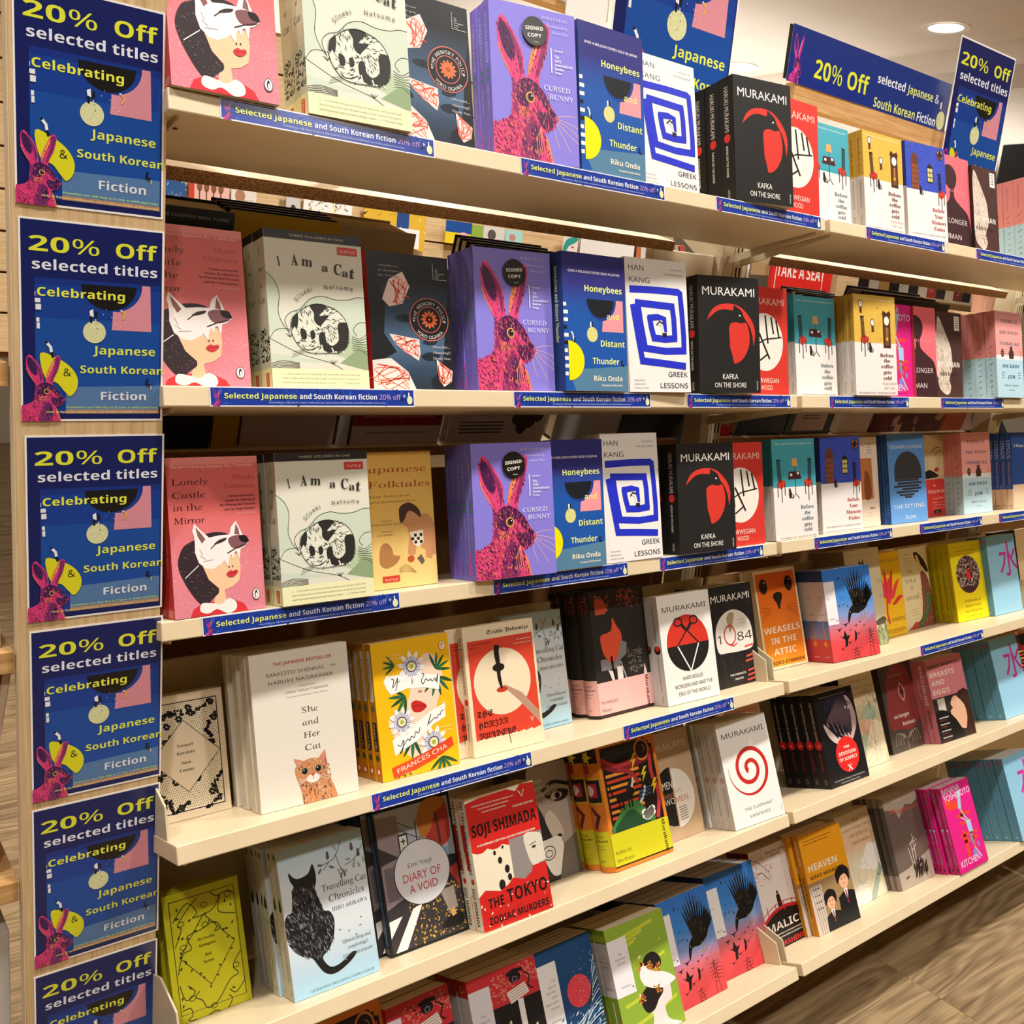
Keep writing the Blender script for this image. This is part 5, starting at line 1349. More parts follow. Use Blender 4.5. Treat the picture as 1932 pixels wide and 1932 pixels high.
def d_dia(a):
    H = a.H
    a.rect(0, 0, 1, H, '#1c1a1c'); a.rect(.03, .05, .97, H - .03, '#a9adb4')
    a.poly([(.03, .10), (.30, .12), (.30, .80), (.26, 1.02), (.03, 1.10)], '#8f8082'); a.poly([(.03, .42), (.26, .58), (.03, .62)], '#3c3438')
    a.rect(.06, .66, .22, 1.02, '#6c6268')
    a.poly([(.42, .62), (.55, .56), (.7, .6), (.9, .62), (.9, .80), (.4, .80)], '#7a9cba')
    for p in ([(.3, .2), (.55, .34), (.8, .26)], [(.3, .28), (.6, .44), (.9, .3)]): a.curve(p, .008, '#2c2c34', 4)
    a.line([(.52, .22), (.50, .70)], .012, '#2c2c34')
    a.rect(.28, .34, .40, .86, '#26242a'); a.rect(.295, .36, .385, .84, '#d8d4cf')
    for i in range(5): a.line([(.31, .42 + i * .09), (.37, .42 + i * .09)], .014, '#26242a', lay=False); a.line([(.34, .39 + i * .09), (.34, .46 + i * .09)], .012, '#26242a', lay=False)
    a.lay()
    a.poly([(.80, .70), (.97, .72), (.97, 1.2), (.80, 1.15)], '#26242a')
    a.poly(spline([(.60, .10), (.80, .05), (.92, .08), (.95, .30), (.93, .52), (.80, .60), (.66, .62), (.62, .40)], 3, True), '#b23a30')
    a.poly(spline([(.56, .16), (.66, .04), (.86, .04), (.92, .14), (.78, .22), (.70, .38), (.58, .44), (.54, .30)], 3, True), '#b8742c')
    a.line([(.79, .2), (.80, .56)], .03, '#4a3430')
    a.poly([(.03, 1.10), (.26, 1.02), (.97, 1.0), (.97, H - .03), (.03, H - .03)], '#3a3436')
    a.specks(.3, 1.0, .97, H - .04, 190, .016, ['#c9a23c', '#e0b84a', '#a8842c'], None, 15, 1.3)
    a.poly([(.03, 1.22), (.2, 1.2), (.03, 1.40)], '#eeeae6'); a.poly([(.06, H - .03), (.34, 1.16), (.46, 1.14), (.20, H - .03)], '#eeeae6')
    a.poly([(.70, 1.06), (.88, 1.06), (.90, 1.30), (.78, 1.32)], '#9c9086'); a.poly([(.84, .86), (.97, .82), (.97, 1.10)], '#b23a30')
    a.poly(spline([(.66, 1.46), (.80, 1.36), (.93, 1.36), (.95, 1.48), (.80, 1.50)], 3, True), '#18161a'); a.line([(.82, 1.3), (.84, 1.38)], .06, '#d8a860')
    a.ell(.52, .80, .355, .355, '#2c2a2c', 44); a.ell(.52, .80, .347, .347, '#d7d6d9', 44)
    a.text('Emi Yagi', .50, .72, .10, '#4a484c', 'n', 'c', fit=.30); a.text('DIARY OF', .51, .87, .13, '#b83a44', 'r', 'c', fit=.48); a.text('A VOID', .51, 1.0, .13, '#b83a44', 'r', 'c', fit=.36)
def s_dia(a): a.bar(0, 1, '#1c1a1c'); a.bar(.04, .93, '#4f6f8c', .2, .75); a.word('EMI YAGI   DIARY OF A VOID', .20, .80, .4, '#16202c', 'b'); a.bar(.94, .98, '#6a6468', .2, .8)
def d_zod(a):
    H = a.H; rd_ = '#c9241f'; ink = '#1a1412'; cr = '#e6dcc0'
    a.rect(0, 0, 1, H, cr)
    rag = lambda y, s: [(i / 14, y + (.018 if (i * s) % 3 else -.014)) for i in range(15)]
    a.poly([(0, .06), (.2, .03), (.6, .02), (.72, .07), (.8, 0), (1, .02)] + rag(.60, 5)[::-1], rd_)
    a.poly(rag(.56, 2) + rag(.64, 4)[::-1], rd_)
    a.rect(.52, .60, 1, 1.12, '#8d8580'); a.poly(spline([(.74, .60), (.95, .62), (1, .70), (1, 1.02), (.90, 1.06), (.82, 1.0), (.76, .86)], 3, True), '#d8cfbc')
    a.line([(.80, .74), (.90, .72)], .012, '#4a443c'); a.ell(.86, .77, .035, .016, '#3a352f', 10); a.line([(.9, .98), (1, .97)], .018, '#8a7a6c'); a.specks(.76, .62, 1, 1.05, 60, .008, ['#b8ae9c', '#efe6d2'], None, 4)
    for x, y, r_ in ((.30, .70, .02), (.36, .80, .03), (.44, .92, .035), (.46, 1.02, .03), (.34, 1.08, .045), (.42, .66, .015)): a.ell(x, y, r_, r_ * 1.4, '#241a16', 10)
    a.poly([(0, 1.14), (.10, 1.08), (.3, 1.14), (.42, 1.10), (.5, 1.04), (.66, 1.10), (.78, 1.04), (.80, .98), (1.0, .98)] + [(1, H), (0, H)], rd_)
    a.specks(0, 1.1, 1, H, 40, .02, ['#a81a18', '#e8dcc0'], None, 6)
    a.text('SOJI SHIMADA', .5, .46, .28, ink, 'b', 'c', fit=.93)
    a.text('A GUARDIAN TOP TEN LOCKED-ROOM MYSTERY', .5, .58, .05, '#efe6d2', 'b', 'c', fit=.84)
    a.lines(['“THE SOLUTION IS ONE OF THE MOST ORIGINAL THAT', 'I’VE EVER READ” ANTHONY HOROWITZ,', 'AUTHOR OF MAGPIE MURDERS'], .38, .12, .045, .034, '#efe6d2', 'b', 'c')
    a.text('PUSHKIN VERTIGO', .80, .25, .05, '#efe6d2', 'b', 'c', fit=.30); a.line([(.76, .07), (.80, .15), (.84, .07)], .014, '#efe6d2')
    a.text('THE', .11, 1.30, .23, ink, 'b', fit=.22); a.text('TOKYO', .38, 1.30, .31, ink, 'b', fit=.58); a.text('ZODIAC MURDERS', .09, 1.48, .17, ink, 'b', fit=.86)
def s_zod(a): a.bar(0, 1, '#ddd6c4'); a.bar(.2, .55, '#b8201c', 0, .45); a.word('THE TOKYO ZODIAC MURDERS', .02, .58, .55, '#1a1412', 'b'); a.word('SOJI SHIMADA', .68, .97, .55, '#1a1412', 'b'); a.blob(.5, .63, .2, '#b8201c')
def d_mis(a):
    H = a.H
    a.rect(0, 0, 1, H, '#2b2725'); sk = '#a8988c'
    a.poly(spline([(.34, .0), (1.0, .0), (1.0, 1.1), (.9, 1.3), (.6, 1.0), (.5, .7), (.38, .4)], 4, True), sk)
    a.poly(spline([(.55, .4), (.75, .36), (.98, .42), (.9, .52), (.72, .52)], 4, True), '#2a2320'); a.ell(.76, .45, .10, .05, '#d8cdc2', 16); a.ell(.78, .45, .045, .048, '#15110f', 14)
    a.curve([(.52, .34), (.74, .26), (1.0, .34)], .05, '#2a2320'); a.poly(spline([(.5, .7), (.62, .62), (.74, .8), (.78, .98), (.64, 1.02), (.56, .9)], 3, True), '#c9baac')
    a.ell(.70, .98, .05, .025, '#1c1714', 12)
    a.poly(spline([(.32, 1.02), (.50, .98), (.72, 1.0), (.74, 1.3), (.66, 1.46), (.5, 1.46), (.40, 1.25)], 3, True), '#e6e0da'); a.ring(.48, 1.16, .11, .09, .014, '#4a4440', 18); a.ring(.48, 1.17, .06, .045, .012, '#4a4440', 14)
    a.poly([(.76, 1.1), (1, 1.0), (1, H), (.6, H)], '#6e665e')
    for i, t in enumerate(('Yukio', 'Mishima', 'Confessions', 'of a Mask')): a.text(t, .36, .22 + i * .095, .115, '#efebe6', 'n')
def s_mis(a): a.bar(0, 1, '#3a3430')
def d_kev(a):
    H = a.H; y = 1.12; ink = '#1c1512'
    a.rect(0, 0, 1, H, '#e0822a'); a.grad(0, .0, 1, .2, [(0, '#d87a26'), (1, '#d87a26')])
    a.poly([(.06, .06), (.84, .06), (.88, .14), (.95, .16), (.95, y), (.06, y)], ink)
    a.rect(.09, .10, .90, .24, '#2b2b30')
    for i in range(10): a.ring(.12 + i * .07, .17, .02, .012, .005, '#4c5058', 8)
    for i in range(8): a.rect(.09, .40 + i * .075, .66, .438 + i * .075, '#d8472c' if i % 2 else '#f0a33a', lay=False)
    a.lay()
    for pts, c in (([(.05, .20), (.3, .32), (.6, .30), (.9, .22)], '#c2393f'), ([(.05, .26), (.3, .38), (.6, .36), (.9, .30)], '#8c2430'), ([(.9, .2), (.86, .5), (.92, .8), (.84, 1.1)], '#c2393f'), ([(.3, .38), (.5, .44), (.62, .6)], '#a8353c')): a.curve(pts, .06, c)
    a.ell(.76, .20, .13, .14, '#e08a3a', 26); a.ell(.76, .20, .105, .115, '#2c1a18', 24); a.curve([(.78, .14), (.82, .2), (.77, .24)], .008, '#c9a060')
    for x, yy in ((.56, .22), (.70, .42), (.84, .60)): a.poly([(x + .05, yy), (x - .03, yy + .10), (x + .02, yy + .09), (x - .02, yy + .20), (x + .08, yy + .07), (x + .03, yy + .07), (x + .10, yy)], '#f2d22c')
    for x, yy in ((.46, .62), (.64, .76)): a.ell(x, yy, .04, .13, '#e8e0d0', 18, rot=.6); a.ell(x - .015, yy - .02, .028, .11, '#2b2b30', 16, rot=.6)
    a.poly(spline([(.05, y), (.2, .92), (.34, .82), (.52, .80), (.66, .94), (.78, y)], 3, True), '#3f7a3c'); a.poly(spline([(.1, y), (.28, .94), (.44, .90), (.56, 1.0), (.7, y)], 3, True), '#24482c')
    a.ell(.34, .72, .14, .06, ink, 18); a.ell(.47, .68, .05, .05, ink, 14); a.poly([(.44, .66), (.45, .59), (.49, .64)], ink); a.curve([(.21, .70), (.14, .64), (.12, .54)], .02, ink)
    for x in (.24, .30, .40, .45): a.line([(x, .74), (x, .87)], .024, ink, lay=False)
    a.lay()
    for k in range(12): a.ell(.62 + .03 * (k % 6), .98 + .05 * (k // 6) + .02 * math.sin(k), .045, .04, '#efe8d8', 12, lay=False)
    for i in range(3): a.line([(.58, .72 + i * .04), (.80, .68 + i * .04)], .012, '#3c6ca8', lay=False)
    a.lay()
    a.rect(0, y, 1, H - .06, '#cfc820'); a.rect(0, H - .06, 1, H - .045, ink)
    a.text('Murakami', .875, y + .02, .115, '#1c1a12', 'b', fit=.40, rot=PI / 2)
    a.text('Kafka on', .04, H - .20, .09, '#3a3a14', 'n', fit=.26); a.text('the Shore', .04, H - .10, .09, '#3a3a14', 'n', fit=.28)
def s_kev(a):
    a.bar(0, 1, '#d87a26'); a.bar(0, .14, '#2a1c18')
    x, y, r_ = .5 * a.t, .09 * a.h, .32 * a.t
    a.poly([(x + r_ * (1 if k % 2 else .5) * math.sin(k * PI / 6), y - r_ * (1 if k % 2 else .5) * math.cos(k * PI / 6)) for k in range(12)], '#e9d32c')
    a.bar(.15, .22, '#b23a3c', .1, .6); a.bar(.25, .47, '#c99a2c'); a.bar(.27, .45, '#241c22', .06, .94); a.bar(.30, .41, '#b22c3a', .14, .80); a.blob(.46, .355, .22, '#d8d0c2')
    a.line([(.35 * a.t, .49 * a.h), (.7 * a.t, .56 * a.h), (.45 * a.t, .66 * a.h)], .18 * a.t, '#5a1c28'); a.bar(.68, .955, '#c6bf1c')
    a.across('Haruki', .735, .26, '#2c2c10', 'n'); a.across('Murakami', .765, .23, '#2c2c10', 'b'); a.across('Kafka on', .80, .16, '#4c4c18', 'n'); a.across('the Shore', .825, .16, '#4c4c18', 'n'); a.across('Harvill', .92, .16, '#4c4c18', 'n')
def d_men(a):
    H = a.H
    a.rect(0, 0, 1, H, '#c2a584'); a.text('MURAKAMI', .92, .26, .15, '#e9dfd0', 'r', 'r', fit=.85)
    a.ell(.50, .92, .40, .42, '#1b1817', 44, PI / 2, 3 * PI / 2); a.ell(.52, .95, .40, .42, '#efe9df', 44, -PI / 2, PI / 2)
    a.text('MEN', .30, .80, .15, '#efe9df', 'r', fit=.2); a.text('OUT', .52, .88, .07, '#c2855a', 'r'); a.text('WITHOUT', .50, .93, .13, '#c9865a', 'n', 'r', fit=.3); a.text('WO', .50, 1.02, .17, '#efe9df', 'n', 'r', fit=.20); a.text('MEN', .52, 1.02, .17, '#c9764a', 'n', fit=.26)
    for i in range(6): a.line([(.56, 1.10 + i * .035), (.72, 1.09 + i * .035)], .010, '#6a6258', lay=False)
def s_men(a): a.bar(0, 1, '#a88c6c')
def spiral(a, x, y, r, wd, col, turns=2.35, n=60, t0=.6):
    pts = []; ws = []
    for i in range(n + 1):
        q = i / n
        t = t0 + q * turns * 2 * PI
        rr = r * (.10 + .90 * q)
        pts.append((x + rr * math.cos(t), y + rr * math.sin(t)))
        ws.append(wd * (1.3 if q < .05 else 1) * (1 - max(0, q - .78) / .22 * .92))
    a.line(pts, ws, col)
def d_ele(a):
    a.rect(0, 0, 1, a.H, '#efece6'); a.text('MURAKAMI', .5, .24, .155, '#26262c', 'n', 'c', fit=.84)
    spiral(a, .50, .74, .42, .062, '#c22a24', 2.15, 70, 2.4)
    a.text('THE ELEPHANT', .52, 1.32, .09, '#36363c', 'n', 'c', fit=.56); a.text('VANISHES', .52, 1.43, .09, '#36363c', 'n', 'c', fit=.42); a.text('VINTAGE', .96, 1.47, .028, '#36363c', 'n', rot=-PI / 2)
def s_ele(a): a.bar(0, 1, '#bfb9b2'); a.bar(0, 1, '#a39d97', 0, .06); a.word('HARUKI MURAKAMI', .10, .46, .40, '#3c3a3c', 'n'); a.ring(.5 * a.t, .53 * a.h, .0045, .0045, .0012, '#a03028', 14); a.ring(.5 * a.t, .53 * a.h, .0018, .0018, .001, '#a03028', 8); a.word('THE ELEPHANT VANISHES', .60, .87, .28, '#3c3a3c', 'n'); a.word('VINTAGE', .92, .98, .14, '#3c3a3c', 'n')
def d_dev(a):
    H = a.H
    a.rect(0, 0, 1, H, '#16141a')
    a.poly(spline([(.55, .14), (.80, .14), (.92, .30), (.96, .55), (.88, .75), (.70, .85), (.5, .75), (.3, .62), (.2, .5), (.4, .3)], 4, True), '#b8989a')
    a.poly(spline([(.62, .5), (.9, .6), (.84, .8), (.70, .9), (.55, .84)], 3, True), '#c9a6a0')
    a.poly(spline([(.12, .5), (.32, .70), (.58, .86), (.5, .92), (.3, .84), (.16, .68)], 3, True), '#d8c4bc')
    for k in range(22): a.curve([(.34 + k * .018, .06), (.20 + k * .03, .4), (.36 + k * .02, .74 + .02 * (k % 4))], .022, '#171320' if k % 3 else '#2c2846', 4, lay=False)
    a.lay()
    a.ell(.78, .34, .06, .022, '#efe6e0', 12, rot=.2); a.ell(.78, .34, .025, .022, '#1c1216', 10); a.curve([(.68, .26), (.80, .24), (.88, .30)], .018, '#2c1c1c')
    a.text('The Japanese thriller ‘Extraordinary’', .48, .09, .04, '#d8d2cc', 'n', 'c', fit=.7)
    a.ell(.56, 1.08, .29, .29, '#e02a26', 40)
    for t, y, f, s_ in (('THE', .98, .16, .09), ('DEVOTION', 1.08, .44, .12), ('OF SUSPECT', 1.17, .46, .11)): a.text(t, .56, y, s_, '#f6ece4', 'b', 'c', fit=f)
    a.text('X', .56, 1.34, .20, '#f6ece4', 's', 'c', fit=.13)
    a.text('THE JAPANESE THRILLER PHENOMENON –', .5, 1.46, .05, '#c9c2bc', 'n', 'c', fit=.80); a.text('2 MILLION COPIES SOLD', .5, 1.51, .045, '#c9c2bc', 'n', 'c', fit=.5)
def s_dev(a): a.bar(0, 1, '#1a1719'); a.word('THE DEVOTION OF SUSPECT', .08, .52, .30, '#c9c2bc', 'b'); a.blob(.5, .54, .42, '#d22624'); a.text('x', .5 * a.t, .555 * a.h, .011, '#f6ece4', 'b', 'c'); a.word('KEIGO HIGASHINO', .62, .82, .26, '#b8242a', 'n'); a.ring(.5 * a.t, .93 * a.h, .0025, .005, .0008, '#9c948c', 12)
def d_sca(a):
    H = a.H
    a.rect(0, 0, 1, H, '#dcc9a4')
    for t, y, f in (('SCATTERED ALL', .16, .84), ('OVER THE EARTH', .27, .88), ('YOKO TAWADA', .36, .60)): a.text(t, .5, y, .075, '#8a7856', 'n', 'c', fit=f)
    for x, y, rx, ry, c in ((.4, .66, .26, .14, '#c9bd98'), (.7, .72, .22, .16, '#a9bfa4'), (.44, .90, .28, .14, '#e3b89a'), (.8, 1.0, .2, .2, '#d9cda8'), (.3, 1.2, .3, .22, '#b8c8b0'), (.7, 1.3, .3, .2, '#e8d8b4')): a.ell(x, y, rx, ry, c, 18)
    a.poly([(.2, H), (.7, .8), (1.0, .9), (.9, H)], '#ecdfc0')
    rd = random.Random(8)
    for k in range(30): a.curve([(rd.uniform(0, 1), rd.uniform(.45, H)), (rd.uniform(0, 1), rd.uniform(.45, H)), (rd.uniform(0, 1), rd.uniform(.45, H))][:3], .004, rd.choice(['#7c9a8c', '#a08c6c', '#c2907a']), 3, lay=False)
    a.specks(.6, .3, 1, .6, 25, .02, ['#6a8a6c'], None, 2, 3)
def s_sca(a): a.bar(0, 1, '#1f1c1a')
def d_nlh(a):
    H = a.H
    a.rect(0, 0, 1, H, '#4a403c'); a.poly(spline([(.28, .12), (.5, .02), (.75, .08), (.90, .3), (.98, .6), (.92, .82), (.98, 1.0), (.7, 1.2), (.4, 1.16), (.10, 1.12), (.06, .8), (.14, .5), (.16, .3)], 4, True), '#8e3a3a')
    for r_ in (.18, .15, .12): a.ring(.56, .54, r_, r_ * 1.1, .004, '#5c2428', 22)
    a.poly(spline([(.48, .54), (.56, .36), (.66, .52), (.60, .70)], 4, True), '#d9a9a0'); a.poly(spline([(.50, .54), (.56, .40), (.64, .52), (.59, .66)], 4, True), '#7c3234'); a.ell(.58, .53, .035, .05, '#2a1818', 14)
    a.text('Osamu Dazai', .45, .24, .08, '#b8a8a0', 'i', 'c', fit=.42)
    a.text('no longer', .22, .96, .14, '#efe6dc', 'b', fit=.46); a.text('human', .44, 1.11, .14, '#efe6dc', 'b', fit=.36)
    for s_ in (-1, 1):
        for k in range(4): a.curve([(.5 + s_ * .02, 1.36), (.5 + s_ * (.10 + .06 * k), 1.24 - .01 * k), (.5 + s_ * (.14 + .08 * k), 1.42)], .012, '#a8a098', 4, lay=False)
    a.line([(.5, 1.3), (.5, H)], .012, '#a8a098')
def s_nlh(a): a.bar(0, 1, '#3f3532')
def d_bre(a):
    H = a.H
    a.rect(0, 0, 1, .74, '#dd8791'); a.rect(0, .72, 1, H, '#2f2a26')
    a.text('MIEKO KAWAKAMI', .5, .17, .13, '#2a1a18', 'b', 'c', fit=.92)
    for t, y, f in (('BREASTS', .34, .68), ('AND', .49, .36), ('EGGS', .66, .46)): a.text(t, .06, y, .185, '#f6e4d0', 'b', fit=f)
    a.rect(.12, .74, .32, 1.0, '#c9c0b4')
    a.poly(spline([(.56, .76), (.70, .78), (.88, .9), (.95, 1.2), (.9, 1.4), (.6, 1.35), (.48, 1.2), (.42, 1.02), (.5, .96), (.46, .88)], 3, True), '#d8a888')
    a.poly(spline([(.66, .74), (1.0, .72), (1, H), (.72, H), (.84, 1.2), (.82, .95)], 3, True), '#3a2218')
    a.poly(spline([(0, 1.0), (.25, .96), (.46, 1.1), (.6, 1.3), (.66, H), (0, H)], 3, True), '#12100f')
    for i in range(4): a.text('‘Breathtaking’', .08, 1.10 + i * .12, .05, '#f0e8e0', 'b'); a.text('Haruki Murakami', .08, 1.145 + i * .12, .035, '#c9404a', 'n')
def s_bre(a): a.bar(0, 1, '#bb6a74'); a.word('BREASTS AND EGGS', .06, .54, .42, '#f0d8c4', 'b'); a.word('MIEKO KAWAKAMI', .60, .82, .36, '#2a1a18', 'b'); a.word('PICADOR', .87, .97, .22, '#5a2c30', 'n')
def d_mak(a):
    H = a.H
    a.rect(0, 0, 1, H, '#8fae3a'); 
    for x, y, w_ in ((.5, .14, .6), (.4, .21, .4), (.3, .30, .3), (.7, .6, .4), (.4, 1.0, .6), (.3, 1.3, .5), (.8, 1.2, .3)): a.line([(x - w_ / 2, y + .04), (x + w_ / 2, y - .04)], .045, '#c2cc3c', lay=False)
    a.lay(); a.specks(.3, .1, 1, H, 10, .03, ['#eceed8'], None, 4)
    a.rect(0, .16, .32, .90, '#ebe8ea'); a.lines(['THE', 'MAKIOKA', 'SISTERS'], .17, .38, .06, .055, '#4c484c', 'n', 'c'); a.text('TANIZAKI', .17, .80, .055, '#4c484c', 'n', 'c'); a.ell(.28, .82, .012, .012, '#2c2a2c', 8)
    a.poly(spline([(.50, 1.05), (.70, 1.0), (.86, .95), (.86, 1.16), (.78, 1.2), (.72, 1.24), (.74, 1.40), (.9, 1.5), (.9, H), (.3, H), (.34, 1.45), (.48, 1.38), (.5, 1.2)], 4, True), '#efe0dc')
    a.poly(spline([(.38, .98), (.52, .9), (.70, .94), (.74, 1.04), (.64, 1.12), (.54, 1.22), (.42, 1.22), (.36, 1.1)], 4, True), '#231c1c')
    a.poly(spline([(.56, .52), (.70, .50), (.80, .60), (.78, .72), (.6, .70), (.50, .62)], 3, True), '#231c1c')
    a.poly(spline([(.42, .72), (.50, .62), (.64, .74), (.84, .82), (.98, .94), (.92, .98), (.76, 1.0), (.56, .94), (.44, .84)], 4, True), '#f2eeec')
    rd = random.Random(6)
    for cx, cy in ((.60, .66), (.72, .72), (.66, .98), (.38, 1.02), (.46, .62)):
        for k in range(16): a.ell(cx + rd.uniform(-.05, .05), cy + rd.uniform(-.05, .05), .02, .012, rd.choice(['#e08a3a', '#f0a850', '#c96a28']), 7, rot=k, lay=False)
    a.lay()
def s_mak(a): a.bar(0, 1, '#76902c'); a.bar(.05, .10, '#a8b030'); a.bar(.12, .58, '#c9c4cc'); a.across('THE', .25, .17, '#4c484c'); a.across('MAKIOKA', .29, .16, '#4c484c'); a.across('SISTERS', .33, .17, '#4c484c'); a.across('TANIZAKI', .52, .16, '#4c484c'); a.bar(.62, .9, '#e8e4d8', .5, .56); a.bar(.7, .95, '#b83a2c', .8, .86)
def d_sai(a):
    H = a.H
    a.grad(0, 0, 1, H, [(0, '#1b4a7c'), (.6, '#1d3f6c'), (1, '#1a3054')])
    a.rect(-.3, .18, .36, .98, '#e8e6e6'); a.lines(['THE', 'SAILOR', 'WHO FELL', 'FROM', 'GRACE WITH', 'THE SEA'], .30, .42, .065, .055, '#55525a', 'n', 'r'); a.text('MISHIMA', .30, .90, .055, '#55525a', 'n', 'r')
    a.ell(.66, .66, .20, .20, '#dd4552', 36)
    for k in range(26): a.curve([(1.02, .28 + k * .05), (.92 - k * .01, .50 + k * .04), (.8 - k * .025, .9 + .03 * k), (.3 - k * .02, 1.15 + .03 * k)], .012, ['#e6edf0', '#2c5c84', '#8fb4c8'][k % 3], 5, lay=False)
    a.lay(); a.specks(.6, .2, 1, .8, 50, .010, ['#e6edf0'], None, 5, .8); a.specks(.3, .9, 1, H, 160, .018, ['#e6edf0', '#1b3a60', '#7ca4bc'], None, 8, 2, lambda x, y: -.8)
def s_sai(a): a.bar(0, 1, '#17345c')
def d_wua(a):
    H = a.H
    a.rect(0, 0, 1, H, '#1b191b'); a.rect(0, 0, 1, .42, '#c22f36')
    rd = random.Random(3)
    for cx, cy in ((.42, .14), (.55, .24), (.86, .10), (.93, .22), (.40, .30)):
        for k in range(22): a.ell(cx + rd.uniform(-.1, .1), cy + rd.uniform(-.07, .07), .017, .012, '#dd7a6c', 6, lay=False)
    a.lay(); a.ell(.67, .16, .09, .06, '#17131a', 16); a.line([(.56, .11), (.67, .08), (.80, .10)], .045, '#17131a'); a.ring(.67, .18, .035, .03, .010, '#8a7a8c', 14); a.curve([(.80, .14), (.88, .2), (.84, .3), (.9, .36)], .018, '#17131a')
    a.poly([(.52, .30), (.80, .25), (.84, .38), (.56, .44)], '#e6ded8')
    for i in range(4): a.line([(.54, .32 + i * .03), (.81, .27 + i * .03)], .006, '#8a3c3c', lay=False)
    a.rect(.66, .42, .74, H, '#e6e2e0')
    a.rect(0, .14, .30, 1.0, '#d8d4da'); a.lines(['THE', 'WIND-UP', 'BIRD', 'CHRONICLE'], .15, .46, .065, .055, '#4c484c', 'n', 'c')
    for x, y in ((.5, .66), (.55, .86), (.86, .80), (.84, 1.1)): a.ell(x, y, .02, .05, '#cfc49a', 10, rot=.3)
def s_wua(a): a.bar(0, 1, '#1b191b'); a.bar(0, .13, '#a8272e'); a.bar(.13, .75, '#c6c2ca'); a.across('THE', .35, .18, '#4c484c'); a.across('WIND-UP', .39, .16, '#4c484c'); a.across('BIRD', .43, .18, '#4c484c'); a.across('CHRONICLE', .47, .14, '#4c484c'); a.ring(.5 * a.t, .065 * a.h, .004, .005, .0016, '#e0a84c', 12, .6, 4.6)
def d_mal(a):
    H = a.H
    a.rect(0, 0, 1, H, '#e6dcd8'); a.specks(0, .02, .55, .55, 170, .014, ['#c4324c', '#8c2c40', '#e08a98'], lambda x, y: x < .5 - .35 * abs(y - .3), 6, .9)
    for p in ([(0, .1), (.2, .2), (.4, .4)], [(0, .4), (.2, .35), (.35, .5)]): a.curve(p, .01, '#5c2c34')
    a.text('‘FIENDISHLY CLEVER’', .62, .12, .06, '#8c1c1c', 'b', 'c', fit=.46); a.text('PUBLISHERS WEEKLY', .62, .17, .035, '#3a2c2c', 'b', 'c')
    a.ell(.46, .72, .022, .028, '#1c1614', 10); a.poly([(.42, .75), (.50, .75), (.53, .98), (.42, .98)], '#1c1614')
    a.poly([(0, 1.14)] + spline([(0, 1.14), (.25, 1.0), (.55, .96), (.85, 1.0), (1.0, 1.08)], 5) + [(1, H), (0, H)], '#171212')
    a.curve([(0, 1.12), (.25, 1.0), (.55, .96), (.85, 1.0), (1.0, 1.06)], .05, '#c8202a'); a.curve([(0, 1.02), (.25, .92), (.55, .88), (.85, .92), (1.0, .98)], .012, '#c8202a')
    for x in (.15, .35, .55, .75, .93): a.line([(x, .88), (x, 1.02)], .016, '#c8202a', lay=False)
    a.text('MALICE', .5, 1.26, .24, '#efe6e0', 'b', 'c', fit=.9)
    a.text('BY THE MASTER OF JAPANESE THRILLERS', .5, 1.335, .04, '#efe6e0', 'b', 'c', fit=.8); a.text('AND THE DEVOTION OF SUSPECT X', .5, 1.385, .04, '#efe6e0', 'b', 'c', fit=.7); a.text('HIGASHINO', .5, 1.51, .15, '#d02a2a', 'b', 'c', fit=.8)
def s_mal(a): a.bar(0, 1, '#7c1418'); a.bar(.5, 1, '#171212')
def d_hea(a):
    H = a.H
    a.rect(0, 0, 1, .76, '#f0a418'); a.rect(0, .74, 1, H, '#a08258'); a.rect(0, .80, .28, H, '#cdbfb0')
    for i in range(5): a.line([(.04 + i * .05, .8), (.10 + i * .05, H)], .012, '#8a7a70', lay=False)
    a.text('FROM THE AUTHOR OF THE INTERNATIONAL', .42, .12, .04, '#4a2c10', 'b', 'c', fit=.68); a.text('BESTSELLER BREASTS AND EGGS', .38, .17, .04, '#4a2c10', 'b', 'c', fit=.56)
    a.text('HEAVEN', .08, .58, .22, '#f8f0e0', 'b', fit=.68); a.text('MIEKO KAWAKAMI', .08, .70, .115, '#2a1810', 'b', fit=.80)
    for x, y, s_ in ((.42, 1.10, .9), (.80, .86, 1.05)):
        a.ell(x, y, .11 * s_, .15 * s_, '#e6b08a', 22); a.poly(spline([(x - .14 * s_, y + .05), (x - .15 * s_, y - .12 * s_), (x, y - .2 * s_), (x + .15 * s_, y - .12 * s_), (x + .13 * s_, y + .06), (x + .06 * s_, y - .06 * s_), (x - .06 * s_, y - .04 * s_)], 3, True), '#181214')
        a.poly([(x - .2 * s_, H), (x - .18 * s_, y + .24 * s_), (x, y + .16 * s_), (x + .2 * s_, y + .22 * s_), (x + .24 * s_, H)], '#16141a')
        a.poly([(x - .05, y + .15 * s_), (x + .05, y + .15 * s_), (x + .01, y + .34 * s_)], '#e8e0dc'); a.line([(x, y + .17 * s_), (x + .01, y + .36 * s_)], .025, '#8c3a34')
        for dx in (-.035, .035): a.ell(x + dx * s_, y + .0, .014, .007, '#2a1a18', 8)
        a.line([(x - .02, y + .07 * s_), (x + .02, y + .07 * s_)], .01, '#a8503c')
    for i in range(4): a.text('‘an artist’', .08, .86 + i * .10, .045, '#2a1810', 'b')
def s_hea(a): a.bar(0, 1, '#d08a14'); a.word('HEAVEN', .06, .30, .5, '#f0d8b0', 'b'); a.word('MIEKO KAWAKAMI', .42, .82, .42, '#2a1810', 'b'); a.word('PICADOR', .87, .97, .25, '#6a4410', 'n')
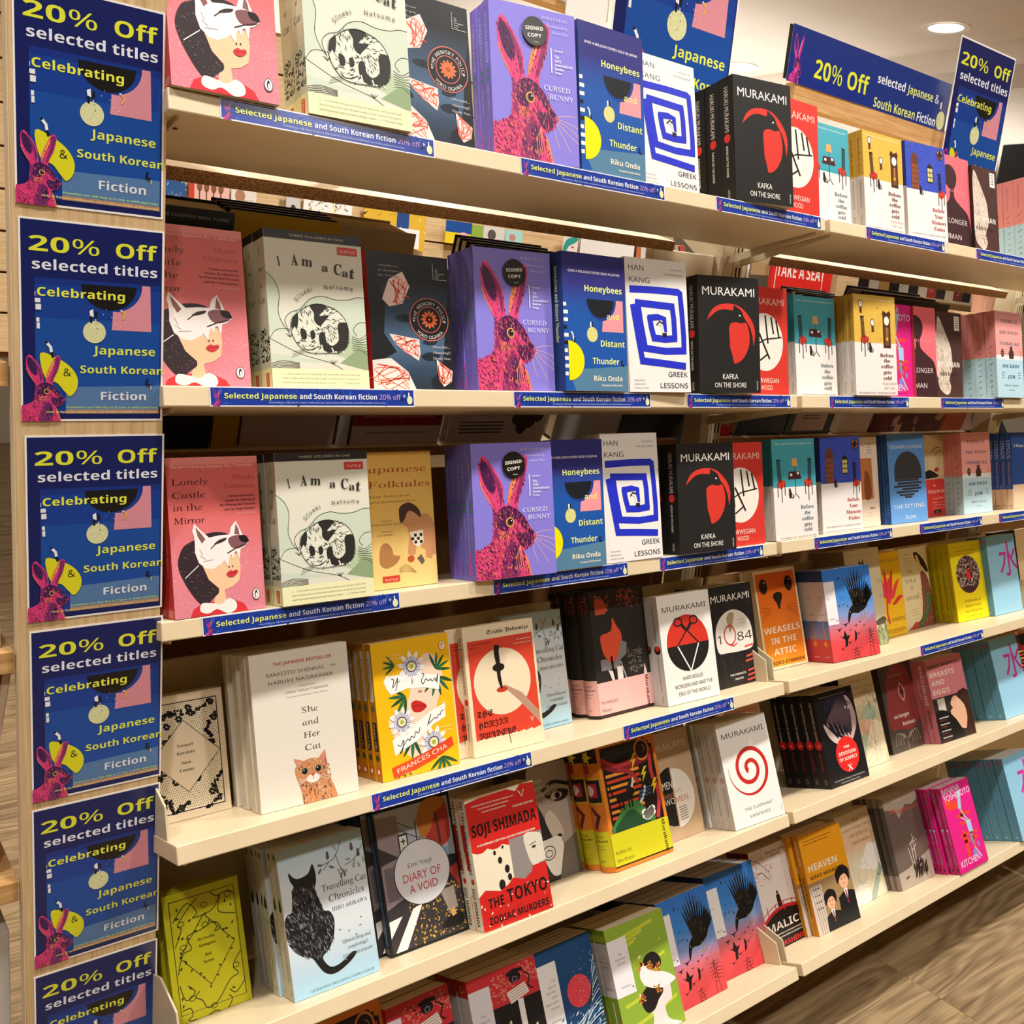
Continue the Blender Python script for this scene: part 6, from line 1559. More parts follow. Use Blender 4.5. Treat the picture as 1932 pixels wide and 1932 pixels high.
def d_las(a):
    H = a.H
    a.grad(0, 0, 1, H, [(0, '#d9c6a4'), (.35, '#e0b890'), (.55, '#e2dcc4'), (1, '#ecdfbe')])
    for t, y, f in (('THE', .18, .20), ('LAST CHILDREN', .30, .88), ('OF TOKYO', .42, .56), ('YOKO TAWADA', .55, .52)): a.text(t, .58, y, .10, '#5c4a38', 'n', 'c', fit=f)
    for k in range(14): a.curve([(.4, .12 + k * .03), (.7, .08 + k * .035), (1, .14 + k * .03)], .004, '#c98a68', 3, lay=False)
    a.poly([(.35, .95), (.75, .60), (1.0, .66), (1, 1.1), (.8, 1.08)], '#f0eee8'); a.poly([(.45, H), (.95, .98), (1, 1.1), (.65, H)], '#a9b8a6'); a.ell(.3, 1.4, .25, .2, '#f2eee2', 20)
    a.ring(.38, .9, .2, .3, .006, '#b0b8a0', 16); a.ring(.5, 1.1, .2, .2, .006, '#b0b8a0', 16); a.ell(.86, 1.18, .016, .022, '#2a2622', 10); a.line([(.87, 1.2), (.86, 1.3)], .03, '#e0c060')
def s_las(a): a.bar(0, 1, '#cbb894')
def d_set(a):
    H = a.H
    a.rect(0, 0, 1, H, '#6b5d54'); a.poly([(0, 0), (1, 0), (1, .20), (.8, .26), (.62, .22), (.5, .30), (.36, .42), (.30, .26), (0, .2)], '#b0a294')
    a.text('Osamu Dazai', .4, .12, .06, '#e6ddd0', 'n', 'c'); a.text('the', .12, .29, .15, '#d0584a', 'b', fit=.19); a.text('setting sun', .34, .33, .15, '#c9503f', 'b', fit=.62)
    a.poly([(0, 1.26), (.3, 1.24), (1, 1.08), (1, H), (0, H)], '#b0a294')
    for p in ([(.52, .84), (.50, 1.26)], [(.52, .86), (.66, .78)], [(.60, .72), (.58, 1.2)], [(.42, .92), (.46, 1.24)], [(.46, .88), (.70, .84)], [(.50, 1.0), (.68, .90)]): a.line(p, .016, '#d8ccbc')
    a.specks(.46, 1.14, .86, 1.42, 110, .028, ['#4a3e36', '#2f2722'], lambda x, y: y > 1.14 + abs(x - .62) * .6, 6, 2.6, lambda x, y: 1.9)
    a.line([(.18, 1.38), (.28, 1.36)], .03, '#3a302a'); a.line([(.38, .4), (.52, .62)], .01, '#8a7a6c'); a.line([(.8, .3), (.56, .66)], .01, '#8a7a6c')
def s_set(a): a.bar(0, 1, '#4e443d'); a.bar(0, .10, '#8a7d70'); a.bar(.84, 1, '#85786b'); a.word('the setting sun', .84, .97, .2, '#9c4a3c', 'b')
def d_kit(a):
    H = a.H
    a.rect(0, 0, 1, H, '#e21f86')
    for x0, y0, x1, y1 in ((.20, .30, .44, .44), (.46, .22, .58, .66), (.34, .56, .80, .62), (.40, .70, .76, .76), (.38, .86, .48, 1.34), (.62, .86, .72, 1.34), (.38, 1.02, .86, 1.08), (.30, .92, .88, .97)): a.rect(x0, y0, x1, y1, '#e8482c', lay=False)
    a.lay(); a.ell(.16, .32, .11, .10, '#e8482c', 20)
    bl = '#a9c8ea'
    a.poly([(.56, .14), (.66, .16), (.54, .48), (.44, .46)], bl); a.line([(.50, .47), (.58, .62), (.66, .70)], .03, bl); a.line([(.44, .62), (.60, .70)], .02, bl)
    a.poly([(.58, .70), (.74, .72), (.74, .94), (.60, .92)], bl); a.line([(.68, .94), (.64, 1.1)], .012, bl); a.ell(.64, 1.06, .045, .12, '#8a86b0', 14, rot=-.2); a.ell(.80, 1.18, .035, .05, '#8a86b0', 14)
    a.poly([(.56, 1.26), (.66, 1.22), (.70, 1.34), (.58, 1.40)], '#8a86d0'); a.line([(.66, 1.2), (.82, 1.42)], .03, bl)
    a.text('BANANA', .05, .15, .16, '#e2e4f2', 'r', fit=.60); a.text('YOSHIMOTO', .05, .27, .16, '#e2e4f2', 'r', fit=.92); a.text('KITCHEN', .08, 1.44, .16, '#e2e4f2', 'r', fit=.66)
    a.text('‘The first novel’', .16, .31, .03, '#f0c8b0', 'n', 'c'); a.line([(.12, 1.49), (.8, 1.47)], .008, '#c01a70')
def s_kit(a): a.bar(0, 1, '#c01c68'); a.bar(0, 1, '#8e1450', 0, .06); a.word('BANANA YOSHIMOTO', .06, .45, .40, '#7c88b4', 'r'); a.blob(.5, .49, .24, '#9cc0dc'); a.bar(.50, .66, '#9cc0dc', .46, .54); a.word('KITCHEN', .70, .88, .40, '#7c88b4', 'r'); a.bar(.93, .97, '#4a1030', .4, .7)
def d_blk(a): a.rect(0, 0, 1, a.H, '#1c181a'); a.text('the memory of water', .1, .3, .1, '#c9a0b0', 'u', fit=.8)
def s_blk(a): a.bar(0, 1, '#191517'); a.word('SELECTED STORIES', .12, .6, .4, '#8a7c80', 'u'); a.blob(.5, .7, .3, '#b85a80')
def d_yng(a): a.rect(0, 0, 1, a.H, '#dfa886'); a.text('THE MILLION-COPY INTERNATIONAL BESTSELLER', .5, .10, .05, '#b8423a', 'b', 'c', fit=.9); a.text('KIM JIYOUNG,', .96, .26, .17, '#2a211e', 'b', 'r', fit=.94)
def s_yng(a): a.bar(0, 1, '#c98f70')
# ------------------------------------------------------------------ shelving
ROWS={1:(1.620,-0.0135,13.5),2:(1.303,-0.0113,12.5),3:(1.022,-0.0157,13.5),4:(0.760,-0.0793,18.0),5:(0.510,-0.1346,24.0),6:(0.220,-0.2075,27.0),}
DEPTH = {1: .157, 2: .157, 3: .157, 4: .228, 5: .298, 6: .386}
ORD = {1: 'top shelf', 2: 'second shelf down', 3: 'third shelf down', 4: 'fourth shelf down', 5: 'fifth shelf down', 6: 'bottom shelf'}
def shelf_pt(row, x, u, n=0.0):
    z0, y0, T = ROWS[row]
    T = math.radians(T)
    return Vector((x, y0 + u * math.cos(T) + n * math.sin(T), z0 - u * math.sin(T) + n * math.cos(T)))
def sbox(name, row, x0, x1, u0, u1, n0, n1, mat, parent=None, bevel=0.0):
    c = [shelf_pt(row, x, u, n) for x, u, n in ((x0, u0, n0), (x1, u0, n0), (x1, u1, n0), (x0, u1, n0), (x0, u0, n1), (x1, u0, n1), (x1, u1, n1), (x0, u1, n1))]
    f = boxv(0, 1, 0, 1, 0, 1)[1]
    return meshobj(name, [tuple(v) for v in c], f, mat, parent, bevel=bevel)

def prism(name, pts, axis, a0, a1, mat, parent=None, bevel=0.0):
    """a flat outline given in (y, z) pushed along x, or in (x, z) pushed along y"""
    n = len(pts)
    if axis == 'x':
        V = [(a0, p[0], p[1]) for p in pts] + [(a1, p[0], p[1]) for p in pts]
    else:
        V = [(p[0], a0, p[1]) for p in pts] + [(p[0], a1, p[1]) for p in pts]
    Fc = [tuple(range(n))[::-1], tuple(range(n, 2 * n))] + [(i, (i + 1) % n, n + (i + 1) % n, n + i) for i in range(n)]
    return meshobj(name, V, Fc, mat, parent, bevel=bevel)

BAYS = [(-0.006, 1.163), (1.178, 2.335), (2.35, 3.5)]
for bi, (bx0, bx1) in enumerate(BAYS):
    bay = empty('shelving_bay')
    put(bay, label=['nearest beige shelving bay, beside the poster panel', 'middle beige shelving bay, beyond the first slotted upright', 'farthest beige shelving bay, cut off by the right edge of the photo'][bi], cat='shelving', group='bays of the book display')
    for row in ROWS:
        sh = sbox('shelf', row, bx0, bx1, 0, DEPTH[row], -.024, 0, M_LAM, bay, .0016)
        z0, y0, T = ROWS[row]
        for xx in (bx0 + .012, bx1 - .015):
            p = [shelf_pt(row, 0, .012, -.0245), shelf_pt(row, 0, DEPTH[row], -.0245)]
            zb = p[1].z
            pts = [(p[0].y, p[0].z), (p[1].y, zb), (.19, zb - (.19 - p[1].y) * math.tan(math.radians(T))), (.19, zb - .030), (p[1].y, zb - .014), (p[0].y, p[0].z - .005)]
            prism('shelf_bracket', pts, 'x', xx, xx + .003, M_STEEL, sh)
            if row < 4:
                for uu in (.05, .10):
                    q = shelf_pt(row, 0, uu, -.0243)
                    s = meshobj('screw', [(xx + .012 + .0035 * math.cos(k * PI / 4), q.y + .0035 * math.sin(k * PI / 4), q.z - .001) for k in range(8)], [tuple(range(8))], M_DARK, sh)
        if row >= 4:
            for side, xx in ((0, bx0 + .001), (1, bx1 - .004)):
                D = DEPTH[row]
                c = [shelf_pt(row, 0, u_, n_) for u_, n_ in ((.035, 0), (.035, .042), (.085, .075), (D - .005, .075), (D - .005, 0))]
                prism('end_plate', [(v.y, v.z) for v in c], 'x', xx, xx + .003, M_STEEL, sh, .0008)
    box('back_board', bx0, bx1, .150, .156, .05, .903, M_BOARDL, bay)
    box('light_block_board', bx0, bx1, .262, .268, .60, 1.135, M_BOARD, bay)
    px = bx1 + .007
    box('upright_post', px - .034, px - .002, .185, .235, 0, 1.62, M_STEEL, bay, .003)
    ps = box('slotted_strip', px - .001, px + .026, .185, .215, 0, 1.61, M_STEEL, bay, .001)
    parts = []
    for k in range(36):
        z = .25 + k * .038
        for dx in (.006, .0165):
            parts.append(boxv(px + dx, px + dx + .0032, .1845, .186, z, z + .024))
    v, f = merge(parts)
    meshobj('slots', v, f, M_DARK, ps)
if True:
    b = empty('plinth_board'); box('plinth', BAYS[0][0], BAYS[2][1], .06, .08, 0, .05, M_OAKX, b)
    put(b, label='low brown plinth board under the bottom shelf', cat='plinth')

# the oak end panel that carries the posters
pn = empty('display_panel')
box('panel_board', -.157, -.0015, 0, .020, 0, 2.1, M_OAK, pn, .0008)
box('edge_band', -.1578, -.157, .0005, .0195, 0, 2.1, newmat('pale_edge_band', .5, .3, C('#e6cfab'))[0], pn)
box('side_panel', -.020, -.008, .0205, .42, 0, 1.9, M_LAM, pn)
put(pn, label='narrow oak-look vertical panel carrying a column of blue posters', cat='panel')

# ------------------------------------------------------------------ posters, strips and signs
def a_poster(a):
    H = a.H
    a.rect(0, 0, 1, H, '#f2efe9')
    a.rect(.014, .014, .986, H - .014, '#0a1a5c'); a.rect(.10, .40, .975, H - .055, '#0b3b93')
    a.rect(.10, .68, .975, 1.2, '#104a9f'); a.rect(.10, .40, .975, .445, '#0a2f82')
    a.poly([(.3, 1.17), (.975, 1.15), (.975, H - .055), (.3, H - .055)], '#5379a8')
    a.rect(.3, H - .085, .975, H - .055, '#b58f7a')
    a.poly([(.84, .41), (.90, .41), (.91, .745), (.622, .745), (.632, .61)] + [(.41 + .195 + .235 * math.sin(t), .425 + .195 * math.cos(t)) for t in [i / 8 * 1.35 + .1 for i in range(9)]], '#d98f9d')
    a.ell(.605, .427, .195, .175, '#0e0f14', 30, 0, PI)
    a.text('20%', .065, .222, .215, '#dfe23c', 'b', fit=.47); a.text('Off', .65, .222, .215, '#dfe23c', 'b', fit=.30)
    a.text('selected titles', .085, .345, .145, '#e3e6f2', 'b', fit=.865)
    a.text('Celebrating', .115, .528, .125, '#e6ea4c', 'b', fit=.60)
    a.text('Japanese', .49, .925, .125, '#dfe65a', 'b', fit=.45); a.text('South Korean', .40, 1.065, .115, '#dfe65a', 'b', fit=.60); a.text('Fiction', .545, 1.262, .125, '#dfe2ea', 'b', fit=.33)
    a.ell(.50, .765, .080, .080, '#d9dba8', 26); a.specks(.44, .70, .56, .83, 50, .006, ['#b9b87c', '#eef0c8'], lambda x, y: (x - .5) ** 2 + (y - .765) ** 2 < .006, 4)
    a.poly([(.465, .615), (.49, .60), (.495, .655), (.47, .655)], '#f3f1ec'); a.poly([(.505, .61), (.522, .62), (.515, .67), (.50, .66)], '#15151c'); a.line([(.475, .65), (.478, .70)], .016, '#15151c'); a.line([(.508, .67), (.508, .70)], .007, '#e8d8c8')
    for x, y, w_, h_ in ((.10, .50, .004, .03), (.10, .545, .036, .03), (.104, .585, .036, .04), (.108, .68, .02, .03), (.11, .715, .02, .042)): a.rect(x, y, x + w_, y + h_, '#e9ebf0', lay=False)
    a.lay(); a.curve([(.695, .60), (.715, .63), (.70, .665)], .010, '#e8b84a'); a.ell(.69, .60, .008, .006, '#f2efe9', 6)
    a.specks(.42, .57, .7, .75, 14, .006, ['#10131c', '#f2efe9'], None, 2)
    a.poly(spline([(.13, .93), (.24, .96), (.33, 1.02), (.38, 1.10), (.375, 1.18), (.33, 1.235), (.29, 1.20), (.24, 1.14), (.16, 1.10)], 4, True), '#dcd823')
    a.line([(.175, .855), (.20, .885), (.205, .92)], .02, '#eef0f4'); a.line([(.205, .92), (.215, .96)], .018, '#14141c'); a.ell(.172, .852, .01, .009, '#14141c', 8)
    a.text('&', .285, 1.09, .115, '#12131c', 'b')
    a.line([(.885, 1.10), (.875, 1.14), (.91, 1.15)], .016, '#0e0f16'); a.line([(.908, 1.15), (.912, 1.18)], .006, '#e8d8c8')
    hare(a, affine(.38, .34, .004, .895), .5, '#3a1a52', '#7a2a6a', '#d93a7c', '#e87a5c')
    a.text('Promotion runs 16th May to 27 June, or while stock lasts.', .965, H - .095, .032, '#b8d86a', 'b', 'r', fit=.66)
    a.text('Only at Dymocks Melbourne. List of titles available at the counter', .965, H - .062, .030, '#e8cf7a', 'b', 'r', fit=.80)

def a_strip(a):
    H = a.H
    a.rect(0, 0, 1, H, '#ebe8ee'); a.rect(.004, .005, .996, H - .005, '#16389a'); a.specks(.05, .01, .98, H - .01, 60, .012, ['#2a5ab8', '#1a2f7c', '#2448a4'], None, 5, 1.5)
    hare(a, affine(.05, .058, .012, .004), .12, '#4a2a7c', '#8a3a9c', '#c23a8c', '#d86a7c')
    a.text('Selected Japanese', .062, H * .60, .048, '#dfe87c', 'b', fit=.33); a.text('and South Korean fiction', .405, H * .60, .048, '#eceef6', 'b', fit=.39); a.text('20% off', .808, H * .60, .048, '#c9a4d8', 'n', fit=.115); a.text('*', .935, H * .60, .05, '#cfe4f6', 'b')
    a.text('Promotion runs 16th May to 27 June, or while stock lasts. Only at Dymocks Melbourne. List of titles available at the counter.', .26, H * .83, .014, '#c4cdec', 'n', fit=.58)
    a.ell(.972, H * .62, .015, .020, '#e3e6b4', 16); a.line([(.968, H * .2), (.968, H * .42)], .006, '#f2f2f2')

def sheet(name, a, mat, mw, thick=.0004):
    o = art_mesh(name, a, 'front', mat, None, '#efece6', thick)
    o.matrix_world = mw
    return o
def frame(origin, ax, up):
    ax = Vector(ax).normalized(); up = Vector(up).normalized(); dp = up.cross(ax)
    return Matrix(((ax.x, dp.x, up.x, origin[0]), (ax.y, dp.y, up.y, origin[1]), (ax.z, dp.z, up.z, origin[2]), (0, 0, 0, 1)))

ap = Art(.148, .210); a_poster(ap)
POST = [(-.1526, 1.6939), (-.1506, 1.4713), (-.1479, 1.2458), (-.1464, 1.0252), (-.1470, .8057), (-.1479, .5843)]
PO = None
plab = ['topmost blue sale poster on the oak panel', 'second blue sale poster from the top of the panel', 'third blue sale poster from the top of the panel', 'fourth blue sale poster down the oak panel', 'fifth blue sale poster down the oak panel', 'lowest blue sale poster on the oak panel, cut by the frame']
for i, (x, z) in enumerate(POST):
    mw = frame((x, -.0006, z - .210), (1, 0, 0), (0, 0, 1))
    if PO is None: PO = sheet('sale_poster', ap, M_GLOSS, mw); o = PO
    else:
        o = PO.copy(); COL.objects.link(o); o.matrix_world = mw
    put(o, label=plab[i], cat='poster', group='sale posters down the oak panel')
# two larger ones hung over the header rail
ap3 = Art(.297, .421); a_poster(ap3)
p0 = at(1277, 48, y=.16)
mw = frame((p0.x - .1485, .16, p0.z - .421 + .765 * .297), (1, .0, 0), (0, 0, 1))
o = sheet('hanging_poster', ap3, M_GLOSS, mw); put(o, label='large blue sale poster standing behind the top shelf by the first upright', cat='poster', group='large hanging sale posters')
ap4 = Art(.250, .355); a_poster(ap4)
p1 = at(1838, 256, y=.16)
o2 = sheet('hanging_poster', ap4, M_GLOSS, frame((p1.x - .125, .16, p1.z - .355 + .765 * .25), (1, 0, 0), (0, 0, 1))); put(o2, label='large blue sale poster at the right end of the header sign', cat='poster', group='large hanging sale posters')
o3 = box('backing_card', p0.x - .24, p0.x - .155, .165, .168, p0.z - .30, p0.z + .25, M_WHITE); put(o3, label='plain white card behind the first large sale poster', cat='card')
o3 = box('backing_card', p1.x - .150, p1.x - .11, .20, .203, p1.z - .22, p1.z + .10, newmat('dark_red_card', .5, .3, C('#8c1f30'))[0]); put(o3, label='dark red card edge behind the right large poster', cat='card')

STRIPS = [(1, 413, 187, 'under the pink mask book'), (1, 980, 308, 'under the blue hill book and spiral book'), (1, 1349, 378, 'under the black and red silhouette book'), (1, 1632, 432, 'under the mustard clock book'), (1, 1840, 472, 'at the right edge of the photo'),
          (2, 394, 733, 'below the curled cat book'), (2, 967, 746, 'below the hare and spiral books'), (2, 1294, 751, 'below the black silhouette book'), (2, 1563, 752, 'below the mustard clock book'), (2, 1774, 752, 'below the wing book at the right'),
          (3, 380, 1173, 'below the pink mask book and cat book'), (3, 928, 1104, 'below the pink hare book'), (3, 1242, 1063, 'below the black silhouette book'), (3, 1535, 1015, 'below the blue night window book'), (3, 1736, 977, 'below the pink and pale blue book'), (3, 1885, 962, 'below the blue spines at the right edge'),
          (4, 699, 1499, 'below the yellow flower book'), (4, 1174, 1371, 'below the white scissors book'), (4, 1738, 1202, 'below the bright yellow book')]
ast = Art(.28, .0235); a_strip(ast)
SP = None
for row, px, py, where in STRIPS:
    q = at(px, py, y=ROWS[row][1])
    T = math.radians(ROWS[row][2])
    org = shelf_pt(row, q.x, -.0008, -.0238)
    mw = frame(org, (1, 0, 0), (0, math.sin(T), math.cos(T)))
    if SP is None: SP = sheet('shelf_strip', ast, M_GLOSS, mw); o = SP
    else: o = SP.copy(); COL.objects.link(o); o.matrix_world = mw
    put(o, label='blue shelf-edge strip on the %s %s' % (ORD[row], where), cat='shelf strip', group='blue promotional strips on the shelf edges')

# header rails and the long sign
def a_head1(a):
    H = a.H
    a.rect(0, 0, 1, H, '#142d80'); a.grad(0, 0, 1, H, [(0, '#16307c'), (1, '#0f2a86')])
    hare(a, affine(.16, .24, .02, .02), .4, '#4a1c6a', '#8a2a8a', '#d83a90', '#f07ac0')
    a.text('20% Off', .28, .28, .245, '#dfe53c', 'b', fit=.64)
def a_head2(a):
    H = a.H
    a.rect(0, 0, 1, H, '#12307e'); a.text('selected', .02, .17, .125, '#e8ecf4', 'b', fit=.36); a.text('Japanese', .41, .17, .125, '#dfe67c', 'b', fit=.36); a.text('&', .80, .17, .125, '#e8ecf4', 'b')
    a.text('South Korean', .01, .335, .135, '#dfe67c', 'b', fit=.55); a.text('Fiction', .59, .335, .135, '#e8ecf4', 'b', fit=.26)
    a.ell(.92, .28, .06, .068, '#dcdca4', 22); a.line([(.895, .15), (.895, .2)], .02, '#f2f2f2')
hy = .19
ql, qr = at(1497, 163, y=hy), at(1775, 250, y=hy)
qlb = at(1545, 211, y=hy)
zt = (ql.z + qr.z) / 2 + .004
hr = empty('header_rail'); box('rail_board', ql.x - .01, qr.x, hy - .012, hy + .012, zt - .042, zt, M_OAKX, hr, .001); box('rail_post', ql.x + .004, ql.x + .024, hy + .0125, hy + .03, 1.56, zt, M_STEEL, hr); box('rail_post', 2.10, 2.12, hy + .0125, hy + .03, 1.56, zt - .01, M_STEEL, hr); box('rail_clip', qr.x - .05, qr.x - .03, hy, hy + .01, zt - .056, zt - .042, M_BLACK, hr)
put(hr, label='oak header rail over the middle bay, carrying the long blue sign', cat='rail', group='oak header rails above the top shelf')
q0 = at(1135, 60, y=hy)
hr2 = empty('header_rail'); box('rail_board', .02, q0.x, hy - .012, hy + .012, q0.z + .012, q0.z + .068, M_OAKX, hr2, .001); box('rail_post', .3, .32, hy + .0125, hy + .03, 1.56, q0.z + .02, M_STEEL, hr2)
put(hr2, label='oak header rail over the nearest bay, at the top of the photo', cat='rail', group='oak header rails above the top shelf')
sg = empty('header_sign')
x_l = at(1480, 100, y=hy).x
wS = (at(1780, 200, y=hy).x - x_l) / 2
hS = .102
for k, fn in enumerate((a_head1, a_head2)):
    a = Art(wS - .001, hS); fn(a)
    s = art_mesh('sign_sheet', a, 'front', M_GLOSS, sg, '#e8e6ea', .0006); s.location = (x_l + k * wS, hy - .0135 + k * .0008, zt - .004)
box('sign_back', x_l - .006, x_l + 2 * wS, hy - .0125, hy - .009, zt, zt + hS - .006, M_BLACK, sg)
put(sg, label='long blue 20% Off header sign in two sheets with a pink hare', cat='sign')
sg = empty('header_sign'); a = Art(.30, .118); a_head2(a)
s = art_mesh('sign_sheet', a, 'front', M_GLOSS, sg, '#e8e6ea', .0006); s.location = (q0.x - .305, hy - .0135, q0.z + .026)
box('sign_back', q0.x - .31, q0.x - .002, hy - .0125, hy - .0122, q0.z + .022, q0.z + .15, M_WHITE, sg)
put(sg, label='blue header sign cut by the top edge, on the nearest rail', cat='sign')

# ------------------------------------------------------------------ books
DES = {  # front drawing, spine drawing, cover colour, thickness, hardback, look
 'lc': (d_lc, s_lc, '#d8403e', .022, 0, 'coral pink paperback with a woman in a wolf mask'),
 'cat': (d_cat, s_cat, '#d6cfb8', .032, 0, 'cream paperback with a curled black and white cat'),
 'mem': (d_mem, s_mem, '#14161b', .018, 0, 'black paperback with a torn face and round seal'),
 'bun': (d_bun, s_bun, '#7468c6', .0165, 0, 'violet paperback with a pink hare'),
 'hon': (d_hon, s_hon, '#2b4a90', .026, 0, 'deep blue paperback with a yellow half disc'),
 'grk': (d_grk, s_grk, '#e6e2dc', .014, 0, 'white book with a square blue spiral'),
 'kaf': (d_kaf, s_kaf, '#1c1b1b', .033, 0, 'black paperback with a red face in profile'),
 'nor': (d_nor, s_nor, '#c8352c', .026, 0, 'red paperback with a white disc of black posts'),
 'tea': (d_tea, s_tea, '#d8d2ce', .016, 0, 'teal and white paperback with two chairs and a lamp'),
 'yel': (d_yel, s_yel, '#d8d2ce', .015, 0, 'mustard and white paperback with clocks'),
 'blu': (d_blu, s_blu, '#d8d2ce', .018, 0, 'night blue and white paperback with lit windows'),
 'pin': (d_pin, s_pin, '#e0606c', .012, 0, 'pink paperback with a brown human silhouette'),
 'veg': (d_veg, s_veg, '#452b28', .014, 0, 'brown paperback with a pale feather wing'),
 'the': (d_the, s_the, '#cfd8dc', .025, 0, 'pink over pale blue paperback with a tea bag'),
 'kit': (d_kit, s_kit, '#d81c7c', .012, 0, 'magenta paperback with pale blue cutlery arms'),
 'fol': (d_fol, s_fol, '#d8ac58', .016, 0, 'golden paperback with a strong child and a hare'),
 'bei': (d_bei, s_bei, '#e6d2be', .014, 0, 'cream paperback with an orange picture'),
 'sun': (d_sun, s_sun, '#3c6cb4', .013, 0, 'sky blue paperback with a dark setting sun'),
 'pil': (d_pil, s_pil, '#c9b080', .016, 0, 'tan and red paperback with a drawn woman face'),
 'ptn': (d_ptn, s_ptn, '#b8ac98', .016, 0, 'book patterned with black and cream leaves'),
 'die': (d_die, s_die, '#2c55a8', .0145, 0, 'blue book with a tan foot to its spine'),
 'sno': (d_sno, s_sno, '#e6d6ba', .014, 1, 'small cream hardback with black dotted pattern and diamond'),
 'gre': (d_gre, s_gre, '#a8a414', .016, 1, 'small lime green hardback with black tendrils and diamond'),
 'she': (d_she, s_she, '#dcd3c0', .013, 1, 'cream hardback with a ginger kitten'),
 'had': (d_had, s_had, '#e0a010', .019, 0, 'yellow paperback with passion flowers and red lips'),
 'hnj': (d_hnj, s_hnj, '#e6d4b0', .015, 0, 'red and cream paperback with a black dagger'),
 'tra': (d_tra, s_tra, '#bfd0da', .019, 0, 'pale blue paperback with a seated black cat'),
 'nwe': (d_nwe, s_nwe, '#2a2523', .036, 1, 'black and pink hardback with an orange figure'),
 'har': (d_har, s_har, '#d8d5d0', .024, 0, 'white paperback with scissors on a red and black disc'),
 'iq': (d_iq, s_iq, '#1f1c1c', .040, 0, 'black paperback with a pale dome and red strokes'),
 'wea': (d_wea, s_wea, '#ecd4ac', .012, 1, 'orange book with an animal face'),
 'out': (d_out, s_out, '#2c5a9c', .030, 0, 'blue to red paperback with a flying crow'),
 'fox': (d_fox, s_fox, '#cdbf9c', .018, 1, 'beige hardback with two pointed ears'),
 'flo': (d_flo, s_flo, '#e6b80a', .012, 0, 'yellow paperback with a red lotus'),
 'gen': (d_gen, s_gen, '#dccca0', .022, 0, 'cream paperback with a long robed lady'),
 'str': (d_str, s_str, '#d8c610', .0155, 0, 'bright yellow paperback with an oval photograph'),
 'wat': (d_wat, s_wat, '#6aa4bc', .025, 0, 'sky blue book with a magenta brushed character'),
 'dia': (d_dia, s_dia, '#1c1a1c', .016, 1, 'black-edged hardback with a white disc over a street'),
 'zod': (d_zod, s_zod, '#ddd6c4', .022, 0, 'red and cream paperback with heavy black title'),
 'mis': (d_mis, s_mis, '#3a3430', .014, 0, 'grey paperback with a face and a white rose'),
 'kev': (d_kev, s_kev, '#d87a26', .042, 1, 'orange and lime hardback with a black cat'),
 'men': (d_men, s_men, '#b8996e', .018, 0, 'tan paperback with a black and white split disc'),
 'ele': (d_ele, s_ele, '#dcd8d2', .0195, 0, 'white paperback with a red spiral'),
 'dev': (d_dev, s_dev, '#171518', .023, 0, 'black paperback with a red disc and a dark-haired face'),
 'sca': (d_sca, s_sca, '#cbb894', .016, 0, 'sand coloured paperback with a pastel map'),
 'nlh': (d_nlh, s_nlh, '#463b37', .018, 0, 'dark brown book with a red cloud and one eye'),
 'bre': (d_bre, s_bre, '#c8727c', .030, 0, 'pink and black paperback with a woman’s profile'),
 'mak': (d_mak, s_mak, '#86a034', .034, 0, 'green paperback with a bride and white label'),
 'sai': (d_sai, s_sai, '#1b3c68', .014, 0, 'navy paperback with a red sun and spray'),
 'wua': (d_wua, s_wua, '#1b191b', .034, 0, 'red and black paperback with an old telephone'),
 'mal': (d_mal, s_mal, '#5c1418', .020, 0, 'white and black paperback with a red bridge'),
 'hea': (d_hea, s_hea, '#dc9616', .017, 0, 'orange paperback with two students'),
 'las': (d_las, s_las, '#cbb894', .012, 0, 'pastel paperback with a folded paper design'),
 'set': (d_set, s_set, '#5c5048', .016, 0, 'grey-brown jacketed book with a drawn haystack'),
 'blk': (d_blk, s_blk, '#1c181a', .022, 0, 'black book with pink lettering'),
 'yng': (d_yng, s_yng, '#dfa886', .016, 0, 'peach book with heavy black lettering'),
}
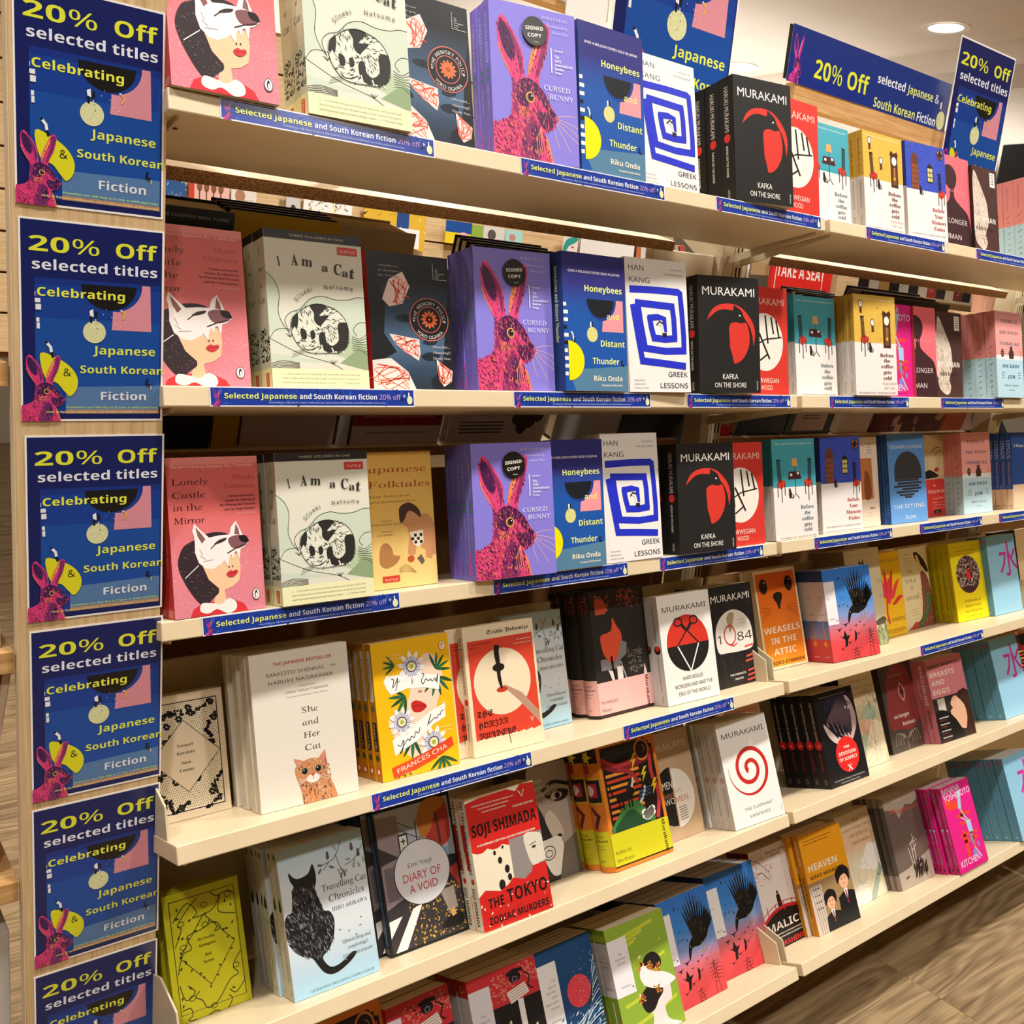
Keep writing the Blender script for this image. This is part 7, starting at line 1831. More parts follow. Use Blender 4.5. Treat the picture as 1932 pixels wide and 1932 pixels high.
PLACE = {
'lc1':(1,-0.0084,-0.0056,-1.2,0.0,0.122,0.198),
'cat1':(1,0.1567,-0.0024,-2.1,0.0,0.138,0.203),
'mem1':(1,0.2736,0.0096,-0.1,0.7,0.129,0.184),
'bun1':(1,0.4391,0.0156,-7.1,-1.5,0.139,0.209),
'hon1':(1,0.5848,0.0021,0.0,-1.7,0.129,0.210),
'grk1':(1,0.7152,0.0112,0.0,0.1,0.129,0.200),
'kaf1':(1,0.9212,0.0004,-6.9,-1.2,0.131,0.202),
'nor1':(1,1.0266,0.0058,0.1,-1.5,0.129,0.194),
'tea1':(1,1.1515,0.0227,-0.0,0.1,0.129,0.180),
'yel1':(1,1.3103,0.0120,-1.2,0.1,0.130,0.185),
'blu1':(1,1.4696,0.0186,-4.4,0.2,0.132,0.193),
'pin1':(1,1.6017,0.0249,0.0,0.7,0.129,0.194),
'veg1':(1,1.7090,0.0180,-0.0,0.5,0.129,0.185),
'lc2':(2,-0.0126,0.0374,0.5,1.9,0.129,0.193),
'cat2':(2,0.1383,0.0248,-1.1,1.5,0.135,0.198),
'mem2':(2,0.2909,0.0407,-0.8,1.6,0.131,0.189),
'bun2':(2,0.4490,0.0186,-3.5,0.2,0.136,0.205),
'hon2':(2,0.5899,-0.0081,-0.3,-0.4,0.129,0.207),
'grk2':(2,0.7280,-0.0037,-3.4,0.7,0.133,0.213),
'kaf2':(2,0.8947,-0.0010,-8.4,-0.9,0.137,0.198),
'nor2':(2,1.0329,0.0175,0.0,-0.5,0.129,0.196),
'tea2':(2,1.2022,0.0282,-0.5,0.9,0.129,0.192),
'yel2':(2,1.3414,-0.0081,-3.9,0.7,0.132,0.198),
'kit2':(2,1.4559,0.0125,0.0,1.1,0.129,0.193),
'pin2':(2,1.5430,0.0073,0.0,0.9,0.129,0.192),
'veg2':(2,1.6752,0.0200,0.0,0.6,0.129,0.190),
'the2':(2,1.9076,-0.0082,0.1,1.3,0.129,0.200),
'lc3':(3,0.0111,-0.0005,2.8,-0.0,0.118,0.194),
'cat3':(3,0.1460,-0.0085,-2.1,-0.1,0.131,0.196),
'fol3':(3,0.2820,0.0341,0.0,0.6,0.129,0.195),
'bun3':(3,0.4505,-0.0088,-7.5,-0.8,0.139,0.201),
'hon3':(3,0.5805,-0.0081,-0.5,-0.9,0.129,0.204),
'grk3':(3,0.7186,-0.0005,-0.8,0.5,0.130,0.213),
'kaf3':(3,0.8853,-0.0083,-5.3,-0.7,0.135,0.192),
'nor3':(3,1.0109,0.0090,0.0,-0.7,0.129,0.192),
'tea3':(3,1.1763,0.0114,-2.0,0.5,0.130,0.196),
'blu3':(3,1.3542,0.0295,-3.0,-0.1,0.132,0.198),
'bei3':(3,1.4740,0.0533,0.0,0.9,0.129,0.197),
'sun3':(3,1.6311,0.0440,-5.1,1.2,0.133,0.201),
'pil3':(3,1.8853,0.1074,0.0,-0.1,0.129,0.201),
'the3':(3,1.9746,0.0575,-2.4,0.4,0.131,0.201),
'sno4':(4,-0.0014,0.1165,0.0,-0.3,0.111,0.165),
'she4':(4,0.1192,0.0390,-2.1,-1.4,0.141,0.207),
'had4':(4,0.3013,0.0381,-1.5,0.0,0.130,0.196),
'hnj4':(4,0.4614,0.0393,-2.8,0.1,0.133,0.197),
'tra4':(4,0.5891,0.1076,0.1,0.9,0.129,0.197),
'nwe4':(4,0.7571,0.0776,-0.2,-0.1,0.132,0.220),
'har4':(4,0.8862,0.0395,-3.0,0.9,0.131,0.196),
'iq84':(4,1.0469,0.0633,0.0,0.6,0.129,0.194),
'wea4':(4,1.2502,0.1076,-2.6,2.9,0.132,0.207),
'out4':(4,1.3842,0.0399,-9.3,1.9,0.140,0.193),
'fox4':(4,1.5357,0.0908,0.0,0.6,0.140,0.223),
'flo4':(4,1.7072,0.1387,0.0,0.6,0.129,0.203),
'gen4':(4,1.8778,0.1642,0.0,0.7,0.129,0.203),
'str4':(4,2.0235,0.1096,-5.4,1.7,0.134,0.201),
'wat4':(4,2.1579,0.0825,-1.8,0.9,0.141,0.206),
'gre5':(5,0.0160,0.1128,-0.2,-0.6,0.105,0.166),
'tra5':(5,0.1475,0.0311,-1.4,-0.6,0.128,0.197),
'dia5':(5,0.3099,0.0554,-1.8,0.1,0.135,0.210),
'zod5':(5,0.4438,0.0096,-2.6,-0.3,0.130,0.197),
'mis5':(5,0.6082,0.1206,0.0,-0.0,0.129,0.195),
'kev5':(5,0.7483,0.0440,-1.7,0.4,0.137,0.215),
'men5':(5,0.8889,0.0840,0.0,0.1,0.129,0.198),
'ele5':(5,1.0275,0.0151,-4.8,1.5,0.133,0.196),
'dev5':(5,1.3567,0.0351,-2.3,0.5,0.130,0.195),
'sca5':(5,1.5095,0.0753,0.0,0.9,0.129,0.210),
'nlh5':(5,1.6923,0.0996,-2.8,-1.0,0.131,0.206),
'bre5':(5,1.8146,0.0483,-7.0,-0.2,0.135,0.197),
'wat5':(5,2.1137,0.0395,-0.7,0.8,0.140,0.201),
'mak6':(6,0.7402,0.0329,-3.7,0.8,0.135,0.194),
'ota6':(6,0.8908,0.0575,-0.7,0.7,0.134,0.192),
'otb6':(6,1.0490,0.0828,-3.8,0.6,0.136,0.194),
'mal6':(6,1.2027,0.0956,-1.6,0.2,0.129,0.200),
'hea6':(6,1.3217,0.0606,-4.6,-0.8,0.133,0.204),
'las6':(6,1.5019,0.0950,0.0,0.0,0.129,0.197),
'set6':(6,1.6414,0.0632,-2.8,-1.0,0.130,0.207),
'kit6':(6,1.7797,-0.0040,-0.1,0.1,0.128,0.197),
'the1':(1,1.9923,0.0299,0.0,0.0,0.129,0.198),
'die3':(3,2.2690,0.0464,0.0,0.0,0.129,0.198),
'ptn3':(3,2.0964,0.1009,0.7,0.1,0.129,0.201),
'blk4':(4,2.3471,0.1606,-0.0,0.2,0.129,0.209),
'kev6':(6,0.1894,0.0631,2.6,1.0,0.132,0.224),
'wua6':(6,0.3079,0.0620,1.6,0.6,0.129,0.207),
'wub6':(6,0.4602,0.0506,-3.1,0.2,0.133,0.202),
'sai6':(6,0.5975,0.0600,-0.0,-0.0,0.129,0.198),
'wat6':(6,2.0722,-0.0084,-0.0,-0.4,0.140,0.204),
'yng5':(5,1.1521,0.1299,-3.4,-0.0,0.133,0.200),
'kvb5':(5,2.3115,0.0787,-0.0,-0.4,0.132,0.197),
}
KEY = {'iq84': 'iq', 'ota6': 'out', 'otb6': 'out', 'wub6': 'wua', 'wua6': 'wua', 'kvb5': 'kev', 'ptn3': 'ptn'}
COUNT = dict(lc1=3, cat1=2, mem1=2, bun1=3, hon1=2, grk1=3, kaf1=3, nor1=2, tea1=2, yel1=3, blu1=2, pin1=3, veg1=3, the1=4,
             lc2=3, cat2=2, mem2=2, bun2=4, hon2=2, grk2=3, kaf2=2, nor2=2, tea2=2, yel2=4, kit2=2, pin2=3, veg2=2, the2=4,
             lc3=3, cat3=2, fol3=2, bun3=5, hon3=2, grk3=3, kaf3=2, nor3=2, tea3=2, blu3=2, bei3=2, sun3=2, pil3=1, the3=2, die3=7, ptn3=1,
             sno4=2, she4=6, had4=5, hnj4=2, tra4=2, nwe4=3, har4=2, iq84=2, wea4=3, out4=3, fox4=5, flo4=2, gen4=2, str4=4, wat4=2, blk4=2,
             gre5=3, tra5=6, dia5=7, zod5=2, mis5=3, kev5=3, men5=3, ele5=4, dev5=5, sca5=3, nlh5=2, bre5=2, wat5=4, yng5=1, kvb5=2,
             mak6=3, ota6=6, otb6=6, mal6=3, hea6=3, las6=4, set6=5, kit6=6, kev6=2, wua6=2, wub6=3, sai6=5, wat6=6)
OFFS = {'hnj4': [(-.021, .0)], 'dia5': [(-.012, .004)], 'gre5': [(-.004, .003), (-.012, .004)], 'kit6': [(0, 0), (-.004, .006)], 'hea6': [(-.012, .004), (0, 0)], 'ele5': [(0, 0), (0, 0), (-.004, .004)], 'tra5': [(0, 0), (-.003, .004)], 'she4': [(-.002, .001), (.002, 0), (-.003, .002), (.001, 0), (-.006, .003)]}
SIDE = {'ota6': 'left stack of two', 'otb6': 'right stack of two', 'wua6': 'left stack of two', 'wub6': 'right stack of two', 'kev6': '', 'kvb5': 'right edge of photo', 'kev5': 'middle of shelf'}
ORDN = ['front copy', 'second copy', 'third copy', 'fourth copy', 'fifth copy', 'sixth copy', 'seventh copy', 'eighth copy']

PL = {k: list(v) for k, v in PLACE.items()}
PL['lc1'][1] += .005
PL['die3'][1] = 2.205
# keep neighbours clear of each other
byrow = {}
for k, v in PL.items(): byrow.setdefault(v[0], []).append(k)
TRIM = {}
def des(k): return KEY.get(k) or k.rstrip('0123456789')
def edge(k, lo=None):
    r, x, u, yaw, dl, w, h = PL[k]
    t = DES[des(k)][3]
    d = COUNT[k] * (t + .0012)
    ya = math.radians(yaw)
    return max(x + w * math.cos(ya), x + w * math.cos(ya) - d * math.sin(ya)), u + w * math.sin(ya), u + d
for r, ks in byrow.items():
    ks.sort(key=lambda k: PL[k][1])
    for i in range(1, len(ks)):
        cur = ks[i]
        if cur in ('the3', 'die3', 'wat4', 'zod5', 'bre5', 'hea6', 'har4', 'out4'): continue
        for prev in ks[max(0, i - 3):i]:
            xr, u0, u1 = edge(prev)
            cu0 = PL[cur][2] - .002; cu1 = PL[cur][2] + COUNT[cur] * (DES[des(cur)][3] + .001)
            if cu0 > u1 or cu1 < u0: continue
            need = xr + .0012 - PL[cur][1] - TRIM.get(cur, 0)
            if need > 0:
                room = PL[cur][5] * .62 - TRIM.get(cur, 0)
                if need < room: TRIM[cur] = TRIM.get(cur, 0) + need
                else:
                    while COUNT[prev] > 1 and edge(prev)[2] > cu0: COUNT[prev] -= 1

MESH = {}
def make_book(k, row, w, h, trim, mw, full=True):
    dk = des(k)
    fn, sfn, base, t, hard, look = DES[dk]
    key = k
    root = empty('hardback_book' if hard else 'paperback_book', mw=mw)
    wv = w - trim
    if key not in MESH:
        a = Art(wv, h, off=trim, full=w, href={'lc': 1.6, 'grk': 1.58, 'nwe': 1.576, 'kev': 1.576, 'dia': 1.59, 'sno': 1.44, 'gre': 1.44}.get(dk, 1.535))
        fn(a)
        f = art_mesh('front_cover', a, 'front', M_PRINT if dk not in ('wea', 'set', 'nlh') else M_GLOSS, root, base, .0022 if hard else .0005)
        sa = SpineArt(t, h)
        sfn(sa)
        cv = {'nwe': .007, 'kev': .009, 'set': .004}.get(dk, 0)
        s = art_mesh('spine', sa, 'side', M_PRINT, root, base, .0005, curve=cv)
        bt = .0022 if hard else .0005
        v, fc = boxv(0, wv, t - bt, t, 0, h)
        b = meshobj('back_cover', v, fc, M_PRINT, root, cols=[C(base)] * 6)
        i1, i2 = (.003, .003) if hard else (.0006, .0002)
        v, fc = boxv(.0006, wv - i1, bt, t - bt, i2, h - i2)
        pm = M_PAGESD if dk in ('the', 'zod', 'mal', 'sno', 'yel', 'blu') else (M_PAGESW if dk in ('wat', 'kit', 'out', 'tra') else M_PAGES)
        p = meshobj('page_block', v, fc, pm, root)
        MESH[key] = [f, s, b, p]
        if dk == 'bun':
            st = Art(.040, .040)
            st.ell(.5, .5, .49, .49, '#15130f', 36); st.text('SIGNED', .5, .46, .25, '#f2efe6', 'b', 'c', fit=.72, rot=-.08); st.text('COPY', .5, .70, .25, '#f2efe6', 'b', 'c', fit=.56, rot=-.08); st.text('books', .56, .88, .08, '#d8d4cc', 'r', 'c')
            V = [(x, -z, y) for x, y, z in st.V]
            so = meshobj('signed_sticker', V, st.F, M_GLOSS, root, cols=st.K)
            so.location = (w * .36 - trim, -.0028, h - .053)
            so['label'] = 'round black signed copy sticker'
    else:
        for src in MESH[key]:
            c = src.copy()
            COL.objects.link(c)
            c.parent = root
    return root

rj = random.Random(11)
NB = 0
for k, (row, x, u, yaw, dl, w, h) in PL.items():
    dk = des(k)
    fn, sfn, base, t, hard, look = DES[dk]
    T = math.radians(ROWS[row][2]); ya = math.radians(yaw); dv = math.radians(dl)
    X = Vector((1, 0, 0)); D = Vector((0, math.cos(T), -math.sin(T))); N = Vector((0, math.sin(T), math.cos(T)))
    ax = X * math.cos(ya) + D * math.sin(ya); dp = D * math.cos(ya) - X * math.sin(ya)
    up = N * math.cos(dv) + dp * math.sin(dv)
    yl = dp * math.cos(dv) - N * math.sin(dv)
    trim = TRIM.get(k, 0)
    pos = 0.0
    cnt = COUNT[k]
    jx = ju = 0
    for i in range(cnt):
        if i:
            pos += t / math.cos(dv) + rj.uniform(.0003, .0014)
            jx = rj.uniform(-.0012, .0012)
            of = OFFS.get(k)
            if of and i - 1 < len(of): jx += of[i - 1][0]; pos += of[i - 1][1]
        if u + pos + t > DEPTH[row] + (.028 if row < 4 else 0) and i > 0: break
        o_ = shelf_pt(row, x, u, .0006 + max(0, t * math.sin(dv))) + dp * pos + ax * (trim + jx)
        mw = Matrix(((ax.x, yl.x, up.x, o_.x), (ax.y, yl.y, up.y, o_.y), (ax.z, yl.z, up.z, o_.z), (0, 0, 0, 1)))
        b = make_book(k, row, w, h, trim, mw)
        sd = SIDE.get(k, '')
        where = ORD[row] + (', ' + sd if sd else '')
        lab = '%s, %s, %s' % (look, ORDN[min(i, 7)] if cnt > 1 else 'single copy', where)
        if len(lab.split()) > 16:
            ws = look.split(); ex = len(lab.split()) - 16
            lab = ' '.join(ws[:len(ws) - ex]) + ', %s, %s' % (ORDN[min(i, 7)] if cnt > 1 else 'single copy', where)
        put(b, label=lab, cat='book', group=look + ' stack, ' + where)
        NB += 1
print('books', NB, 'trim', {k: round(v, 3) for k, v in TRIM.items()})
# ------------------------------------------------------------------ the other side of the gondola
def far_pt(yi, zi, u, n=0.0, T=13.5):
    t = math.radians(T)
    return yi + u * math.cos(t) - n * math.sin(t), zi + u * math.sin(t) + n * math.cos(t)
def far_shelf(yi, zi, x0, x1, u1, lab):
    c = [far_pt(yi, zi, *p) for p in ((0, 0), (u1, 0), (u1, -.0175), (0, -.0175))]
    o = prism('far_side_shelf', c, 'x', x0, x1, M_LAM)
    r = empty('far_side_shelf'); o.parent = r; o.name = 'shelf_board'
    c = [far_pt(yi, zi, *p) for p in ((-.0006, -.0004), (0, -.0004), (0, -.0171), (-.0006, -.0171))]
    prism('raw_edge', c, 'x', x0 + .0005, x1 - .0005, M_CHIP, r)
    put(r, label=lab, cat='shelf', group='shelves on the far side of the display')
far_shelf(.150, 1.5555, .002, .962, .20, 'chipboard-edged shelf behind the top shelf of the nearest bay')
far_shelf(.150, 1.5555, 1.235, 2.20, .20, 'chipboard-edged shelf behind the top shelf of the middle bay')
far_shelf(.240, 1.178, .002, 1.13, .24, 'brown-edged shelf behind the second gap of the nearest bay')
far_shelf(.240, 1.178, 1.21, 2.30, .24, 'brown-edged shelf behind the second gap of the middle bay')
# struts of the steel frame near the first upright
st = prism('support_arm', [(.19, 1.545), (.19, 1.50), (.33, 1.60), (.33, 1.625)], 'x', 1.135, 1.139, M_STEEL); put(st, label='beige steel arm beside the first slotted upright, under the top shelf', cat='bracket')
st = box('cross_rail', .965, 1.235, .205, .225, 1.50, 1.545, M_STEEL, None, .002); put(st, label='beige steel cross rail behind the first slotted upright', cat='rail')

def txt(ls, col, size=.05, x=.1, y=.2, dy=.08, font='b', fit=None, al='l'):
    def f(a): a.lines(ls, x, y, dy, size, col, font, al, fit)
    return f
def far_book(pxl, pxr, h, t, n, base, fn=None, pages=None, lab='', u0=.010, dyaw=0, base2=None, pyr=815):
    """stack seen from the back, leaning towards us"""
    x0 = at(pxl, pyr, y=.25).x; x1 = at(pxr, pyr, y=.25).x
    w = x1 - x0
    T = math.radians(13.5)
    up = Vector((0, -math.sin(T), math.cos(T))); yl = Vector((0, math.cos(T), math.sin(T)))
    pos = u0
    first = None
    for i in range(n):
        y, z = far_pt(.240, 1.1785, pos)
        ox = x0 + (rj.uniform(-.004, .004) if i else 0)
        mw = Matrix(((1, 0, 0, ox), (0, yl.y, up.y, y), (0, yl.z, up.z, z), (0, 0, 0, 1)))
        r = empty('cookery_book', mw=mw)
        if first is None:
            a = Art(w, h)
            a.rect(0, 0, 1, a.H, base2 or base)
            if fn: fn(a)
            f = art_mesh('back_cover', a, 'front', M_PRINT, r, base, .0025)
            v, fc = boxv(0, w, t - .0025, t, 0, h)
            f2 = meshobj('front_cover', v, fc, M_PRINT, r, cols=[C(base)] * 6)
            v, fc = boxv(.004, w - .001, .0025, t - .0025, .004, h - .004)
            f3 = meshobj('page_block', v, fc, pages or M_PAGESD, r)
            first = (f, f2, f3)
        else:
            for s_ in first:
                c = s_.copy(); COL.objects.link(c); c.parent = r
        put(r, label=lab + (', %s from our side' % ['nearest', 'second', 'third', 'fourth', 'fifth'][i] if n > 1 else ', behind the second shelf'), cat='book', group=lab)
        pos += t + .001

def a_meal(a):
    a.rect(0, .0, 1, .16, '#1c2430'); a.text('CALORIE-COUNTED MEAL PLANS', .93, .12, .075, '#8f949c', 'b', 'r', fit=1.0)
far_book(250, 392, .338, .070, 1, '#10131a', a_meal, M_PAGES, 'thick black cookery book with meal plans lettering')
M_GOLD = mat_pages('gilt_pages', '#c9a024', '#8c6a10')
far_book(398, 446, .27, .022, 3, '#c9a012', None, M_PAGESD, 'yellow cookery book beside the black one')
far_book(402, 600, .336, .018, 4, '#14151a', None, M_GOLD, 'yellow-edged black cookery book behind the plain cream one', .046, base2='#c9a012')
far_book(604, 742, .332, .085, 1, '#c9ad7c', None, M_PAGESD, 'thick manila cookery book behind the seal book', .058)
def a_white(a): a.rect(.03, .03, .97, a.H - .03, '#cdbfae')
far_book(452, 628, .27, .030, 1, '#c9bba8', a_white, M_PAGESD, 'large plain cream cookery book', .012)
far_book(633, 654, .28, .030, 2, '#e0d6c6', None, M_PAGES, 'narrow cream cookery book')
def a_fast(a):
    H = a.H
    a.rect(0, H * .60, 1, H * .88, '#8e1020'); a.text('AN EXCITING NEW PROGRAMME BUILT AROUND', .5, H * .77, .055, '#d98a90', 'b', 'c', fit=.8); a.text('A MORE MANAGEABLE 800 CALORIE FAST DAY', .5, H * .83, .055, '#d98a90', 'b', 'c', fit=.82); a.text('Ten years ago Dr Michael shared a healthy', .5, H * .93, .045, '#3a2c2c', 'b', 'c', fit=.7)
far_book(660, 826, .270, .020, 2, '#cfc0b4', a_fast, M_PAGESD, 'cream diet book with a dark red band', .010)
def a_plat(a):
    H = a.H
    a.text('Beautiful Platters', .42, H * .76, .11, '#b2606a', 'c', 'c', fit=.6); a.text('for Any Occasion', .42, H * .83, .11, '#b2606a', 'c', 'c', fit=.55)
    for i in range(4): a.line([(.1, H * .87 + i * .03), (.55, H * .87 + i * .03)], .012, '#5c4648', lay=False)
    for x, y in ((.68, .84), (.76, .80), (.82, .86), (.74, .90), (.9, .82), (.86, .76)): a.ell(x, H * y, .06, .07, '#4a2c28', 12)
far_book(842, 1022, .285, .013, 3, '#d2bfb4', a_plat, M_PAGESW, 'pale pink platters cookery book')
far_book(850, 1008, .328, .022, 3, '#17161a', None, M_PAGES, 'tall black cookery book behind the platters book', .058)
far_book(1040, 1160, .285, .028, 2, '#b5afac', None, M_PAGES, 'grey cookery book')
far_book(1166, 1286, .285, .034, 2, '#101016', None, M_PAGES, 'black cookery book left of the first upright')
def a_redb(a):
    H = a.H
    for i in range(5): a.line([(.1, H * .8 + i * .04), (.6, H * .8 + i * .04)], .01, '#d87070', lay=False)
    a.ell(.85, H * .86, .12, .2, '#7c7a4a', 14)
far_book(1322, 1376, .285, .022, 2, '#c01a1c', a_redb, M_PAGES, 'red cookery book right of the first upright')
def a_nav(a): a.rect(0, a.H * .6, 1, a.H, '#171b34')
far_book(1384, 1474, .292, .022, 2, '#c9b09c', a_nav, M_PAGES, 'navy and cream cookery book')
def a_frm(a):
    H = a.H; a.rect(.14, H * .5, .84, H * .97, '#cfae98')
    for i in range(4): a.line([(.3, H * .8 + i * .04), (.7, H * .8 + i * .04)], .014, '#3a2c28', lay=False)
far_book(1478, 1562, .298, .026, 2, '#141214', a_frm, M_PAGES, 'black cookery book with a cream text panel')
def a_ln(a):
    for i in range(6): a.line([(.15, a.H * .72 + i * .045), (.8, a.H * .72 + i * .045)], .008, '#a08c7c', lay=False)
far_book(1568, 1634, .285, .030, 2, '#cdb59f', a_ln, M_PAGES, 'cream cookery book with lines of small print')
def a_br(a): a.specks(0, a.H * .5, 1, a.H, 30, .09, ['#3a1c18', '#b07a58', '#6a2c20'], None, 5, .8)
far_book(1640, 1768, .295, .026, 2, '#5a2018', a_br, M_PAGES, 'brown photographic cookery book')
far_book(1772, 1808, .28, .020, 2, '#a04a26', None, M_PAGES, 'rust orange cookery book')
def a_pk(a):
    for i in range(7): a.line([(.05, a.H * .66 + i * .05), (.9, a.H * .64 + i * .05)], .02, '#d8604c', lay=False)
far_book(1811, 1850, .28, .020, 2, '#d0a49a', a_pk, M_PAGES, 'pale cookery book with coral stripes')

# taller stacks standing further back on the same shelf
far_book(1340, 1470, .300, .014, 5, '#1a1c2c', None, M_PAGES, 'thin navy cookery book stacked right of the first upright', .062)
far_book(1478, 1560, .306, .020, 3, '#4a4844', None, M_PAGESW, 'grey cookery book under the red sign', .085)
far_book(1600, 1735, .325, .045, 2, '#463a32', None, mat_pages('dark_page_edges', '#6a5a4c', '#3c322a'), 'big taupe cookery book left of the second upright', .066)
far_book(1756, 1846, .30, .022, 3, '#c9ac88', None, M_PAGES, 'tan cookery book by the second upright', .062)

# ------------------------------------------------------------------ the room behind
BY = 2.3
bw = empty('slat_panel')
for k in range(9):
    z0 = 1.12 + k * .1235
    box('slat', .1, 2.78, BY, BY + .02, z0, z0 + .1165, M_OAKSLAT, bw, .001)
box('slat_backing', .1, 2.78, BY + .02, BY + .03, 1.1, 2.24, M_BOARD, bw)
put(bw, label='pale oak slatted wall panel seen through the gap, with cards on it', cat='panel')
def card(px0, py0, px1, py1, base, fn, name, lab, cat, y=BY - .03, th=.006, skew=0, group=None):
    a0 = at(px0, py1, y=y); a1 = at(px1, py0, y=y); aL = at(px0, py0, y=y)
    x0, x1 = min(a0.x, aL.x), a1.x
    z1 = (aL.z + a1.z) / 2; z0 = a0.z - (z1 - aL.z) * 0
    w, h = x1 - x0, max(.02, z1 - z0)
    a = Art(w, h)
    a.rect(0, 0, 1, a.H, base)
    if fn: fn(a)
    o = art_mesh(name, a, 'front', M_GLOSS, None, base, th)
    o.matrix_world = frame((x0, y, z0), (1, 0, 0), (skew, 0, 1))
    put(o, label=lab, cat=cat, group=group)
    return o
G1 = 'cards and notebooks on the slatted wall'
card(306, 318, 352, 370, '#2f5c9c', lambda a: a.specks(0, 0, 1, a.H, 30, .05, ['#e8f0f6', '#8fb4d8'], None, 3, 2), 'greeting_card', 'blue card with white flecks on the slatted wall', 'card', group=G1)
def a_deer(a):
    a.rect(0, 0, .12, a.H, '#d8432f')
    for x in (.25, .42, .6, .78): a.ell(x, a.H * .45, .07, .12, '#8a5a3c', 12); a.line([(x, a.H * .5), (x, a.H * .9)], .03, '#6a4430')
card(358, 325, 434, 385, '#efc0b4', a_deer, 'greeting_card', 'pink card with brown deer on the slatted wall', 'card', group=G1)
card(437, 340, 485, 398, '#e9e0d8', lambda a: (a.ell(.35, a.H * .5, .2, .25, '#b08464', 14), a.line([(.1, .8), (.9, .7)], .04, '#c9b8a8')), 'greeting_card', 'white card with a brown animal on the slatted wall', 'card', group=G1)
card(541, 355, 568, 420, '#cdc8c4', lambda a: a.ell(.5, a.H * .6, .2, .3, '#3a3634', 12), 'greeting_card', 'narrow grey card in a clear sleeve on the slatted wall', 'card', group=G1)
def a_flw(a):
    a.specks(.1, .1, .9, a.H * .95, 60, .035, ['#d8c04a', '#7c9a5c', '#6a8aa0', '#c9a8b8'], None, 6, 1.2)
card(572, 360, 664, 425, '#f2f0ea', a_flw, 'greeting_card', 'white card with painted wild flowers on the slatted wall', 'card', skew=.12, group=G1)
def a_must(a): a.rect(.52, 0, .72, a.H, '#2a4a8c'); a.specks(0, 0, 1, a.H, 30, .03, ['#f2e4a8', '#c99a2c'], None, 4, 1.6)
card(688, 385, 806, 462, '#dcb23c', a_must, 'gift_bag', 'mustard yellow packet with a blue band on the slatted wall', 'packet', group=G1)
card(748, 432, 792, 466, '#eef0f2', lambda a: a.lines(['MORE', 'CAT', 'SOCKS'], .5, .25, .2, .2, '#4a5a6c', 'n', 'c'), 'tag', 'white tag with cat lettering on the mustard packet', 'tag', y=BY - .045, th=.002, group=G1)
def a_by(a): a.rect(0, 0, 1, a.H * .5, '#1f4f9c'); a.ell(.7, a.H * .62, .2, .12, '#e8b0b8', 12)
card(842, 418, 891, 458, '#e8cf2c', a_by, 'notebook', 'blue and yellow notebook on the slatted wall', 'notebook', group=G1)
card(892, 425, 912, 460, '#8fb04a', None, 'greeting_card', 'green card on the slatted wall', 'card', group=G1)
card(913, 428, 953, 465, '#d8d4cc', lambda a: a.ell(.4, a.H * .4, .2, .2, '#5a5654', 12), 'greeting_card', 'grey and white card on the slatted wall', 'card', group=G1)
card(955, 435, 987, 468, '#a8d8d8', lambda a: a.ell(.4, a.H * .4, .2, .16, '#c98a7a', 12), 'greeting_card', 'aqua card with a coral shape on the slatted wall', 'card', group=G1)
def a_teal(a): a.poly(spline([(.0, .7), (.2, .2), (.7, .02), (1, .1), (.8, .3), (.4, .5), (.2, .8)], 3, True), '#2f9a8c'); a.ell(.65, a.H * .6, .12, .05, '#c9584c', 10)
card(1064, 446, 1092, 478, '#e9ddd4', a_teal, 'picture', 'small picture of a face with teal hair behind the top shelf gap', 'picture', group=G1)
card(1096, 440, 1200, 500, '#e6e2dc', lambda a: a.line([(0, 0), (0, a.H)], .02, '#15151a'), 'white_panel', 'plain off-white board with a black left edge', 'board', y=BY - .02)

OR2 = ['first', 'second', 'third', 'fourth', 'fifth', 'sixth', 'seventh', 'eighth', 'ninth', 'tenth', 'eleventh', 'twelfth', 'thirteenth', 'fourteenth', 'fifteenth', 'sixteenth', 'seventeenth', 'eighteenth', 'nineteenth', 'twentieth', 'twenty-first', 'twenty-second', 'twenty-third', 'twenty-fourth', 'twenty-fifth', 'twenty-sixth']
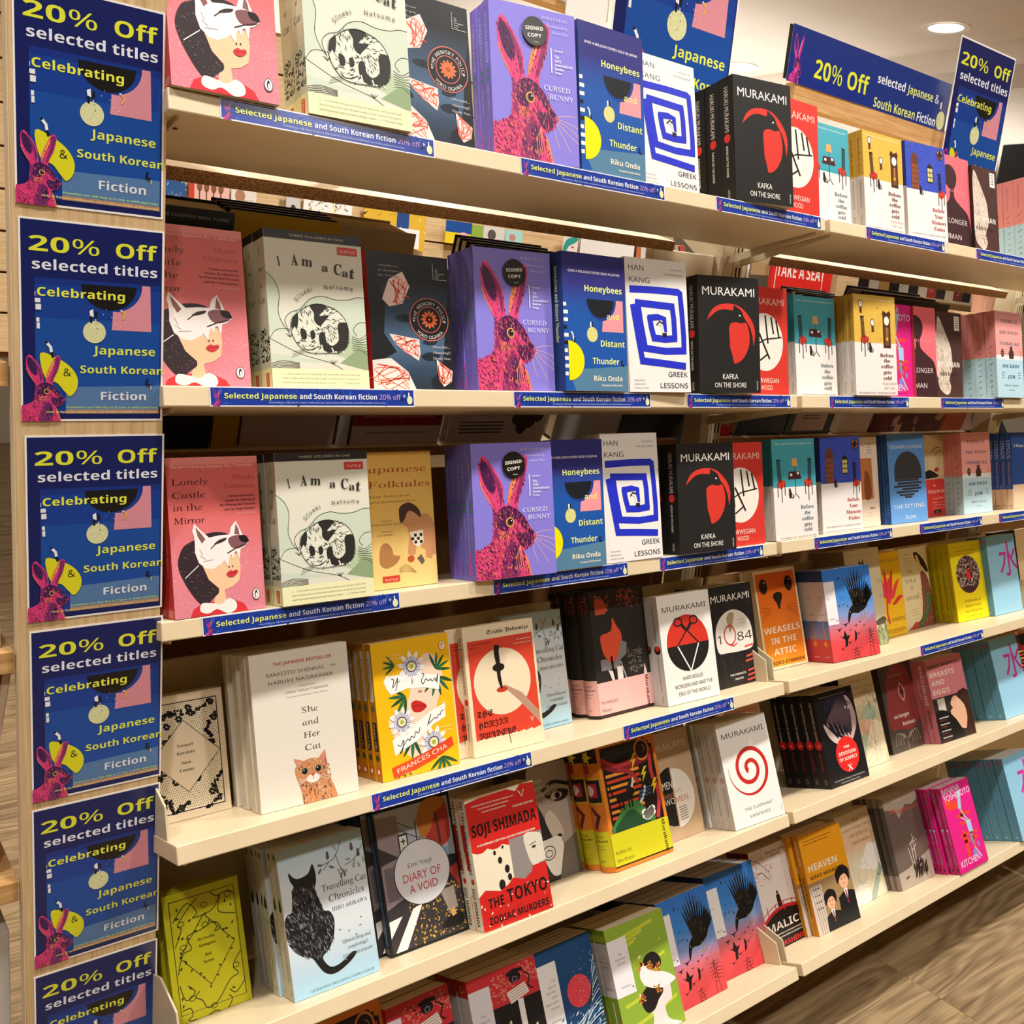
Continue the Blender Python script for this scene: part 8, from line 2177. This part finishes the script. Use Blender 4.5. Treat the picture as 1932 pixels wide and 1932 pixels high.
# shelf unit of spines, right of the white board
cols = ['#3a2c28', '#c9764a', '#e6ded2', '#4a5664', '#2a2c5c', '#8a7c9c', '#d8d2cc', '#1c1a1e', '#3a5648', '#e8b53a', '#d8d4ce', '#b8b0a8', '#c25a4a']
S = at(1200, 488, y=2.6); E_ = at(1326, 505, y=2.6)
bk = empty('wall_bookcase')
box('shelf_board', S.x - .1, E_.x + .02, 2.6, 2.85, S.z - .16, S.z - .135, M_BLACK, bk); box('shelf_back', S.x - .1, E_.x + .02, 2.86, 2.88, S.z - .3, S.z + .4, M_BOARDL, bk)
put(bk, label='black-edged wall bookcase of spines left of the first upright', cat='bookcase')
x = S.x
i = 0
while x < E_.x - .03:
    w = rj.uniform(.022, .04)
    o = empty('shelved_book', (x, 2.62, S.z - .134)); h = rj.uniform(.19, .24)
    c = C(cols[i % len(cols)])
    v, fc = boxv(0, w - .001, 0, .002, 0, h); v2, f2 = boxv(0, .0015, .002, .13, 0, h); v3, f3 = boxv(w - .0025, w - .001, .002, .13, 0, h)
    V, Fc = merge([(v, fc), (v2, f2), (v3, f3)])
    meshobj('cover', V, Fc, M_PRINT, o, cols=[c] * len(Fc)); box('page_block', .0016, w - .0026, .003, .128, .002, h - .003, M_PAGES, o)
    o.rotation_euler = (0, math.radians(-4 if i < 10 else -14), 0)
    put(o, label='%s upright spine, %s from the left on the distant bookcase' % (['dark brown', 'orange', 'ivory', 'slate blue', 'navy', 'mauve', 'pale grey', 'black', 'dark green', 'amber', 'white', 'grey', 'brick red'][i % 13], OR2[i]), cat='book', group='spines on the distant bookcase')
    x += w + (.0 if i < 10 else .012); i += 1

# right of the first upright: books, box, red sign, oak end, far bookcases
RB = 2.6
cols2 = ['#efece6', '#e6e0dc', '#efe9e4', '#d8305c', '#f0ece6', '#7c1c24', '#2a2426', '#e9e4de']
S = at(1362, 515, y=RB); x = S.x
for i in range(8):
    w = .04 if i < 3 else .022
    o = empty('shelved_book', (x, RB, S.z - .06)); c = C(cols2[i])
    v, fc = boxv(0, w - .001, 0, .002, 0, .2); v2, f2 = boxv(0, .0015, .002, .13, 0, .2)
    V, Fc = merge([(v, fc), (v2, f2)]); meshobj('cover', V, Fc, M_PRINT, o, cols=[c] * len(Fc)); box('page_block', .0016, w - .0016, .003, .128, .002, .197, M_PAGESW, o)
    put(o, label='%s spine, %s on the low bookcase right of the first upright' % (['white', 'off-white', 'ivory', 'crimson', 'cream', 'maroon', 'charcoal', 'pale'][i], OR2[i]), cat='book', group='spines right of the first upright'); x += w
sb = box('low_bookcase', S.x - .05, x + .02, RB, RB + .25, 0, S.z - .0605, M_BLACK); put(sb, label='dark low bookcase under the distant spines right of the upright', cat='bookcase')
card(1448, 480, 1480, 520, '#c9a878', lambda a: (a.rect(.2, a.H * .55, .8, a.H, '#efeae4'), a.rect(.35, a.H * .62, .65, a.H * .74, '#a82430')), 'cardboard_box', 'brown card box with a small white and red label, left of the red sign', 'box', y=2.45, th=.1)
def a_seat(a):
    H = a.H
    a.text('TAKE A SEAT', .47, .30, .26, '#f6eee8', 'b', 'c', fit=.80)
    a.line([(.06, .0), (.06, .44), (.22, .44), (.28, .54), (.36, .44), (.84, .44), (.84, .0)], .012, '#f6eee8')
card(1463, 470, 1578, 550, '#e02b26', a_seat, 'wall_sign', 'red sign with white TAKE A SEAT lettering', 'sign', y=2.42, th=.02)
a0 = at(1578, 540, y=2.40); a1 = at(1618, 540, y=2.40)
o = box('oak_partition', a0.x, a1.x, 2.40, 2.44, 1.0, a0.z + .4, M_OAKSLAT); put(o, label='pale oak end panel right of the red sign', cat='panel')
fb = empty('far_bookcase')
S = at(1620, 530, y=3.2); E_ = at(1905, 590, y=3.2)
zsh = at(1700, 555, y=3.2).z
for zz in (zsh - .35, zsh, zsh + .35): box('shelf_board', S.x - .2, E_.x + .6, 3.2, 3.5, zz - .02, zz, M_LAM, fb)
box('case_back', S.x - .2, E_.x + .6, 3.5, 3.52, 0, 2.3, M_BOARDL, fb)
put(fb, label='far bookcase with cream shelves between red sign and second upright', cat='bookcase')
cols3 = ['#1c1a1c', '#2a2426', '#e8e2da', '#c9a05a', '#17171c', '#d8d4cc', '#2c2a30', '#efe0d0', '#c2453a', '#3a3436', '#e4d2b8', '#8a3a34', '#26242a', '#e0ded8']
x = S.x - .1
i = 0
while x < E_.x + .4:
    w = .135
    o = empty('displayed_book', (x, 3.22, zsh + .0005))
    a = Art(w - .008, .2); a.rect(0, 0, 1, a.H, cols3[i % 14]); a.text(['NOVEL', 'REALITY', 'STORIES', 'ISLAND', 'NIGHT', 'WINTER', 'RIVERS'][i % 7], .5, .7, .22, cols3[(i + 2) % 14], 'b', 'c', fit=.8) if i % 3 < 2 else a.specks(0, .2, 1, 1.2, 12, .12, [cols3[(i + 5) % 14], cols3[(i + 3) % 14]], None, i, 1)
    art_mesh('front_cover', a, 'front', M_PRINT, o, cols3[i % 14], .002); box('page_block', .001, w - .010, .002, .02, .001, .198, M_PAGES, o)
    put(o, label='%s face-out book, %s from the left on the far bookcase' % (['black', 'charcoal', 'ivory', 'tan', 'jet black', 'pale grey', 'dark grey', 'peach', 'red', 'umber', 'sand', 'rust', 'blue-black', 'stone'][i % 14], OR2[i]), cat='book', group='face-out books on the far bookcase')
    x += w; i += 1

# ------------------------------------------------------------------ a customer behind the second upright
def skin_body(name, verts, edges, radii, mat, parent, sub=2):
    me = bpy.data.meshes.new(name)
    me.from_pydata(verts, edges, [])
    o = bpy.data.objects.new(name, me)
    COL.objects.link(o)
    o.parent = parent
    me.materials.append(mat)
    m = o.modifiers.new('skin', 'SKIN')
    for i, r in enumerate(radii):
        rr = r if isinstance(r, tuple) else (r, r)
        me.skin_vertices[0].data[i].radius = rr
        me.skin_vertices[0].data[i].use_root = (i == 0)
    s = o.modifiers.new('sub', 'SUBSURF'); s.levels = sub; s.render_levels = sub
    return o
pp = at(1856, 572, y=1.15)
pr_ = empty('person', (pp.x + .02, pp.y, 0))
zc = pp.z
M_SKIN = newmat('skin', .5, .35, C('#d9a184'))[0]
M_JKT = newmat('black_jacket', .85, .2, C('#16171b'))[0]
M_HAIR = newmat('dark_hair', .6, .3, C('#2a1e18'))[0]
M_TRS = newmat('dark_trousers', .85, .15, C('#22252c'))[0]
bd = [(0, .0, zc - .66), (0, 0, zc - .50), (0, .0, zc - .36), (0, .01, zc - .22), (0, .02, zc - .13),
      (-.17, .01, zc - .19), (-.22, -.03, zc - .44), (-.19, -.16, zc - .62), (.17, .01, zc - .19), (.22, -.02, zc - .44), (.20, -.12, zc - .64),
      (-.09, 0, zc - .76), (.09, 0, zc - .76)]
jk = skin_body('jacket', bd, [(0, 1), (1, 2), (2, 3), (3, 4), (4, 5), (5, 6), (6, 7), (4, 8), (8, 9), (9, 10), (0, 11), (0, 12)], [(.15, .11), (.16, .115), (.17, .12), (.15, .11), (.09, .08), (.065, .065), (.052, .052), (.042, .042), (.065, .065), (.052, .052), (.042, .042), (.10, .10), (.10, .10)], M_JKT, pr_)
sk = skin_body('head', [(0, .01, zc - .14), (0, .005, zc - .05), (0, -.005, zc + .02), (0, .0, zc + .10), (0, .01, zc + .155), (0, -.055, zc + .0), (0, -.098, zc + .065), (-.074, .005, zc + .065), (.074, .005, zc + .065)], [(0, 1), (1, 2), (2, 3), (3, 4), (2, 5), (3, 6), (3, 7), (3, 8)], [.055, .052, (.066, .07), (.074, .085), (.05, .06), .035, .013, .012, .012], M_SKIN, pr_)
hr_ = skin_body('hair', [(0, .03, zc + .05), (0, .03, zc + .12), (0, .0, zc + .175), (0, -.045, zc + .165)], [(0, 1), (1, 2), (2, 3)], [(.076, .065), (.082, .08), (.072, .06), .04], M_HAIR, pr_)
tr = skin_body('trousers', [(0, 0, zc - .74), (-.09, 0, zc - .84), (-.10, -.01, zc - 1.16), (-.10, .02, .09), (.09, 0, zc - .84), (.10, .01, zc - 1.16), (.10, .03, .09)], [(0, 1), (1, 2), (2, 3), (0, 4), (4, 5), (5, 6)], [.12, .095, .065, .05, .095, .065, .05], M_TRS, pr_)
for s_ in (-1, 1):
    skin_body('shoe', [(s_ * .10, .05, .045), (s_ * .105, -.04, .04), (s_ * .11, -.16, .03)], [(0, 1), (1, 2)], [(.042, .045), (.045, .04), (.035, .028)], M_BLACK, pr_)
    hand = [(s_ * .195, -.15 - .01 * (s_ < 0), zc - .65), (s_ * .19, -.19, zc - .71)]
    skin_body('hand', hand + [(s_ * (.19 + .018 * (q - 1.5)), -.23, zc - .76 - .006 * (q % 2)) for q in range(4)] + [(s_ * .15, -.20, zc - .72)], [(0, 1)] + [(1, 2 + q) for q in range(4)] + [(1, 6)], [.026, (.036, .02)] + [.009] * 4 + [.011], M_SKIN, pr_)
for s_ in (-1, 1):
    V = [(s_ * .032 + .022 * math.cos(k * PI / 8), -.088, zc + .075 + .017 * math.sin(k * PI / 8)) for k in range(16)] + [(s_ * .032 + .019 * math.cos(k * PI / 8), -.089, zc + .075 + .014 * math.sin(k * PI / 8)) for k in range(16)]
    meshobj('spectacle_rim', V, [(k, (k + 1) % 16, 16 + (k + 1) % 16, 16 + k) for k in range(16)], M_BLACK, pr_)
    box('spectacle_arm', s_ * .076 - .0015, s_ * .076 + .0015, -.085, .02, zc + .077, zc + .081, M_BLACK, pr_)
    meshobj('eye', [(s_ * .032 + .011 * math.cos(k * PI / 4), -.084, zc + .074 + .006 * math.sin(k * PI / 4)) for k in range(8)], [tuple(range(8))], M_DARK, pr_)
box('mouth', -.022, .022, -.082, -.080, zc + .020, zc + .026, newmat('lips', .5, .3, C('#a8604e'))[0], pr_)
pr_.rotation_euler = (0, 0, math.radians(35))
put(pr_, label='person in a black jacket with glasses, mostly hidden behind the second upright', cat='person')

# ------------------------------------------------------------------ neighbouring oak shelves, left of the panel
nu = empty('oak_shelving')
for zf in (1.322, 1.000, .712, .40):
    box('oak_shelf', -1.3, -.160, .012, .34, zf - .026, zf, M_OAKX, nu, .001)
box('oak_back', -1.3, -.160, .34, .352, .05, 2.2, M_OAK, nu)
put(nu, label='oak shelving unit at the left edge of the photo', cat='shelving')
def leaf_stack(x1, z0, w, h, d, ang, mat, lab, n=1, cov='#d8d0cc', y0=.03):
    for i in range(n):
        r = empty('magazine', (x1 - i * (w + .004), y0, z0)); box('page_block', -w + .001, -.001, 0, d, .001, h, mat, r)
        v, fc = boxv(-w, -w + .001, -.001, d, 0, h + .001); v2, f2 = boxv(-.001, 0, -.001, d, 0, h + .001)
        V, Fc = merge([(v, fc), (v2, f2)]); meshobj('cover', V, Fc, M_PRINT, r, cols=[C(cov)] * len(Fc))
        r.rotation_euler = (0, math.radians(ang), 0)
        put(r, label='%s, %s from the panel' % (lab, ['first', 'second', 'third', 'fourth', 'fifth', 'sixth'][i]) if n > 1 else lab, cat='magazine', group=lab)
leaf_stack(-.205, 1.324, .012, .42, .22, 6, M_PAGESW, 'white pages leaning on the top oak shelf', 5, '#cfc8c4')
leaf_stack(-.170, 1.002, .03, .235, .22, 0, M_PAGESW, 'thick white page block on the middle oak shelf', 3, '#e6e2de')
leaf_stack(-.200, .714, .009, .26, .22, 9, M_PAGES, 'magazine with pink cover leaning on the third oak shelf', 6, '#d8a0aa')
leaf_stack(-.168, .402, .02, .235, .22, 0, M_PAGESW, 'grey page block on the lowest oak shelf', 6, '#b8b2ae')
rb = empty('striped_box', (-.215, .04, .714)); box('box_body', -.05, .035, 0, .09, 0, .05, newmat('white_red_card', .6, .3, C('#e9dcd8'))[0], rb)
v, f = merge([boxv(-.05 + k * .0075, -.0465 + k * .0075, -.0008, 0, 0, .05) for k in range(11)]); meshobj('stripes', v, f, newmat('red_stripe', .6, .3, C('#d8404a'))[0], rb)
put(rb, label='small red striped box on the third oak shelf', cat='box')

# ------------------------------------------------------------------ room shell
X0, X1, Y0, Y1 = -5.0, 10.0, -4.5, 7.0
fl = box('floor', X0, X1, Y0, Y1, -.05, -.0035, M_FLOOR); put(fl, kind='structure')
ys = -.094
mesh_cache = None
for r in range(-4, 9):
    y1_ = ys - r * .1893; y0_ = y1_ - .1887
    off = {1: .42, 0: .42, 2: 1.71 - 1.22}.get(r, ((r * .47) % 1.22))
    if r == 1: off = 1.64 - 1.22
    for k in range(-1, 4):
        x0_ = off + k * 1.2208
        if mesh_cache is None:
            o = box('floor_plank', 0, 1.220, 0, .1885, -.003, 0, M_FLOOR, None, .0006); mesh_cache = o
        else:
            o = bpy.data.objects.new('floor_plank', mesh_cache.data); COL.objects.link(o)
        o.location = (x0_, y0_, 0); o.parent = fl
mesh_cache.location = (.0, ys + 4 * .1893 - .1887, 0)
ce = box('ceiling', X0, X1, Y0, Y1, CEIL, CEIL + .05, M_CEIL); put(ce, kind='structure')
for nm, b in (('wall_back', (X0, X1, Y1, Y1 + .1)), ('wall_front', (X0, X1, Y0 - .1, Y0)), ('wall_left', (X0 - .1, X0, Y0, Y1)), ('wall_right', (X1, X1 + .1, Y0, Y1))):
    o = box(nm, b[0], b[1], b[2], b[3], 0, CEIL, M_WALL); put(o, kind='structure')
wx = at(1733, 144, z=CEIL - .12)
o = box('trim_1', wx.x, wx.x + .5, Y0, Y1, CEIL - .12, CEIL, M_CEIL); put(o, kind='structure')
pt = at(1900, 272, x=wx.x - .3)
o = box('wall_screen', wx.x - .30, wx.x - .25, pt.y - 1.2, pt.y + .02, pt.z - .8, pt.z, M_BLACK, None, .004); put(o, label='black screen on the far right wall above the last books', cat='screen')

# downlights
emi = bpy.data.materials.new('lamp_glow'); emi.use_nodes = True
b_ = emi.node_tree.nodes['Principled BSDF']; b_.inputs['Emission Color'].default_value = (1, .95, .86, 1); b_.inputs['Emission Strength'].default_value = 14
def fixture(x, y, lab):
    r = empty('downlight', (x, y, CEIL))
    n = 28
    def ringm(name, r0, r1, z0, z1, mat):
        V = [(r0 * math.cos(2 * PI * k / n), r0 * math.sin(2 * PI * k / n), z0) for k in range(n)] + [(r1 * math.cos(2 * PI * k / n), r1 * math.sin(2 * PI * k / n), z1) for k in range(n)]
        return meshobj(name, V, [(k, (k + 1) % n, n + (k + 1) % n, n + k) for k in range(n)], mat, r)
    ringm('trim_ring', .085, .115, -.004, -.006, M_WHITE)
    meshobj('lamp_disc', [(.085 * math.cos(2 * PI * k / n), .085 * math.sin(2 * PI * k / n), -.003) for k in range(n)], [tuple(range(n))], emi, r)
    put(r, label=lab, cat='ceiling light', group='recessed ceiling downlights')
L1 = at(1785, 52, z=CEIL); L2 = at(1395, 125, z=CEIL)
fixture(L1.x, L1.y, 'glowing round downlight above the header sign')
fixture(L2.x, L2.y, 'glowing downlight beside the first large poster')
for q in (L1, L2): downlight(q.x, q.y, 16)
